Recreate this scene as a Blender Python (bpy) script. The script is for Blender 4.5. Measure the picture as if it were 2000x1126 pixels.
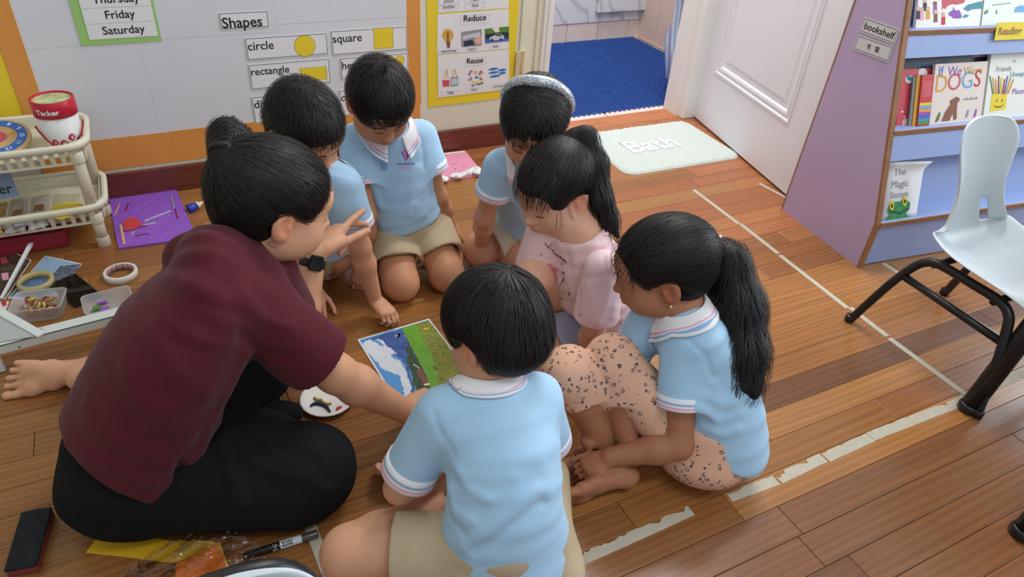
import bpy, bmesh, math, random
import numpy as np
from mathutils import Vector, Matrix

for _o in list(bpy.data.objects):
    bpy.data.objects.remove(_o)
random.seed(7); RNG = np.random.RandomState(7)
SC = bpy.context.scene
COL = SC.collection

# ------------------------------------------------------------------ camera
CAM_H = 1.25
_c = np.array([1000., 563.]); _vx = np.array([4069., -160.]); _vz = np.array([846., 2484.])
FPX = float(np.sqrt(-np.dot(_vx-_c, _vz-_c)))
def _ray(x, y):
    d = np.array([(x-1000.)/FPX, (y-563.)/FPX, 1.0]); return d/np.linalg.norm(d)
_X = _ray(*_vx); _D = _ray(*_vz); _D = _D-_X*np.dot(_X, _D); _D /= np.linalg.norm(_D)
_Z = -_D; _Y = np.cross(_Z, _X)
CR = np.stack([_X, _Y, _Z])
CPOS = np.array([0, 0, CAM_H])
cam_data = bpy.data.cameras.new('camera'); cam = bpy.data.objects.new('camera', cam_data); COL.objects.link(cam)
cam_data.sensor_width = 36.0; cam_data.lens = FPX/2000*36.0; cam_data.clip_start = 0.02
_m = np.eye(4); _m[:3, 0] = CR[:, 0]; _m[:3, 1] = -CR[:, 1]; _m[:3, 2] = -CR[:, 2]; _m[:3, 3] = CPOS
cam.matrix_world = Matrix(_m.tolist()); SC.camera = cam
def P(x, y, z):                       # measured photo point at a height above the floor
    d = CR@_ray(x, y); return CPOS+d*((z-CAM_H)/d[2])
def PY(x, y, yw):                     # measured photo point on a wall plane y = yw
    d = CR@_ray(x, y); return CPOS+d*(yw/d[1])

# ------------------------------------------------------------------ world, lights, exposure
world = bpy.data.worlds.new('world'); SC.world = world; world.use_nodes = True
_bg = world.node_tree.nodes['Background']; _bg.inputs[0].default_value = (0.86, 0.93, 1.0, 1); _bg.inputs[1].default_value = 0.50
def area(name, loc, target, sx, sy, power, color):
    l = bpy.data.lights.new(name, 'AREA'); l.shape = 'RECTANGLE'; l.size = sx; l.size_y = sy; l.energy = power; l.color = color
    o = bpy.data.objects.new(name, l); COL.objects.link(o); o.location = loc
    o.rotation_euler = (Vector(target)-Vector(loc)).to_track_quat('-Z', 'Y').to_euler(); return o
area('ceiling_tube_light', (1.95, 1.95, 2.7), (1.95, 1.95, 0), 1.2, 0.30, 30, (1.0, 0.97, 0.92))
area('ceiling_tube_light', (0.9, -0.3, 2.7), (0.9, -0.3, 0), 1.3, 0.35, 14, (1.0, 0.97, 0.92))
area('window_daylight', (4.4, 0.4, 1.9), (1.0, 1.2, 0.4), 2.4, 1.6, 62, (0.90, 0.96, 1.0))
area('bathroom_lamp', (2.1, 3.1, 2.4), (2.1, 3.2, 0), 0.5, 0.5, 26, (1.0, 0.98, 0.95))
SC.view_settings.view_transform = 'Standard'; SC.view_settings.look = 'None'
SC.view_settings.gamma = 1.0; SC.view_settings.exposure = 0.28; SC.view_settings.use_curve_mapping = False

# ------------------------------------------------------------------ materials
def lin(c):
    return tuple((v/255/12.92 if v/255 <= 0.04045 else ((v/255+0.055)/1.055)**2.4) for v in c)
MATS = {}
def mat(name, rgb, rough=0.6, spec=0.5, var=0.0, vscale=8.0, bump=0.0, bscale=60.0, metal=0.0, alpha=1.0, trans=0.0, sheen=0.0, coat=0.0, attr=False, sss=0.0, stretch=None, ior=1.45):
    """procedural principled material; rgb given as the sRGB colour of the thing itself"""
    if name in MATS: return MATS[name]
    m = bpy.data.materials.new(name); m.use_nodes = True; nt = m.node_tree; b = nt.nodes['Principled BSDF']
    col = (*lin(rgb), 1)
    b.inputs['Base Color'].default_value = col; b.inputs['Roughness'].default_value = rough
    b.inputs['Specular IOR Level'].default_value = spec; b.inputs['Metallic'].default_value = metal
    b.inputs['Alpha'].default_value = alpha; b.inputs['Transmission Weight'].default_value = trans
    b.inputs['Sheen Weight'].default_value = sheen; b.inputs['Coat Weight'].default_value = coat; b.inputs['IOR'].default_value = ior
    if sss: 
        b.inputs['Subsurface Weight'].default_value = sss; b.inputs['Subsurface Radius'].default_value = (0.012, 0.004, 0.002); b.inputs['Subsurface Scale'].default_value = 0.6
    tc = nt.nodes.new('ShaderNodeTexCoord'); src = tc.outputs['Object']
    if stretch:
        mp = nt.nodes.new('ShaderNodeMapping'); mp.inputs['Scale'].default_value = stretch; nt.links.new(src, mp.inputs[0]); src = mp.outputs[0]
    csock = None
    if attr:
        a = nt.nodes.new('ShaderNodeAttribute'); a.attribute_name = 'Col'; csock = a.outputs['Color']
    if var > 0:
        n = nt.nodes.new('ShaderNodeTexNoise'); n.inputs['Scale'].default_value = vscale; n.inputs['Detail'].default_value = 4; nt.links.new(src, n.inputs['Vector'])
        mr = nt.nodes.new('ShaderNodeMapRange'); mr.inputs[1].default_value = 0.3; mr.inputs[2].default_value = 0.7; mr.inputs[3].default_value = 1-var; mr.inputs[4].default_value = 1+var
        nt.links.new(n.outputs[0], mr.inputs[0])
        mx = nt.nodes.new('ShaderNodeMix'); mx.data_type = 'RGBA'; mx.blend_type = 'MULTIPLY'; mx.inputs[0].default_value = 1
        if csock: nt.links.new(csock, mx.inputs[6])
        else: mx.inputs[6].default_value = col
        nt.links.new(mr.outputs[0], mx.inputs[7]); csock = mx.outputs[2]
    if csock: nt.links.new(csock, b.inputs['Base Color'])
    if bump > 0:
        n2 = nt.nodes.new('ShaderNodeTexNoise'); n2.inputs['Scale'].default_value = bscale; n2.inputs['Detail'].default_value = 3; nt.links.new(src, n2.inputs['Vector'])
        bp = nt.nodes.new('ShaderNodeBump'); bp.inputs['Strength'].default_value = bump; bp.inputs['Distance'].default_value = 0.004
        nt.links.new(n2.outputs[0], bp.inputs['Height']); nt.links.new(bp.outputs[0], b.inputs['Normal'])
    MATS[name] = m; return m

# ------------------------------------------------------------------ object helpers (all coordinates are given in world space)
ORG = {}
def tag(o, label=None, cat=None, group=None, kind=None):
    if label: o['label'] = label
    if cat: o['category'] = cat
    if group: o['group'] = group
    if kind: o['kind'] = kind
    return o
def _link(o, parent):
    COL.objects.link(o)
    if parent is not None: o.parent = parent
def mk(name, verts, faces, m, parent=None, smooth=False, org=None, mats=None, mi=None, cols=None, label=None, kind=None):
    """one mesh object from world-space geometry; a part takes its thing's origin"""
    V = np.asarray(verts, dtype=np.float64).reshape(-1, 3)
    if parent is not None: o0 = ORG[parent.name]
    elif org is not None: o0 = np.array(org, float)
    else: o0 = np.array([(V[:, 0].min()+V[:, 0].max())/2, (V[:, 1].min()+V[:, 1].max())/2, V[:, 2].min()])
    me = bpy.data.meshes.new(name)
    if isinstance(faces, np.ndarray):
        nf, k = faces.shape
        me.vertices.add(len(V)); me.vertices.foreach_set('co', (V-o0).astype(np.float32).ravel())
        me.loops.add(nf*k); me.loops.foreach_set('vertex_index', faces.astype(np.int32).ravel())
        me.polygons.add(nf); me.polygons.foreach_set('loop_start', np.arange(0, nf*k, k, dtype=np.int32))
        me.update(calc_edges=True)
    else:
        me.from_pydata((V-o0).tolist(), [], faces); me.update()
    for q in (mats or [m]): me.materials.append(q)
    if mi is not None: me.polygons.foreach_set('material_index', np.asarray(mi, dtype=np.int32))
    if smooth: me.polygons.foreach_set('use_smooth', np.ones(len(me.polygons), dtype=bool))
    if cols is not None:
        a = me.color_attributes.new('Col', 'FLOAT_COLOR', 'POINT'); a.data.foreach_set('color', np.asarray(cols, dtype=np.float32).ravel())
    o = bpy.data.objects.new(name, me); _link(o, parent)
    if parent is None: o.location = o0
    ORG[o.name] = o0
    if label: o['label'] = label
    if kind: o['kind'] = kind
    return o
def empty(name, loc, label=None, cat=None, group=None):
    o = bpy.data.objects.new(name, None); COL.objects.link(o); o.location = loc; o.empty_display_size = 0.05
    ORG[o.name] = np.array(loc, float); return tag(o, label, cat, group)
class MB:
    """collects shapes into one mesh"""
    def __init__(s): s.v = []; s.f = []; s.mi = []; s.cur = 0
    def add(s, V, F):
        n = len(s.v); s.v += [tuple(map(float, q)) for q in V]; s.f += [tuple(int(i)+n for i in f) for f in F]; s.mi += [s.cur]*len(F); return s
    def box(s, c, half, ux=(1, 0, 0), uy=(0, 1, 0), uz=(0, 0, 1), bev=0.0):
        c, ux, uy, uz = (np.array(q, float) for q in (c, ux, uy, uz)); hx, hy, hz = half
        if bev <= 0:
            V = [c+ux*a*hx+uy*b*hy+uz*d*hz for d in (-1, 1) for a, b in ((-1, -1), (1, -1), (1, 1), (-1, 1))]
            return s.add(V, [(3, 2, 1, 0), (4, 5, 6, 7), (0, 1, 5, 4), (1, 2, 6, 5), (2, 3, 7, 6), (3, 0, 4, 7)])
        b = min(bev, hx*.9, hy*.9, hz*.9)
        bm = bmesh.new(); bmesh.ops.create_cube(bm, size=2)
        for v in bm.verts: v.co = Vector((v.co.x*hx, v.co.y*hy, v.co.z*hz))
        bmesh.ops.bevel(bm, geom=list(bm.edges), offset=b, segments=2, affect='EDGES', profile=0.5)
        bm.verts.index_update()
        V = [c+ux*v.co.x+uy*v.co.y+uz*v.co.z for v in bm.verts]; F = [[v.index for v in f.verts] for f in bm.faces]; bm.free()
        return s.add(V, F)
    def prism(s, pts, n0, n1):
        """pts: 3d outline; extruded from offset vector n0 to n1"""
        pts = [np.array(p, float) for p in pts]; k = len(pts)
        V = [p+n0 for p in pts]+[p+n1 for p in pts]
        nrm = np.zeros(3)
        for i in range(k): nrm += np.cross(pts[i]-pts[0], pts[(i+1) % k]-pts[0])
        up = np.dot(nrm, np.array(n1)-np.array(n0)) > 0
        top = list(range(k, 2*k)); bot = list(range(k))[::-1]
        F = [top, bot]+[(i, (i+1) % k, (i+1) % k+k, i+k) for i in range(k)]
        if not up: F = [list(f)[::-1] for f in F]
        return s.add(V, F)
    def tube(s, pts, r, seg=10, cap=True):
        pts = [np.array(p, float) for p in pts]; n = len(pts); rs = r if hasattr(r, '__len__') else [r]*n
        V = []; prev = None
        for i in range(n):
            t = pts[min(i+1, n-1)]-pts[max(i-1, 0)]; t /= np.linalg.norm(t)+1e-12
            if prev is None:
                a = np.array([0, 0, 1.]) if abs(t[2]) < .9 else np.array([1., 0, 0]); u = np.cross(t, a)
            else: u = prev-t*np.dot(prev, t)
            u /= np.linalg.norm(u)+1e-12; prev = u; w = np.cross(t, u)
            V += [pts[i]+(u*math.cos(2*math.pi*j/seg)+w*math.sin(2*math.pi*j/seg))*rs[i] for j in range(seg)]
        F = [(i*seg+j, i*seg+(j+1) % seg, (i+1)*seg+(j+1) % seg, (i+1)*seg+j) for i in range(n-1) for j in range(seg)]
        if cap: F += [tuple(range(seg))[::-1], tuple((n-1)*seg+j for j in range(seg))]
        return s.add(V, F)
    def lathe(s, o, axis, prof, seg=32, ux=None, closed=False):
        """prof: (radius, height) along axis"""
        o = np.array(o, float); ax = np.array(axis, float); ax /= np.linalg.norm(ax)
        a = np.array([1., 0, 0]) if abs(ax[0]) < .9 else np.array([0, 1., 0]); u = a-ax*np.dot(a, ax); u /= np.linalg.norm(u); w = np.cross(ax, u)
        V = [o+ax*h+(u*math.cos(2*math.pi*j/seg)+w*math.sin(2*math.pi*j/seg))*r for r, h in prof for j in range(seg)]
        n = len(prof); F = [(i*seg+j, i*seg+(j+1) % seg, (i+1)*seg+(j+1) % seg, (i+1)*seg+j) for i in range(n-1) for j in range(seg)]
        if closed: F += [((n-1)*seg+j, (n-1)*seg+(j+1) % seg, (j+1) % seg, j) for j in range(seg)]
        else:
            if prof[0][0] > 1e-6: F.append(tuple(range(seg))[::-1])
            if prof[-1][0] > 1e-6: F.append(tuple((n-1)*seg+j for j in range(seg)))
        return s.add(V, F)
    def build(s, name, m, parent=None, smooth=False, **kw):
        ms = m if isinstance(m, list) else [m]
        return mk(name, s.v, s.f, None, parent, smooth, mats=ms, mi=s.mi, **kw)
class Fr:
    """flat frame: origin, right, up; normal faces the viewer of the sheet"""
    def __init__(s, o, ux, uy):
        s.o = np.array(o, float); s.ux = np.array(ux, float)/np.linalg.norm(ux); uy = np.array(uy, float); uy = uy-s.ux*np.dot(s.ux, uy); s.uy = uy/np.linalg.norm(uy); s.n = np.cross(s.ux, s.uy)
    def __call__(s, x, y, z=0): return s.o+s.ux*x+s.uy*y+s.n*z
    def sub(s, x, y, ang=0, z=0):
        c, q = math.cos(ang), math.sin(ang); return Fr(s(x, y, z), s.ux*c+s.uy*q, -s.ux*q+s.uy*c)
def sheet(name, fr, pts, m, z0=0.0, z1=0.001, parent=None, **kw):
    mb = MB(); mb.prism([fr(x, y) for x, y in pts], fr.n*z0, fr.n*z1); return mb.build(name, m, parent, **kw)
def rect(x0, y0, x1, y1): return [(x0, y0), (x1, y0), (x1, y1), (x0, y1)]
def ellipse(cx, cy, rx, ry, n=28, a0=0, a1=2*math.pi):
    return [(cx+rx*math.cos(a0+(a1-a0)*i/n), cy+ry*math.sin(a0+(a1-a0)*i/n)) for i in range(n)]
def outline(name, fr, x0, y0, x1, y1, w, m, z0, z1, parent):
    mb = MB()
    for a in ((x0, y0, x1, y0+w), (x0, y1-w, x1, y1), (x0, y0+w, x0+w, y1-w), (x1-w, y0+w, x1, y1-w)):
        mb.prism([fr(x, y) for x, y in rect(*a)], fr.n*z0, fr.n*z1)
    return mb.build(name, m, parent)
def text(s, fr, x, y, size, m, parent, z=0.0012, align='LEFT', bold=0.0, name='lettering', sx=1.0, shear=0.0, width=None):
    cu = bpy.data.curves.new('t', 'FONT'); cu.body = s; cu.size = size; cu.align_x = align; cu.offset = bold; cu.shear = shear; cu.resolution_u = 3
    ob = bpy.data.objects.new('t', cu); COL.objects.link(ob)
    dg = bpy.context.evaluated_depsgraph_get(); me = ob.evaluated_get(dg).to_mesh()
    V = np.array([v.co[:] for v in me.vertices]); F = [tuple(p.vertices) for p in me.polygons]; ob.evaluated_get(dg).to_mesh_clear()
    bpy.data.objects.remove(ob); bpy.data.curves.remove(cu)
    if len(V) == 0: return None
    if width: sx = width/(V[:, 0].max()-V[:, 0].min())
    W = [fr(x+v[0]*sx, y+v[1], z) for v in V]
    return mk(name, W, F, m, parent)
def copy_tree(o, parent=None):
    c = o.copy(); COL.objects.link(c); c.parent = parent
    if parent is None: ORG[c.name] = ORG[o.name]
    for ch in [q for q in o.children]: copy_tree(ch, c)
    return c
def _px(s, x, y):                     # local 2d place on this sheet of a measured photo point
    d = CR@_ray(x, y); t = np.dot(s.n, s.o-CPOS)/np.dot(s.n, d); q = CPOS+d*t-s.o; return float(np.dot(q, s.ux)), float(np.dot(q, s.uy))
Fr.px = _px
def pxs(fr, pts): return [fr.px(*p) for p in pts]
YW = 2.54                              # room side of the notice-board wall
M_white = mat('white_print', (236, 237, 240), 0.45, var=0.02, vscale=5)
M_black = mat('black_print', (32, 33, 40), 0.6)
M_cream = mat('cream_wall_paint', (226, 224, 205), 0.55, var=0.03, vscale=4, bump=0.05, bscale=20)
M_door = mat('white_door_paint', (232, 232, 240), 0.4, var=0.015, vscale=2)
M_frame = mat('white_frame_paint', (236, 234, 232), 0.4, var=0.02, vscale=3)

# ------------------------------------------------------------------ floor of varnished planks
def wood_floor():
    m = bpy.data.materials.new('varnished_teak'); m.use_nodes = True; nt = m.node_tree; b = nt.nodes['Principled BSDF']; N = nt.nodes.new; L = nt.links.new
    oi = N('ShaderNodeObjectInfo'); geo = N('ShaderNodeNewGeometry')
    off = N('ShaderNodeVectorMath'); off.operation = 'SCALE'; off.inputs[0].default_value = (7.3, 3.1, 0); L(oi.outputs['Random'], off.inputs['Scale'])
    add = N('ShaderNodeVectorMath'); L(geo.outputs['Position'], add.inputs[0]); L(off.outputs[0], add.inputs[1])
    mp = N('ShaderNodeMapping'); mp.inputs['Scale'].default_value = (2.2, 55, 1); L(add.outputs[0], mp.inputs[0])
    n1 = N('ShaderNodeTexNoise'); n1.inputs['Scale'].default_value = 1.0; n1.inputs['Detail'].default_value = 6; n1.inputs['Roughness'].default_value = 0.6; n1.inputs['Distortion'].default_value = 0.6; L(mp.outputs[0], n1.inputs['Vector'])
    mp2 = N('ShaderNodeMapping'); mp2.inputs['Scale'].default_value = (1.1, 13, 1); L(add.outputs[0], mp2.inputs[0])
    wv = N('ShaderNodeTexWave'); wv.wave_type = 'BANDS'; wv.bands_direction = 'Y'; wv.inputs['Scale'].default_value = 1.3; wv.inputs['Distortion'].default_value = 7; wv.inputs['Detail'].default_value = 2; wv.inputs['Detail Scale'].default_value = 0.8; L(mp2.outputs[0], wv.inputs['Vector'])
    r1 = N('ShaderNodeMapRange'); r1.inputs[1].default_value = 0.3; r1.inputs[2].default_value = 0.75; r1.inputs[3].default_value = 0.84; r1.inputs[4].default_value = 1.10; L(n1.outputs[0], r1.inputs[0])
    r2 = N('ShaderNodeMapRange'); r2.inputs[3].default_value = 0.86; r2.inputs[4].default_value = 1.06; L(wv.outputs[1], r2.inputs[0])
    mul = N('ShaderNodeMath'); mul.operation = 'MULTIPLY'; L(r1.outputs[0], mul.inputs[0]); L(r2.outputs[0], mul.inputs[1])
    mx = N('ShaderNodeMix'); mx.data_type = 'RGBA'; mx.blend_type = 'MULTIPLY'; mx.inputs[0].default_value = 1; L(oi.outputs['Color'], mx.inputs[6]); L(mul.outputs[0], mx.inputs[7]); L(mx.outputs[2], b.inputs['Base Color'])
    n3 = N('ShaderNodeTexNoise'); n3.inputs['Scale'].default_value = 3.5; n3.inputs['Detail'].default_value = 3; L(geo.outputs['Position'], n3.inputs['Vector'])
    r3 = N('ShaderNodeMapRange'); r3.inputs[3].default_value = 0.15; r3.inputs[4].default_value = 0.36; L(n3.outputs[0], r3.inputs[0]); L(r3.outputs[0], b.inputs['Roughness'])
    bp = N('ShaderNodeBump'); bp.inputs['Strength'].default_value = 0.08; bp.inputs['Distance'].default_value = 0.002; L(n1.outputs[0], bp.inputs['Height']); L(bp.outputs[0], b.inputs['Normal'])
    b.inputs['Specular IOR Level'].default_value = 0.5
    M_sub = mat('dark_subfloor', (52, 34, 24), 0.8)
    mb = MB(); mb.box((0.7, 0.42, -0.035), (2.4, 2.14, 0.02)); fl = mb.build('floor', M_sub); fl['kind'] = 'structure'
    tones = [(176, 122, 72), (168, 114, 66), (182, 128, 76), (164, 108, 64), (172, 118, 66), (158, 104, 62)]
    y0 = 0.737-0.0775*9; rows = 33; rr = random.Random(3)
    for r in range(rows):
        ya = y0+r*0.0775; yb = min(ya+0.0775, YW+0.015)
        if ya > YW: break
        cuts = [-1.85]; x = -1.85+rr.uniform(0.3, 1.1)
        while x < 2.8:
            cuts.append(x); x += rr.uniform(0.65, 1.35)
        cuts.append(3.1)
        if r == 10: cuts = [-1.85, -1.0, -0.2, 0.93, 2.2, 3.1]
        for a, c in zip(cuts[:-1], cuts[1:]):
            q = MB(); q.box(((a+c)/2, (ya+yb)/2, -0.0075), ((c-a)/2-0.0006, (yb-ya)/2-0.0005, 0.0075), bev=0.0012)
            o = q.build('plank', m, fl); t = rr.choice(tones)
            if r == 10 and a > 0.9: t = (124, 84, 56)
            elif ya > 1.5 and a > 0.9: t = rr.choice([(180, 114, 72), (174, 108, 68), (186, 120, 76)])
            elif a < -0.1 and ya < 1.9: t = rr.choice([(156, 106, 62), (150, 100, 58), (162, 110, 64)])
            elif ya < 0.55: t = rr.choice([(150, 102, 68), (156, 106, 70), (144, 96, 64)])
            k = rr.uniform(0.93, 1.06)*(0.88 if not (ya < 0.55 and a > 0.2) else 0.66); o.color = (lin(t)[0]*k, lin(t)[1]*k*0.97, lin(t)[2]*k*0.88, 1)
wood_floor()

# ------------------------------------------------------------------ walls, skirting, doorway, bathroom beyond
def shell():
    q = MB(); q.box((-0.25, YW+0.05, 1.25), (1.607, 0.05, 1.25)); q.build('wall_back', M_cream)['kind'] = 'structure'
    q = MB(); q.box((3.05, YW+0.07, 1.25), (0.70, 0.05, 1.25)); q.build('wall_back_right', M_cream)['kind'] = 'structure'
    q = MB(); q.box((-1.90, 0.55, 1.25), (0.05, 2.1, 1.25)); q.build('wall_left', M_cream)['kind'] = 'structure'
    M_base = mat('dark_stained_skirting', (112, 58, 44), 0.3, var=0.25, vscale=6, stretch=(1.5, 20, 20))
    q = MB(); q.box((-0.255, YW-0.008, 0.048), (1.612, 0.008, 0.048), bev=0.004); q.build('baseboard_back', M_base)['kind'] = 'structure'
    # cream frame post with the old hinge, then the white door frame
    M_jamb = mat('cream_jamb_paint', (228, 226, 204), 0.45, var=0.04, vscale=6)
    q = MB(); q.box((1.384, YW+0.05, 1.05), (0.026, 0.058, 1.05), bev=0.004); q.box((1.42, YW+0.05, 1.05), (0.011, 0.050, 1.05), bev=0.003); q.box((1.442, YW+0.05, 1.05), (0.012, 0.060, 1.05), bev=0.003)
    t1 = q.build('trim_1', M_jamb); t1['kind'] = 'structure'
    M_hinge = mat('painted_over_hinge', (216, 198, 158), 0.5, var=0.2, vscale=60)
    q = MB(); q.box((1.353, YW-0.010, 0.335), (0.012, 0.004, 0.062), bev=0.002); q.tube([(1.372, YW-0.013, 0.272), (1.372, YW-0.013, 0.398)], 0.0075, 12); q.build('hinge', M_hinge, t1)
    q = MB(); q.box((1.462, YW+0.055, 1.05), (0.010, 0.075, 1.05), bev=0.003); q.box((1.482, YW+0.06, 1.05), (0.013, 0.085, 1.05), bev=0.004)
    q.build('trim_2', M_frame)['kind'] = 'structure'
    q = MB(); q.box((2.318, YW+0.06, 1.05), (0.036, 0.080, 1.05), bev=0.004); q.box((2.279, YW+0.08, 1.05), (0.006, 0.05, 1.05), bev=0.002)
    q.build('trim_3', M_frame)['kind'] = 'structure'
    M_thr = mat('worn_wood_threshold', (178, 112, 72), 0.45, var=0.22, vscale=5, stretch=(2, 25, 2))
    q = MB(); q.box((1.9, YW+0.068, -0.008), (0.42, 0.056, 0.010), bev=0.003); q.build('trim_4', M_thr)['kind'] = 'structure'
    # bathroom
    M_pink = mat('pale_pink_tile', (226, 208, 200), 0.35, var=0.05, vscale=7)
    M_grout = mat('tile_grout', (196, 180, 172), 0.8)
    q = MB(); q.box((2.3, 3.25, -0.045), (1.1, 0.60, 0.02)); fb = q.build('floor_bathroom', M_grout); fb['kind'] = 'structure'
    for i in range(5):
        for j in range(6):
            q = MB(); q.box((1.35+i*0.4+0.0, 2.762+j*0.2, -0.014), (0.197, 0.097, 0.008), bev=0.002); q.build('tile', M_pink, fb)
    yb = 3.775
    m = bpy.data.materials.new('grey_veined_marble'); m.use_nodes = True; nt = m.node_tree; b = nt.nodes['Principled BSDF']; N = nt.nodes.new; L = nt.links.new
    geo = N('ShaderNodeNewGeometry'); mp = N('ShaderNodeMapping'); mp.inputs['Rotation'].default_value = (0, 0.9, 0); mp.inputs['Scale'].default_value = (3.2, 1, 1.3); L(geo.outputs['Position'], mp.inputs[0])
    wv = N('ShaderNodeTexWave'); wv.inputs['Scale'].default_value = 1.2; wv.inputs['Distortion'].default_value = 9; wv.inputs['Detail'].default_value = 4; wv.inputs['Detail Scale'].default_value = 1.2; L(mp.outputs[0], wv.inputs['Vector'])
    rp = N('ShaderNodeValToRGB'); rp.color_ramp.elements[0].position = 0.0; rp.color_ramp.elements[0].color = (*lin((186, 188, 192)), 1); rp.color_ramp.elements[1].position = 0.22; rp.color_ramp.elements[1].color = (*lin((216, 217, 220)), 1); L(wv.outputs[1], rp.inputs[0]); L(rp.outputs[0], b.inputs['Base Color']); b.inputs['Roughness'].default_value = 0.25
    q = MB(); q.box((2.3, yb+0.06, 1.0), (1.1, 0.04, 1.05)); wb = q.build('wall_bathroom_back', M_grout); wb['kind'] = 'structure'
    zt = 0.115
    for i in range(9):
        q = MB(); q.box((1.32+i*0.228, yb+0.012, zt/2-0.015), (0.1125, 0.008, zt/2+0.012), bev=0.002); q.build('tile', M_pink, wb)
    fr = Fr((0, yb, 0), (1, 0, 0), (0, 0, 1)); xs = fr.px(1165, 10)[0]; zs = fr.px(1240, 18)[1]
    for x0, x1, z0, z1, dy in ((1.2, xs-0.75, zt, 1.0, 0.0), (xs-0.745, xs-0.003, zt, 1.0, 0.0), (xs, 3.3, zs, 1.0, -0.03), (xs, 3.3, zt, zs-0.003, 0.004)):
        q = MB(); q.box(((x0+x1)/2, yb+0.010+dy/2, (z0+z1)/2), ((x1-x0)/2, 0.010+abs(dy)/2, (z1-z0)/2), bev=0.002); q.build('tile', m, wb)
    q = MB(); q.box((1.30, 3.2, 1.0), (0.04, 0.62, 1.05)); q.build('wall_bathroom_left', M_pink)['kind'] = 'structure'
    # tiled kerb at the right of the bathroom
    M_kerb = mat('beige_pink_tile', (214, 190, 176), 0.35, var=0.04, vscale=9)
    q = MB(); q.box((3.2, 3.25, 0.14), (0.30, 0.60, 0.165)); kb = q.build('wall_bathroom_kerb', M_grout); kb['kind'] = 'structure'
    for j in range(5):
        q = MB(); q.box((2.895, 2.78+j*0.235, 0.155), (0.008, 0.1155, 0.155), bev=0.002); q.build('tile', M_kerb, kb)
        q = MB(); q.box((3.0, 2.78+j*0.235, 0.316), (0.112, 0.1155, 0.008), bev=0.002); q.build('tile', M_kerb, kb)
shell()

# ------------------------------------------------------------------ open white panelled door
def door():
    hx, hy, fx, fy = 2.357, 2.556, 2.171, 1.693
    f = Fr((hx, hy, 0.010), (fx-hx, fy-hy, 0), (0, 0, 1)); W = 0.883; Hh = 2.03
    q = MB(); q.box(f(W/2, Hh/2, -0.022), (W/2, Hh/2, 0.014), f.ux, f.uy, f.n)
    d = q.build('door_1', M_door); d['kind'] = 'structure'
    a0, a1, zs = 0.135, 0.752, (0.245, 0.88, 1.00, 1.90)
    for nm, r in (('stile', (0, 0, a0, Hh)), ('stile', (a1, 0, W, Hh)), ('rail', (a0, 0, a1, zs[0])), ('rail', (a0, zs[1], a1, zs[2])), ('rail', (a0, zs[3], a1, Hh))):
        q = MB(); q.box(f((r[0]+r[2])/2, (r[1]+r[3])/2, -0.004), ((r[2]-r[0])/2, (r[3]-r[1])/2, 0.006), f.ux, f.uy, f.n); q.build(nm, M_door, d)
    prof = [(0, 0.002), (0.004, 0.006), (0.012, 0.006), (0.016, -0.002), (0.026, -0.002), (0.030, 0.002), (0.040, 0.000), (0.046, -0.007), (0.064, -0.007), (0.078, -0.003), (0.080, -0.003)]
    for z0, z1 in ((zs[0], zs[1]), (zs[2], zs[3])):
        V = []; F = []
        for i, h in prof:
            V += [f(a0+i, z0+i, h), f(a1-i, z0+i, h), f(a1-i, z1-i, h), f(a0+i, z1-i, h)]
        for k in range(len(prof)-1):
            for j in range(4): F.append((k*4+j, k*4+(j+1) % 4, k*4+4+(j+1) % 4, k*4+4+j))
        n = len(prof)*4; F.append((n-4, n-3, n-2, n-1)); mk('panel', V, F, M_door, d)
door()
# ------------------------------------------------------------------ smooth solid modelling: fields of blended shapes turned into one continuous mesh
def nrm(v): v = np.array(v, float); return v/(np.linalg.norm(v)+1e-12)
def A3(v): return np.array(v, float)
class Op:
    def __init__(s, fn, lo, hi, op='u', k=0.015): s.fn = fn; s.lo = np.array(lo, float); s.hi = np.array(hi, float); s.op = op; s.k = k
def cone(a, b, ra, rb=None, k=0.015, op='u', cut=None, hole=0.0):
    """tapered limb from a to b; cut: open flat end at b; hole: wall thickness left when hollowed at the open end"""
    a = A3(a); b = A3(b); rb = ra if rb is None else rb; ab = b-a; L2 = float(np.dot(ab, ab))+1e-12; r = max(ra, rb); ax = ab/math.sqrt(L2); a32 = a.astype(np.float32); ab32 = ab.astype(np.float32); LL = math.sqrt(L2)
    def fn(Q):
        q = Q-a32; t = np.clip(q@ab32/np.float32(L2), 0, 1.0 if not cut else 1.3); e = q-t[:, None]*ab32
        rr = np.float32(ra)+np.float32(rb-ra)*t; dl = np.sqrt(np.einsum('ij,ij->i', e, e)); d = dl-rr
        if cut:
            s = q@ax.astype(np.float32)-LL
            if hole: d = np.maximum(d, np.where(s > -0.035, -(dl-(rr-hole)), -1.0))
            d = np.maximum(d, s)
        return d
    return Op(fn, np.minimum(a, b)-r, np.maximum(a, b)+r, op, k)
def ell(c, r, R=None, k=0.015, op='u'):
    c = A3(c); r = A3(r if hasattr(r, '__len__') else (r, r, r)); R = np.eye(3) if R is None else np.array(R, float); M32 = R.astype(np.float32); c32 = c.astype(np.float32); r32 = r.astype(np.float32); ext = float(r.max())
    def fn(Q):
        q = (Q-c32)@M32; a = q/r32; k0 = np.sqrt(np.einsum('ij,ij->i', a, a)); g = a/r32; k1 = np.sqrt(np.einsum('ij,ij->i', g, g))+np.float32(1e-9)
        return k0*(k0-1)/k1
    return Op(fn, c-ext, c+ext, op, k)
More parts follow.
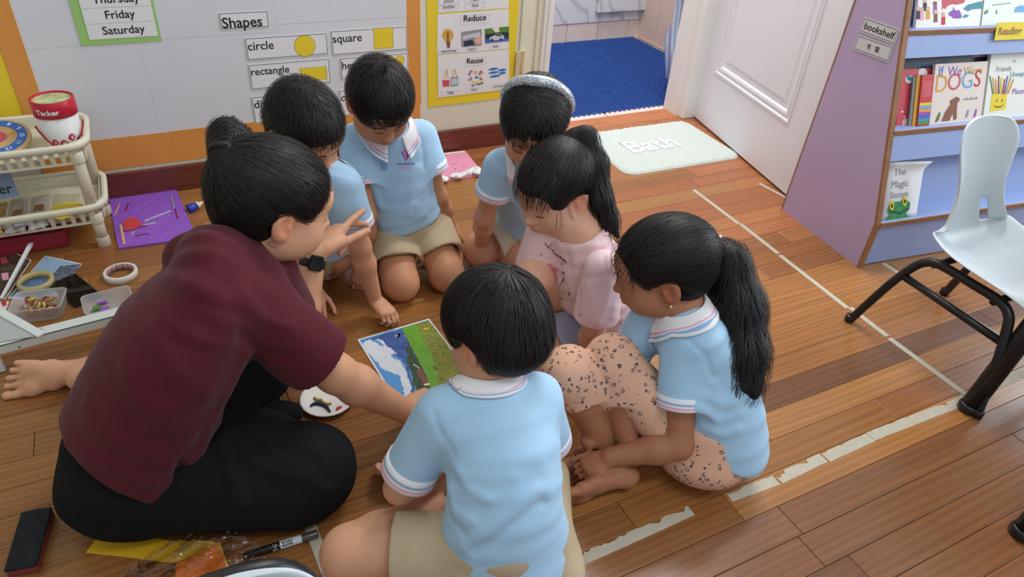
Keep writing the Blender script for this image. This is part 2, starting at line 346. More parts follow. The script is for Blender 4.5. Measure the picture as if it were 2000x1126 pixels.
def slab(a, b, wa, da, wb, db, right, k=0.02, op='u'):
    """tapered body segment with an oval section: half width along `right`, half depth across it"""
    a = A3(a); b = A3(b); ab = b-a; L2 = float(np.dot(ab, ab)); ax = ab/math.sqrt(L2); rt = nrm(A3(right)-ax*np.dot(right, ax)); fw = np.cross(rt, ax); r = max(wa, da, wb, db)
    B = np.stack([ax, rt, fw], 1).astype(np.float32); o32 = (a@np.stack([ax, rt, fw], 1)).astype(np.float32); LL = np.float32(math.sqrt(L2)); f32 = np.float32
    def fn(Q):
        q = Q@B; q -= o32; s = q[:, 0]; t = np.clip(s, 0, LL); s = (s-t); t *= f32(1/LL); w = f32(wa)+f32(wb-wa)*t; d = f32(da)+f32(db-da)*t; mn = np.minimum(w, d)
        u = q[:, 1]/w; v = q[:, 2]/d; x = s/mn; x *= f32(1.3333); return (np.sqrt(u*u+v*v+x*x)-f32(1))*mn
    return Op(fn, np.minimum(a, b)-r, np.maximum(a, b)+r, op, k)
def torso(secs, right, grow=0.0, k=0.03, n=None):
    """one smooth body loft; secs: (point, half width, half depth)"""
    n = n or (1 if grow < 0 else 2)
    S = [np.array([*q[0], q[1]+grow, q[2]+grow]) for q in secs]; T = []
    for i in range(len(S)-1):
        p0 = S[max(i-1, 0)]; p1 = S[i]; p2 = S[i+1]; p3 = S[min(i+2, len(S)-1)]
        for j in range(n):
            t = j/n; T.append(0.5*((2*p1)+(-p0+p2)*t+(2*p0-5*p1+4*p2-p3)*t*t+(-p0+3*p1-3*p2+p3)*t**3))
    T.append(S[-1]); segs = [slab(x[:3], y[:3], x[3], x[4], y[3], y[4], right, 0.0) for x, y in zip(T[:-1], T[1:])]
    lo = np.min([q.lo for q in segs], 0); hi = np.max([q.hi for q in segs], 0)
    def fn(Q):
        d = segs[0].fn(Q)
        for q in segs[1:]:
            v = q.fn(Q); h = np.maximum(0.006-np.abs(d-v), 0)/0.006; d = np.minimum(d, v)-h*h*0.0015
        return d
    return [Op(fn, lo, hi, 'u', k)]
def chain(pts, rad, k=0.008, op='u'):
    return [cone(pts[i], pts[i+1], rad[i], rad[i+1], k, op) for i in range(len(pts)-1)]
def group(ops, k=0.006, op='u'):
    """shapes blended among themselves, then joined to the rest with a tight seam"""
    return [Op(lambda Q: field(ops, Q), np.min([o.lo for o in ops if o.op == 'u'], 0), np.max([o.hi for o in ops if o.op == 'u'], 0), op, k)]
def plane(p, n):
    p = A3(p); n = nrm(n).astype(np.float32); c = float(np.dot(p, n))
    return Op(lambda Q: Q@n-np.float32(c), [-9]*3, [9]*3, 'i', 0.0)
def fold(pts, amp, w, seg=True):
    """a raised (amp>0) or sunk cloth fold along a path; w = half width"""
    pts = [A3(p).astype(np.float32) for p in pts]
    def fn(Q):
        best = None
        for a, b in zip(pts[:-1], pts[1:]):
            ab = b-a; q = Q-a; t = np.clip(q@ab/np.float32(np.dot(ab, ab)), 0, 1); e = q-t[:, None]*ab; d = np.einsum('ij,ij->i', e, e); best = d if best is None else np.minimum(best, d)
        return np.float32(amp)*np.exp(-best/np.float32(w*w))
    q = np.array(pts); return Op(fn, q.min(0)-2.2*w, q.max(0)+2.2*w, 'f', 0.0)
def ripple(d, freq, amp, lo=(-9, -9, -9), hi=(9, 9, 9), warp=1.0, ph=0.0):
    """fine uneven cloth creasing across direction d"""
    d = nrm(d).astype(np.float32); e = nrm(np.cross(d, (0.31, 0.52, 0.8))).astype(np.float32); g = np.cross(d, e).astype(np.float32)
    def fn(Q):
        u = Q@d; v = Q@e; w = Q@g
        return np.float32(amp)*np.sin(freq*u+warp*1.9*np.sin(13*v+ph)+warp*1.3*np.sin(17*w+2*ph)+ph)*(0.5+0.5*np.sin(9*v+7*w+ph))
    return Op(fn, lo, hi, 'f', 0.0)
def _apply(op, d, Q):
    v = op.fn(Q)
    if op.op == 'u':
        if op.k <= 0: return np.minimum(d, v)
        h = np.maximum(op.k-np.abs(d-v), 0)/op.k; return np.minimum(d, v)-h*h*op.k*0.25
    if op.op == 's':
        v = -v; h = np.maximum(op.k-np.abs(d-v), 0)/max(op.k, 1e-6); return np.maximum(d, v)+h*h*op.k*0.25
    if op.op == 'i': return np.maximum(d, v)
    return d-v
def field(ops, Q):
    Q = np.asarray(Q, np.float32); d = np.full(len(Q), 1.0, np.float32)
    for o in ops: d = _apply(o, d, Q).astype(np.float32)
    return d
def grad(ops, Q, h=0.002):
    Q = np.asarray(Q, np.float32); g = np.zeros_like(Q)
    for i in range(3):
        e = np.zeros(3, np.float32); e[i] = h; g[:, i] = field(ops, Q+e)-field(ops, Q-e)
    return g/(np.linalg.norm(g, axis=1, keepdims=True)+1e-9)
def solid(ops, res, lo=None, hi=None, floor=None):
    """surface nets on a sparse grid -> vertices, quads"""
    us = [o for o in ops if o.op == 'u']
    l = np.min([o.lo for o in us], axis=0)-0.012; h = np.max([o.hi for o in us], axis=0)+0.012
    if lo is not None: l = np.maximum(l, lo)
    if hi is not None: h = np.minimum(h, hi)
    B = 8; nb = np.maximum(np.ceil((h-l)/(res*B)).astype(int), 1); bs = res*B; hd = bs*0.5*1.7320508
    gi = np.stack(np.meshgrid(*[np.arange(n) for n in nb], indexing='ij'), -1).reshape(-1, 3)
    cen = (l+(gi+0.5)*bs-res*0.5).astype(np.float32)
    dc = np.full(len(cen), 1.0, np.float32); vals = []
    for o in ops:
        v = o.fn(cen); vals.append(v); 
        if o.op == 'u':
            k = max(o.k, 1e-6); hh = np.maximum(k-np.abs(dc-v), 0)/k; dc = np.minimum(dc, v)-hh*hh*k*0.25
        elif o.op == 's': dc = np.maximum(dc, -v)
        elif o.op == 'i': dc = np.maximum(dc, v)
        else: dc = dc-v
    act = np.abs(dc) < hd*1.35+0.006; ai = np.nonzero(act)[0]
    off = np.stack(np.meshgrid(*[np.arange(B)]*3, indexing='ij'), -1).reshape(-1, 3)
    D = np.full((len(ai), B**3), 1.0, np.float32); base = l+gi[ai]*bs
    offs = (off*res).astype(np.float32)
    for o, v in zip(ops, vals):
        if o.op in ('u', 's'): sel = np.nonzero(v[ai] < hd*1.25+o.k+0.004)[0]
        elif o.op == 'f': sel = np.nonzero(np.all((base < o.hi+0.0) & (base+bs > o.lo), axis=1))[0]
        else: sel = np.arange(len(ai))
        for s0 in range(0, len(sel), 1500):
            ss = sel[s0:s0+1500]
            Q = (base[ss].astype(np.float32)[:, None, :]+offs[None]).reshape(-1, 3)
            D[ss] = _apply(o, D[ss].reshape(-1), Q).reshape(len(ss), -1)
    G = np.broadcast_to(dc.reshape(nb)[:, None, :, None, :, None], (nb[0], B, nb[1], B, nb[2], B)).copy()
    G[gi[ai, 0], :, gi[ai, 1], :, gi[ai, 2], :] = D.reshape(-1, B, B, B)
    G = G.reshape(nb*B)
    if floor is not None:
        zc = (l[2]+np.arange(G.shape[2])*res).astype(np.float32); G = np.maximum(G, (floor-zc)[None, None, :])
    S = G < 0; n0, n1, n2 = G.shape
    cnt = np.zeros((n0-1, n1-1, n2-1), np.int8)
    for i in (0, 1):
        for j in (0, 1):
            for k in (0, 1): cnt += S[i:n0-1+i, j:n1-1+j, k:n2-1+k]
    ci = np.argwhere((cnt > 0) & (cnt < 8))
    if len(ci) == 0: return np.zeros((0, 3)), np.zeros((0, 4), int)
    idx = np.full(cnt.shape, -1, np.int32); idx[ci[:, 0], ci[:, 1], ci[:, 2]] = np.arange(len(ci))
    cor = [(i, j, k) for i in (0, 1) for j in (0, 1) for k in (0, 1)]
    cv = np.stack([G[ci[:, 0]+i, ci[:, 1]+j, ci[:, 2]+k] for i, j, k in cor], 1)
    acc = np.zeros((len(ci), 3)); num = np.zeros(len(ci))
    for a in range(8):
        for b in range(a+1, 8):
            if sum(x != y for x, y in zip(cor[a], cor[b])) != 1: continue
            va, vb = cv[:, a], cv[:, b]; mk_ = (va < 0) != (vb < 0); t = np.where(mk_, va/(va-vb+1e-12), 0)
            p = np.array(cor[a])[None]+t[:, None]*(np.array(cor[b])-np.array(cor[a]))[None]; acc += p*mk_[:, None]; num += mk_
    V = l+(ci+acc/num[:, None])*res
    F = []
    for ax in range(3):
        sl0 = [slice(None)]*3; sl1 = [slice(None)]*3; sl0[ax] = slice(0, -1); sl1[ax] = slice(1, None)
        s0 = S[tuple(sl0)]; s1 = S[tuple(sl1)]; e = np.argwhere(s0 != s1); u, w = [(1, 2), (2, 0), (0, 1)][ax]
        e = e[(e[:, u] > 0) & (e[:, w] > 0) & (e[:, u] < G.shape[u]-1) & (e[:, w] < G.shape[w]-1)]
        inside = s0[e[:, 0], e[:, 1], e[:, 2]]
        def at(du, dw):
            q = e.copy(); q[:, u] += du; q[:, w] += dw; return idx[q[:, 0], q[:, 1], q[:, 2]]
        f = np.stack([at(-1, -1), at(0, -1), at(0, 0), at(-1, 0)], 1); f[~inside] = f[~inside][:, ::-1]; F.append(f)
    F = np.concatenate(F); F = F[(F >= 0).all(1)]
    return V, F
def frame(fwd, up):
    """columns: right, forward, up"""
    f = nrm(fwd); u = nrm(A3(up)-f*np.dot(up, f)); r = np.cross(f, u); return np.stack([r, f, u], 1)

# ------------------------------------------------------------------ anatomy
def head_ops(c, M, s=1.0, ear=1.0, mouth=0.0, full=1.0):
    """head in its own frame (x right, y face, z up), about 0.19 tall when s = 1; returns fields and helpers"""
    c = A3(c)
    def W(x, y, z): return c+M@(np.array([x, y, z])*s)
    def E(x, y, z, r, k, op='u', R=None): return ell(W(x, y, z), np.array(r)*s, M if R is None else M@R, k*s, op)
    o = [E(0, -0.012, 0.026, (0.071, 0.086, 0.069), .02), E(0, 0.030, -0.022, (0.057, 0.052, 0.066), .03), E(0, 0.048, -0.074, (0.026, 0.024, 0.019), .035)]
    for q in (-1, 1):
        o += [E(q*0.034, 0.045, -0.038, np.array((0.027, 0.027, 0.027))*full, .03), E(q*0.046, 0.010, -0.055, (0.018, 0.026, 0.022), .03)]
    o += [E(0, 0.062, 0.030, (0.044, 0.020, 0.026), .03)]
    for q in (-1, 1):
        o.append(E(q*0.0285, 0.086, 0.000, (0.017, 0.012, 0.0105), .012, 's'))
        o.append(E(q*0.0285, 0.0655, -0.001, (0.0145, 0.0145, 0.0125), .004))
    o += [cone(W(0, 0.076, 0.004), W(0, 0.0905, -0.026), 0.0065*s, 0.0095*s, .012*s), E(0, 0.092, -0.027, (0.0095, 0.009, 0.0075), .006)]
    for q in (-1, 1):
        o.append(E(q*0.0105, 0.083, -0.030, (0.0065, 0.0075, 0.006), .006)); o.append(E(q*0.005, 0.089, -0.0355, (0.003, 0.003, 0.003), .002, 's'))
    o += [E(0, 0.074, -0.050, (0.022, 0.013, 0.012), .012), E(0, 0.0855, -0.0475, (0.0175, 0.0065, 0.0048), .005), E(0, 0.0838, -0.0570, (0.0150, 0.0068, 0.0056), .005), cone(W(-0.018, 0.083, -0.0525), W(0.018, 0.083, -0.0525), 0.0016*s, None, .003*s, 's')]
    for q in (-1, 1):
        t = q*0.35; R = np.array([[math.cos(t), -math.sin(t), 0], [math.sin(t), math.cos(t), 0], [0, 0, 1]])
        e = 0.0725
        o.append(E(q*e, -0.012, -0.008, (0.0085*ear, 0.019*ear, 0.030*ear), .006, 'u', R)); o.append(E(q*(e-0.003), -0.008, -0.026, (0.008, 0.010, 0.011), .008))
        o.append(E(q*(e+0.0085), -0.008, -0.006, (0.0065, 0.0105, 0.017), .004, 's', R)); o.append(E(q*(e+0.001), -0.001, -0.012, (0.004, 0.004, 0.007), .004))
    lips = [E(0, 0.0855, -0.0475, (0.0165, 0.0075, 0.0040), 0), E(0, 0.0838, -0.0570, (0.0140, 0.0078, 0.0050), 0)]
    ears = [E(q*0.0745, -0.010, -0.010, (0.012, 0.022, 0.032), 0) for q in (-1, 1)]
    return o, W, E, lips, ears
def hand_ops(w, d, n, L, side, curls, spread=0.09, thumb=(0.5, 0.3, 0.3), r=None, tp=0.0):
    """w wrist, d towards the knuckles, n back of the hand, side +1/-1: which way the thumb lies along d x n; curls: per finger (3 bends)"""
    w = A3(w); d = nrm(d); n = nrm(A3(n)-d*np.dot(n, d)); l = np.cross(d, n)*side; r = r or L*0.049
    o = []; mc = []
    for i, (lx, fx, fl) in enumerate(((0.165, 0.50, 0.44), (0.055, 0.525, 0.49), (-0.055, 0.505, 0.455), (-0.155, 0.465, 0.36))):
        b = w+d*fx*L+l*lx*L; mc.append(b); o.append(cone(w+l*lx*L*0.55+d*0.06*L, b, L*0.085, L*0.068, L*0.08))
    o.append(ell(w+d*0.28*L, np.array((0.20, 0.26, 0.085))*L, np.stack([l, d, n], 1), L*0.08))
    for i, (lx, fx, fl) in enumerate(((0.165, 0.50, 0.44), (0.055, 0.525, 0.49), (-0.055, 0.505, 0.455), (-0.155, 0.465, 0.36))):
        p = mc[i]; a = 0.0; fd = nrm(d+l*(lx*spread*6)); rr = r*(1.0 if i < 3 else 0.86)
        for j, fr in enumerate((0.46, 0.30, 0.24)):
            a += curls[i][j]; v = fd*math.cos(a)-n*math.sin(a); q = p+v*fl*L*fr; o.append(cone(p, q, rr*(1.06-0.08*j), rr*(0.99-0.1*j), L*0.018)); p = q
    b0 = w+d*0.13*L+l*0.13*L-n*0.03*L; p = b0; a = thumb[0]; v = nrm(d*math.cos(a)+l*math.sin(a)-n*tp)
    q = p+v*0.27*L; o.append(cone(p, q, L*0.085, r*1.25, L*0.06)); p = q
    for j, fr in enumerate((0.19, 0.16)):
        a -= thumb[1+j]; v = nrm(d*math.cos(a)+l*math.sin(a)-n*tp); q = p+v*fr*L; o.append(cone(p, q, r*(1.18-.1*j), r*(1.08-.12*j), L*0.018)); p = q
    return group(o, L*0.06)
def foot_ops(heel, d, n, L, side, splay=0.0):
    """heel on the ground end, d towards the toes, n top of the foot, side: where the big toe lies along d x n"""
    h = A3(heel); d = nrm(d); n = nrm(A3(n)-d*np.dot(n, d)); l = np.cross(d, n)*side; R = np.stack([l, d, n], 1)
    X = lambda a, b, c: h+l*a*L+d*b*L+n*c*L
    o = [ell(X(0, 0.10, 0.13), np.array((0.125, 0.14, 0.13))*L, R, L*.05), slab(X(0, 0.14, 0.15), X(0.01, 0.52, 0.13), .115*L, .13*L, .15*L, .10*L, l, L*.08), slab(X(0.01, 0.5, 0.13), X(0.015, 0.74, 0.085), .15*L, .10*L, .185*L, .075*L, l, L*.06),
         ell(X(0.12, 0.73, 0.075), np.array((0.085, 0.10, 0.07))*L, R, L*.05), ell(X(-0.10, 0.68, 0.065), np.array((0.08, 0.12, 0.06))*L, R, L*.05), ell(X(0, 0.17, 0.24), np.array((.11, .13, .11))*L, R, L*.08)]
    for lx, y0, ln, r in ((0.125, 0.80, 0.15, 0.055), (0.045, 0.83, 0.11, 0.036), (-0.02, 0.81, 0.095, 0.034), (-0.08, 0.78, 0.08, 0.032), (-0.135, 0.73, 0.075, 0.031)):
        o.append(cone(X(lx, y0-0.05, 0.068), X(lx+splay*lx, y0+ln*0.5, 0.062), r*L, r*L*0.95, L*.025)); o.append(ell(X(lx+splay*lx, y0+ln, 0.052), np.array((r*1.02, r*1.25, r*0.95))*L, R, L*.012))
    return group(o, L*0.05)
def arm_ops(sh, el, wr, s=1.0):
    sh, el, wr = A3(sh), A3(el), A3(wr); m = el+(wr-el)*0.3
    return group([cone(sh, el, .034*s, .0265*s, .02), cone(el, m, .0265*s, .0275*s, .02), cone(m, wr, .0275*s, .0195*s, .02)], 0.010)
def leg_ops(hip, kn, an, s=1.0):
    hip, kn, an = A3(hip), A3(kn), A3(an); m = kn+(an-kn)*0.32
    return group([cone(hip, kn, .062*s, .046*s, .02), ell(kn, .0475*s, None, .02), cone(kn, m, .044*s, .044*s, .02), cone(m, an, .044*s, .028*s, .02)], 0.008)

# ------------------------------------------------------------------ materials of people
def skin_mat():
    return mat('skin', (200, 150, 120), 0.5, spec=0.35, var=0.035, vscale=30, bump=0.04, bscale=400, attr=True, sss=0.12)
M_hair = mat('black_hair', (23, 20, 20), 0.6, spec=0.3, var=0.25, vscale=40)
M_hairstrand = mat('black_hair_strand', (27, 24, 24), 0.50, spec=0.42)
M_polo = mat('light_blue_pique', (172, 210, 240), 0.85, spec=0.2, var=0.02, vscale=12, bump=0.10, bscale=900, sheen=0.15)
M_khaki = mat('beige_cotton', (190, 172, 142), 0.85, spec=0.2, var=0.03, vscale=14, bump=0.08, bscale=700)
M_rib = mat('white_rib_knit', (238, 238, 242), 0.85, spec=0.2, bump=0.1, bscale=700)
M_ribpink = mat('pink_rib_knit', (238, 176, 202), 0.85, spec=0.2)
M_ribblue = mat('blue_rib_knit', (150, 186, 228), 0.85, spec=0.2)

def person(ops, tone, label, lips=(), ears=(), pink=(), res=0.003, base=None, floor=0.0015, group=None):
    V, F = solid(ops, res, floor=floor)
    col = np.tile(np.array([*lin(tone), 1.0]), (len(V), 1)); V32 = V.astype(np.float32)
    for fs, tint, wd in ((lips, (0.98, 0.62, 0.62), 0.0022), (ears, (1.06, 0.82, 0.78), 0.008), (pink, (1.02, 0.84, 0.80), 0.02)):
        for e in fs:
            near = np.all((V > e.lo-0.03) & (V < e.hi+0.03), axis=1); d = e.fn(V32[near]); w = np.clip(0.5-d/wd*0.5, 0, 1)[:, None]
            col[near, :3] = col[near, :3]*(1-w)+col[near, :3]*np.array(tint)*w
    o = mk('person', V, F, skin_mat(), None, True, org=base, cols=col)
    return tag(o, label, 'person', group)
def relax(V, F, it=2, lam=0.5):
    a = np.concatenate([F[:, 0], F[:, 1], F[:, 2], F[:, 3]]); b = np.concatenate([F[:, 1], F[:, 2], F[:, 3], F[:, 0]]); i = np.concatenate([a, b]); j = np.concatenate([b, a]); n = np.bincount(i, minlength=len(V))+1e-9
    for _ in range(it): V = V*(1-lam)+lam*np.stack([np.bincount(i, V[j, k], minlength=len(V))/n for k in range(3)], 1)
    return V
def wear(name, ops, m, parent, res=0.004, floor=0.002, **kw):
    V, F = solid(ops, res, floor=floor); return mk(name, relax(V, F), F, m, parent, True, **kw)
def settle(ops, Q, off, it=4, out_only=False):
    """move points onto the surface of a field, `off` above it"""
    Q = np.asarray(Q, np.float32).copy()
    for _ in range(it):
        d = field(ops, Q)-off
        if out_only: d = np.minimum(d, 0)
        Q -= np.clip(d, -0.03, 0.03)[:, None]*grad(ops, Q)
    return Q
def cuff(parent, ops, a, b, t0, t1, mats_w, name='cuff', off=0.0015, seg=48, lip=0.003):
    """knitted band around a sleeve: rings along a->b found on the sleeve surface; mats_w: (material, share)"""
    a = A3(a); b = A3(b); ax = nrm(b-a); L = np.linalg.norm(b-a); u = nrm(np.cross(ax, (0.3, 0.2, 0.9))); w = np.cross(ax, u)
    ms = []; ts = [t0]; mi = []
    tot = sum(x for _, x in mats_w); acc = 0
    for m, x in mats_w:
        acc += x; ts.append(t0+(t1-t0)*acc/tot)
        if m not in ms: ms.append(m)
        mi.append(ms.index(m))
    rings = []
    for t in ts:
        rows = np.array([a+ax*(t*L)+(u*math.cos(2*math.pi*j/seg)+w*math.sin(2*math.pi*j/seg))*0.0 for j in range(seg)])
        dirs = np.array([u*math.cos(2*math.pi*j/seg)+w*math.sin(2*math.pi*j/seg) for j in range(seg)])
        r = np.full(seg, 0.005); 
        for _ in range(26): r = r+np.clip(-field(ops, rows-ax*0.004+dirs*r[:, None]), 0.0, 0.02)+0.0
        rr = np.full(seg, 0.13)
        for _ in range(30): rr = rr-np.clip(field(ops, rows-ax*0.004+dirs*rr[:, None])*0.9, -0.01, 0.02)
        rings.append(rows+dirs*(np.clip(rr, 0.0, 0.12)+off)[:, None])
    rows = [rings[0]+0.0]+rings+[rings[-1]-nrm(b-a)*0.0]
    c0 = rings[0].mean(0); c1 = rings[-1].mean(0)
    rows[0] = c0+(rings[0]-c0)*(1-0.004/np.linalg.norm(rings[0]-c0, axis=1)[:, None]); rows[-1] = c1+(rings[-1]-c1)*(1-(lip+0.002)/np.linalg.norm(rings[-1]-c1, axis=1)[:, None])
    V = np.concatenate(rows); n = len(rows); F = []; MI = []
    mm = [mi[0]]+mi+[mi[-1]]
    for i in range(n-1):
        for j in range(seg): F.append((i*seg+j, i*seg+(j+1) % seg, (i+1)*seg+(j+1) % seg, (i+1)*seg+j)); MI.append(mm[i])
    return mk(name, V, F, None, parent, True, mats=ms, mi=MI)
def ribbon(parent, name, pts, widths, m, ops=None, off=0.0006, side=None, thick=0.0):
    """narrow strip along points laid on a surface (eyebrows, lashes, stripes, seams)"""
    pts = np.array(pts, float); n = len(pts)
    if ops is not None: pts = settle(ops, pts, off).astype(float)
    g = grad(ops, pts).astype(float) if ops is not None else np.tile(A3(side), (n, 1))
    V = []; 
    for i in range(n):
        t = nrm(pts[min(i+1, n-1)]-pts[max(i-1, 0)]); s = nrm(np.cross(g[i], t)); w = widths[i] if hasattr(widths, '__len__') else widths
        V += [pts[i]-s*w/2, pts[i]+g[i]*w*0.25, pts[i]+s*w/2]
    F = [(i*3+j, i*3+j+1, i*3+j+4, i*3+j+3) for i in range(n-1) for j in (0, 1)]
    return mk(name, V, F, m, parent, True)
def strands(parent, ops, seeds, flow, length, steps, m, off=0.0015, width=0.0011, jit=0.25, free=None, lift=0.0, name='hair_strands', seed=1, lenvar=0.5, tiplift=0.0, gravity=0.0):
    """many fine locks that start on a surface and run along it (flow(Q)->direction); each a thin tapering blade"""
    rs = np.random.RandomState(seed); Q = np.asarray(seeds, np.float32); n = len(Q); Q = settle(ops, Q, off, 5)
    ln = (length*(1-lenvar*rs.rand(n))).astype(np.float32) if not hasattr(length, '__len__') else np.asarray(length, np.float32)
    jv = rs.randn(n, 3).astype(np.float32)*jit; offs = (off+lift*rs.rand(n)).astype(np.float32)
    path = [Q.copy()]; G = grad(ops, Q, 0.004); gs = [G]; cur = Q.copy(); prevd = None
    for i in range(steps):
        d = flow(cur).astype(np.float32)+jv*(0.5+0.5*i/steps); d[:, 2] -= gravity
        g = gs[-1]; d = d-g*(d*g).sum(1, keepdims=True); d /= np.linalg.norm(d, axis=1, keepdims=True)+1e-9
        if prevd is not None: d = d*0.6+prevd*0.4; d /= np.linalg.norm(d, axis=1, keepdims=True)+1e-9
        prevd = d; cur = cur+d*(ln/steps)[:, None]
        f = field(ops, cur); tl = offs+tiplift*(i+1)/steps
        corr = np.clip(f-tl, -0.02, 0.02); cur = cur-corr[:, None]*g*0.9
        g2 = grad(ops, cur, 0.004); path.append(cur.copy()); gs.append(g2)
    n_p = len(path); W = width*(0.75+0.5*rs.rand(n)).astype(np.float32); V = np.zeros((n, n_p*2, 3), np.float32)
    for i in range(n_p):
        t = path[min(i+1, n_p-1)]-path[max(i-1, 0)]; s = np.cross(gs[i], t); s /= np.linalg.norm(s, axis=1, keepdims=True)+1e-9
        w = (W*(1.0 if i < n_p-2 else (0.75 if i == n_p-2 else 0.12)))[:, None]*0.5
        V[:, i*2] = path[i]-s*w; V[:, i*2+1] = path[i]+s*w
    b = (np.arange(n)*n_p*2)[:, None]; F = np.concatenate([np.concatenate([b+i*2, b+i*2+1, b+i*2+3, b+i*2+2], 1) for i in range(n_p-1)])
    return mk(name, V.reshape(-1, 3), F, m, parent, True, kind='stuff')
def on_surface(ops, c, n, rs, M, rad=0.16, zmin=-9, cond=None):
    """random seed points on a field around c"""
    v = rs.randn(n, 3); v /= np.linalg.norm(v, axis=1)[:, None]; Q = (A3(c)+v*rad).astype(np.float32)
    for _ in range(14): Q -= v.astype(np.float32)*np.clip(field(ops, Q)*0.85, -0.02, 0.03)[:, None]
    ok = np.abs(field(ops, Q)) < 0.004
    if cond is not None: ok &= cond((Q-A3(c).astype(np.float32))@M.astype(np.float32))
    return Q[ok]
def collar(parent, shirt, c, M, rn, h, width, open_f=0.35, tips=0.018, m=None, stripe=True, drop=0.030, name='collar', rd=None, flare=0.5):
    """turned-down polo collar: c neck base, M frame (right, forward, up), rn neck radius, width of the fall"""
    seg = 56; us = [0, 0.12, 0.45, 0.66, 0.74, 0.80, 0.88, 0.94, 1.0]; V = []; F = []; MI = []
    idx = [0, 0, 0, 1, 0, 2, 0, 0] if stripe else [0]*8
    a0 = open_f
    for i in range(seg+1):
        a = a0+(2*math.pi-2*a0)*i/seg; q = min(i, seg-i)/seg; tipw = max(0, 1-q/0.16); front = 0.5+0.5*math.cos(a)
        dx, dy = math.sin(a), math.cos(a)
        for u in us:
            w = width+tips*tipw*2.0
            r = rn+0.003+u*w*flare; z = h-(u*w*math.sqrt(1-flare*flare)+u*u*0.004)-0.5*drop*front
            if u == 0: r = rn+0.001; z = h-0.006-0.5*drop*front
            y = dy*r*(rd or 0.95); x = dx*r
            if tipw > 0: x += np.sign(dx)*u*tipw*0.010*(-0.3); y += u*tipw*0.012
            V.append(A3(c)+M@np.array([x, y, z]))
    V = settle(shirt, np.array(V), 0.0035, 5, out_only=True)
    nu = len(us)
    for i in range(seg):
        for j in range(nu-1): F.append((i*nu+j, (i+1)*nu+j, (i+1)*nu+j+1, i*nu+j+1)); MI.append(idx[j])
    o = mk(name, V, F, None, parent, True, mats=[M_rib if m is None else m, M_ribpink, M_ribblue], mi=MI)
    md = o.modifiers.new('thickness', 'SOLIDIFY'); md.thickness = 0.0022; md.offset = 1; return o
# ------------------------------------------------------------------ paper goods on the wall
WF = Fr((0, YW, 0), (1, 0, 0), (0, 0, 1))
def ink(name, rgb, rough=0.6): return mat('ink_'+name, rgb, rough)
INK = {k: ink(k, v) for k, v in dict(yellow=(238, 212, 50), orange=(240, 160, 60), green=(160, 206, 122), red=(206, 52, 64), blue=(64, 110, 196), sky=(112, 176, 228), brown=(140, 92, 66), pink=(240, 170, 190), purple=(150, 90, 190), teal=(70, 150, 170), navy=(40, 52, 74), grey=(150, 152, 158), lightgrey=(206, 208, 214), amber=(222, 170, 70), skin=(226, 186, 160), leaf=(90, 140, 60), cream=(244, 236, 214), dkgreen=(38, 84, 70), rose=(208, 92, 104), white=(240, 240, 242)).items()}
def decal(parent, fr, pts, m, z, name='print', px=True):
    q = pxs(fr, pts) if px else pts
    mb = MB(); mb.prism([fr(x, y) for x, y in q], fr.n*(z-0.0003), fr.n*z); return mb.build(name, m, parent)
def notice_board():
    M_sheet = mat('white_backing_paper', (222, 225, 232), 0.30, var=0.03, vscale=3, bump=0.25, bscale=5)
    M_or = mat('orange_border_card', (226, 154, 76), 0.45, var=0.06, vscale=4, bump=0.08, bscale=8)
    e = empty('notice_board', (0.28, YW, 0.12), 'large white paper notice board with orange card border on back wall', 'notice board')
    for x0, x1, z0, z1, t in ((-0.326, -0.01, 0.215, 0.53, .0014), (-0.33, 0.015, 0.525, 1.3, .0020), (-0.012, 0.40, 0.215, 0.535, .0018), (0.01, 0.42, 0.53, 1.3, .0024), (0.398, 0.885, 0.215, 0.56, .0021), (0.415, 0.885, 0.555, 1.3, .0028)):
        sheet('paper_sheet', WF, rect(x0, z0, x1, z1), M_sheet, 0.0003, t, e)
    xl = WF.px(50, 235)[0]
    for r, t in (((xl, 0.108, -0.322, 1.3), .0036), ((-0.322, 0.108, 0.02, 0.219), .0030), ((0.018, 0.108, 0.46, 0.221), .0036), ((0.455, 0.108, 0.93, 0.220), .0031), ((0.882, 0.2195, 0.934, 1.3), .0034)):
        sheet('border_strip', WF, rect(*r), M_or, 0.0003, t, e)
    # yellow sheet at the far left with a white notice on it
    y = sheet('poster', WF, rect(-0.86, 0.21, xl-0.001, 1.2), INK['yellow'], 0.0003, 0.0016); tag(y, 'yellow-backed poster with white sheet at the left edge of wall', 'poster')
    sheet('paper_sheet', WF, rect(-0.80, 0.17+.05, -0.47, 1.1), M_white, 0.0016, 0.0024, y); outline('printed_frame', WF, -0.78, 0.24, -0.485, 1.05, .003, INK['blue'], .0024, .0027, y)
notice_board()
def days_card():
    f = WF; x0, x1, z0 = -0.173, 0.054, 0.525
    e = sheet('days_card', f, rect(x0, z0, x1, 1.05), INK['green'], 0.003, 0.0045); tag(e, 'green-backed card listing Thursday, Friday and Saturday at top left of board', 'poster')
    for i, (w, za, zb) in enumerate((('Saturday', 0.5425, 0.588), ('Friday', 0.589, 0.634), ('Thursday', 0.635, 0.680))):
        sheet('word_strip', f, rect(x0+.026, za, x1-.008, zb), M_white, .0045, .0058+.0004*i, e); text(w, f, (x0+x1)/2+.012, za+.013, .034, M_black, e, z=.0064+.0004*i, align='CENTER', bold=.0004)
    sheet('word_strip', f, rect(x0+.026, .681, x1-.008, 1.0), M_white, .0045, .0068, e)
days_card()
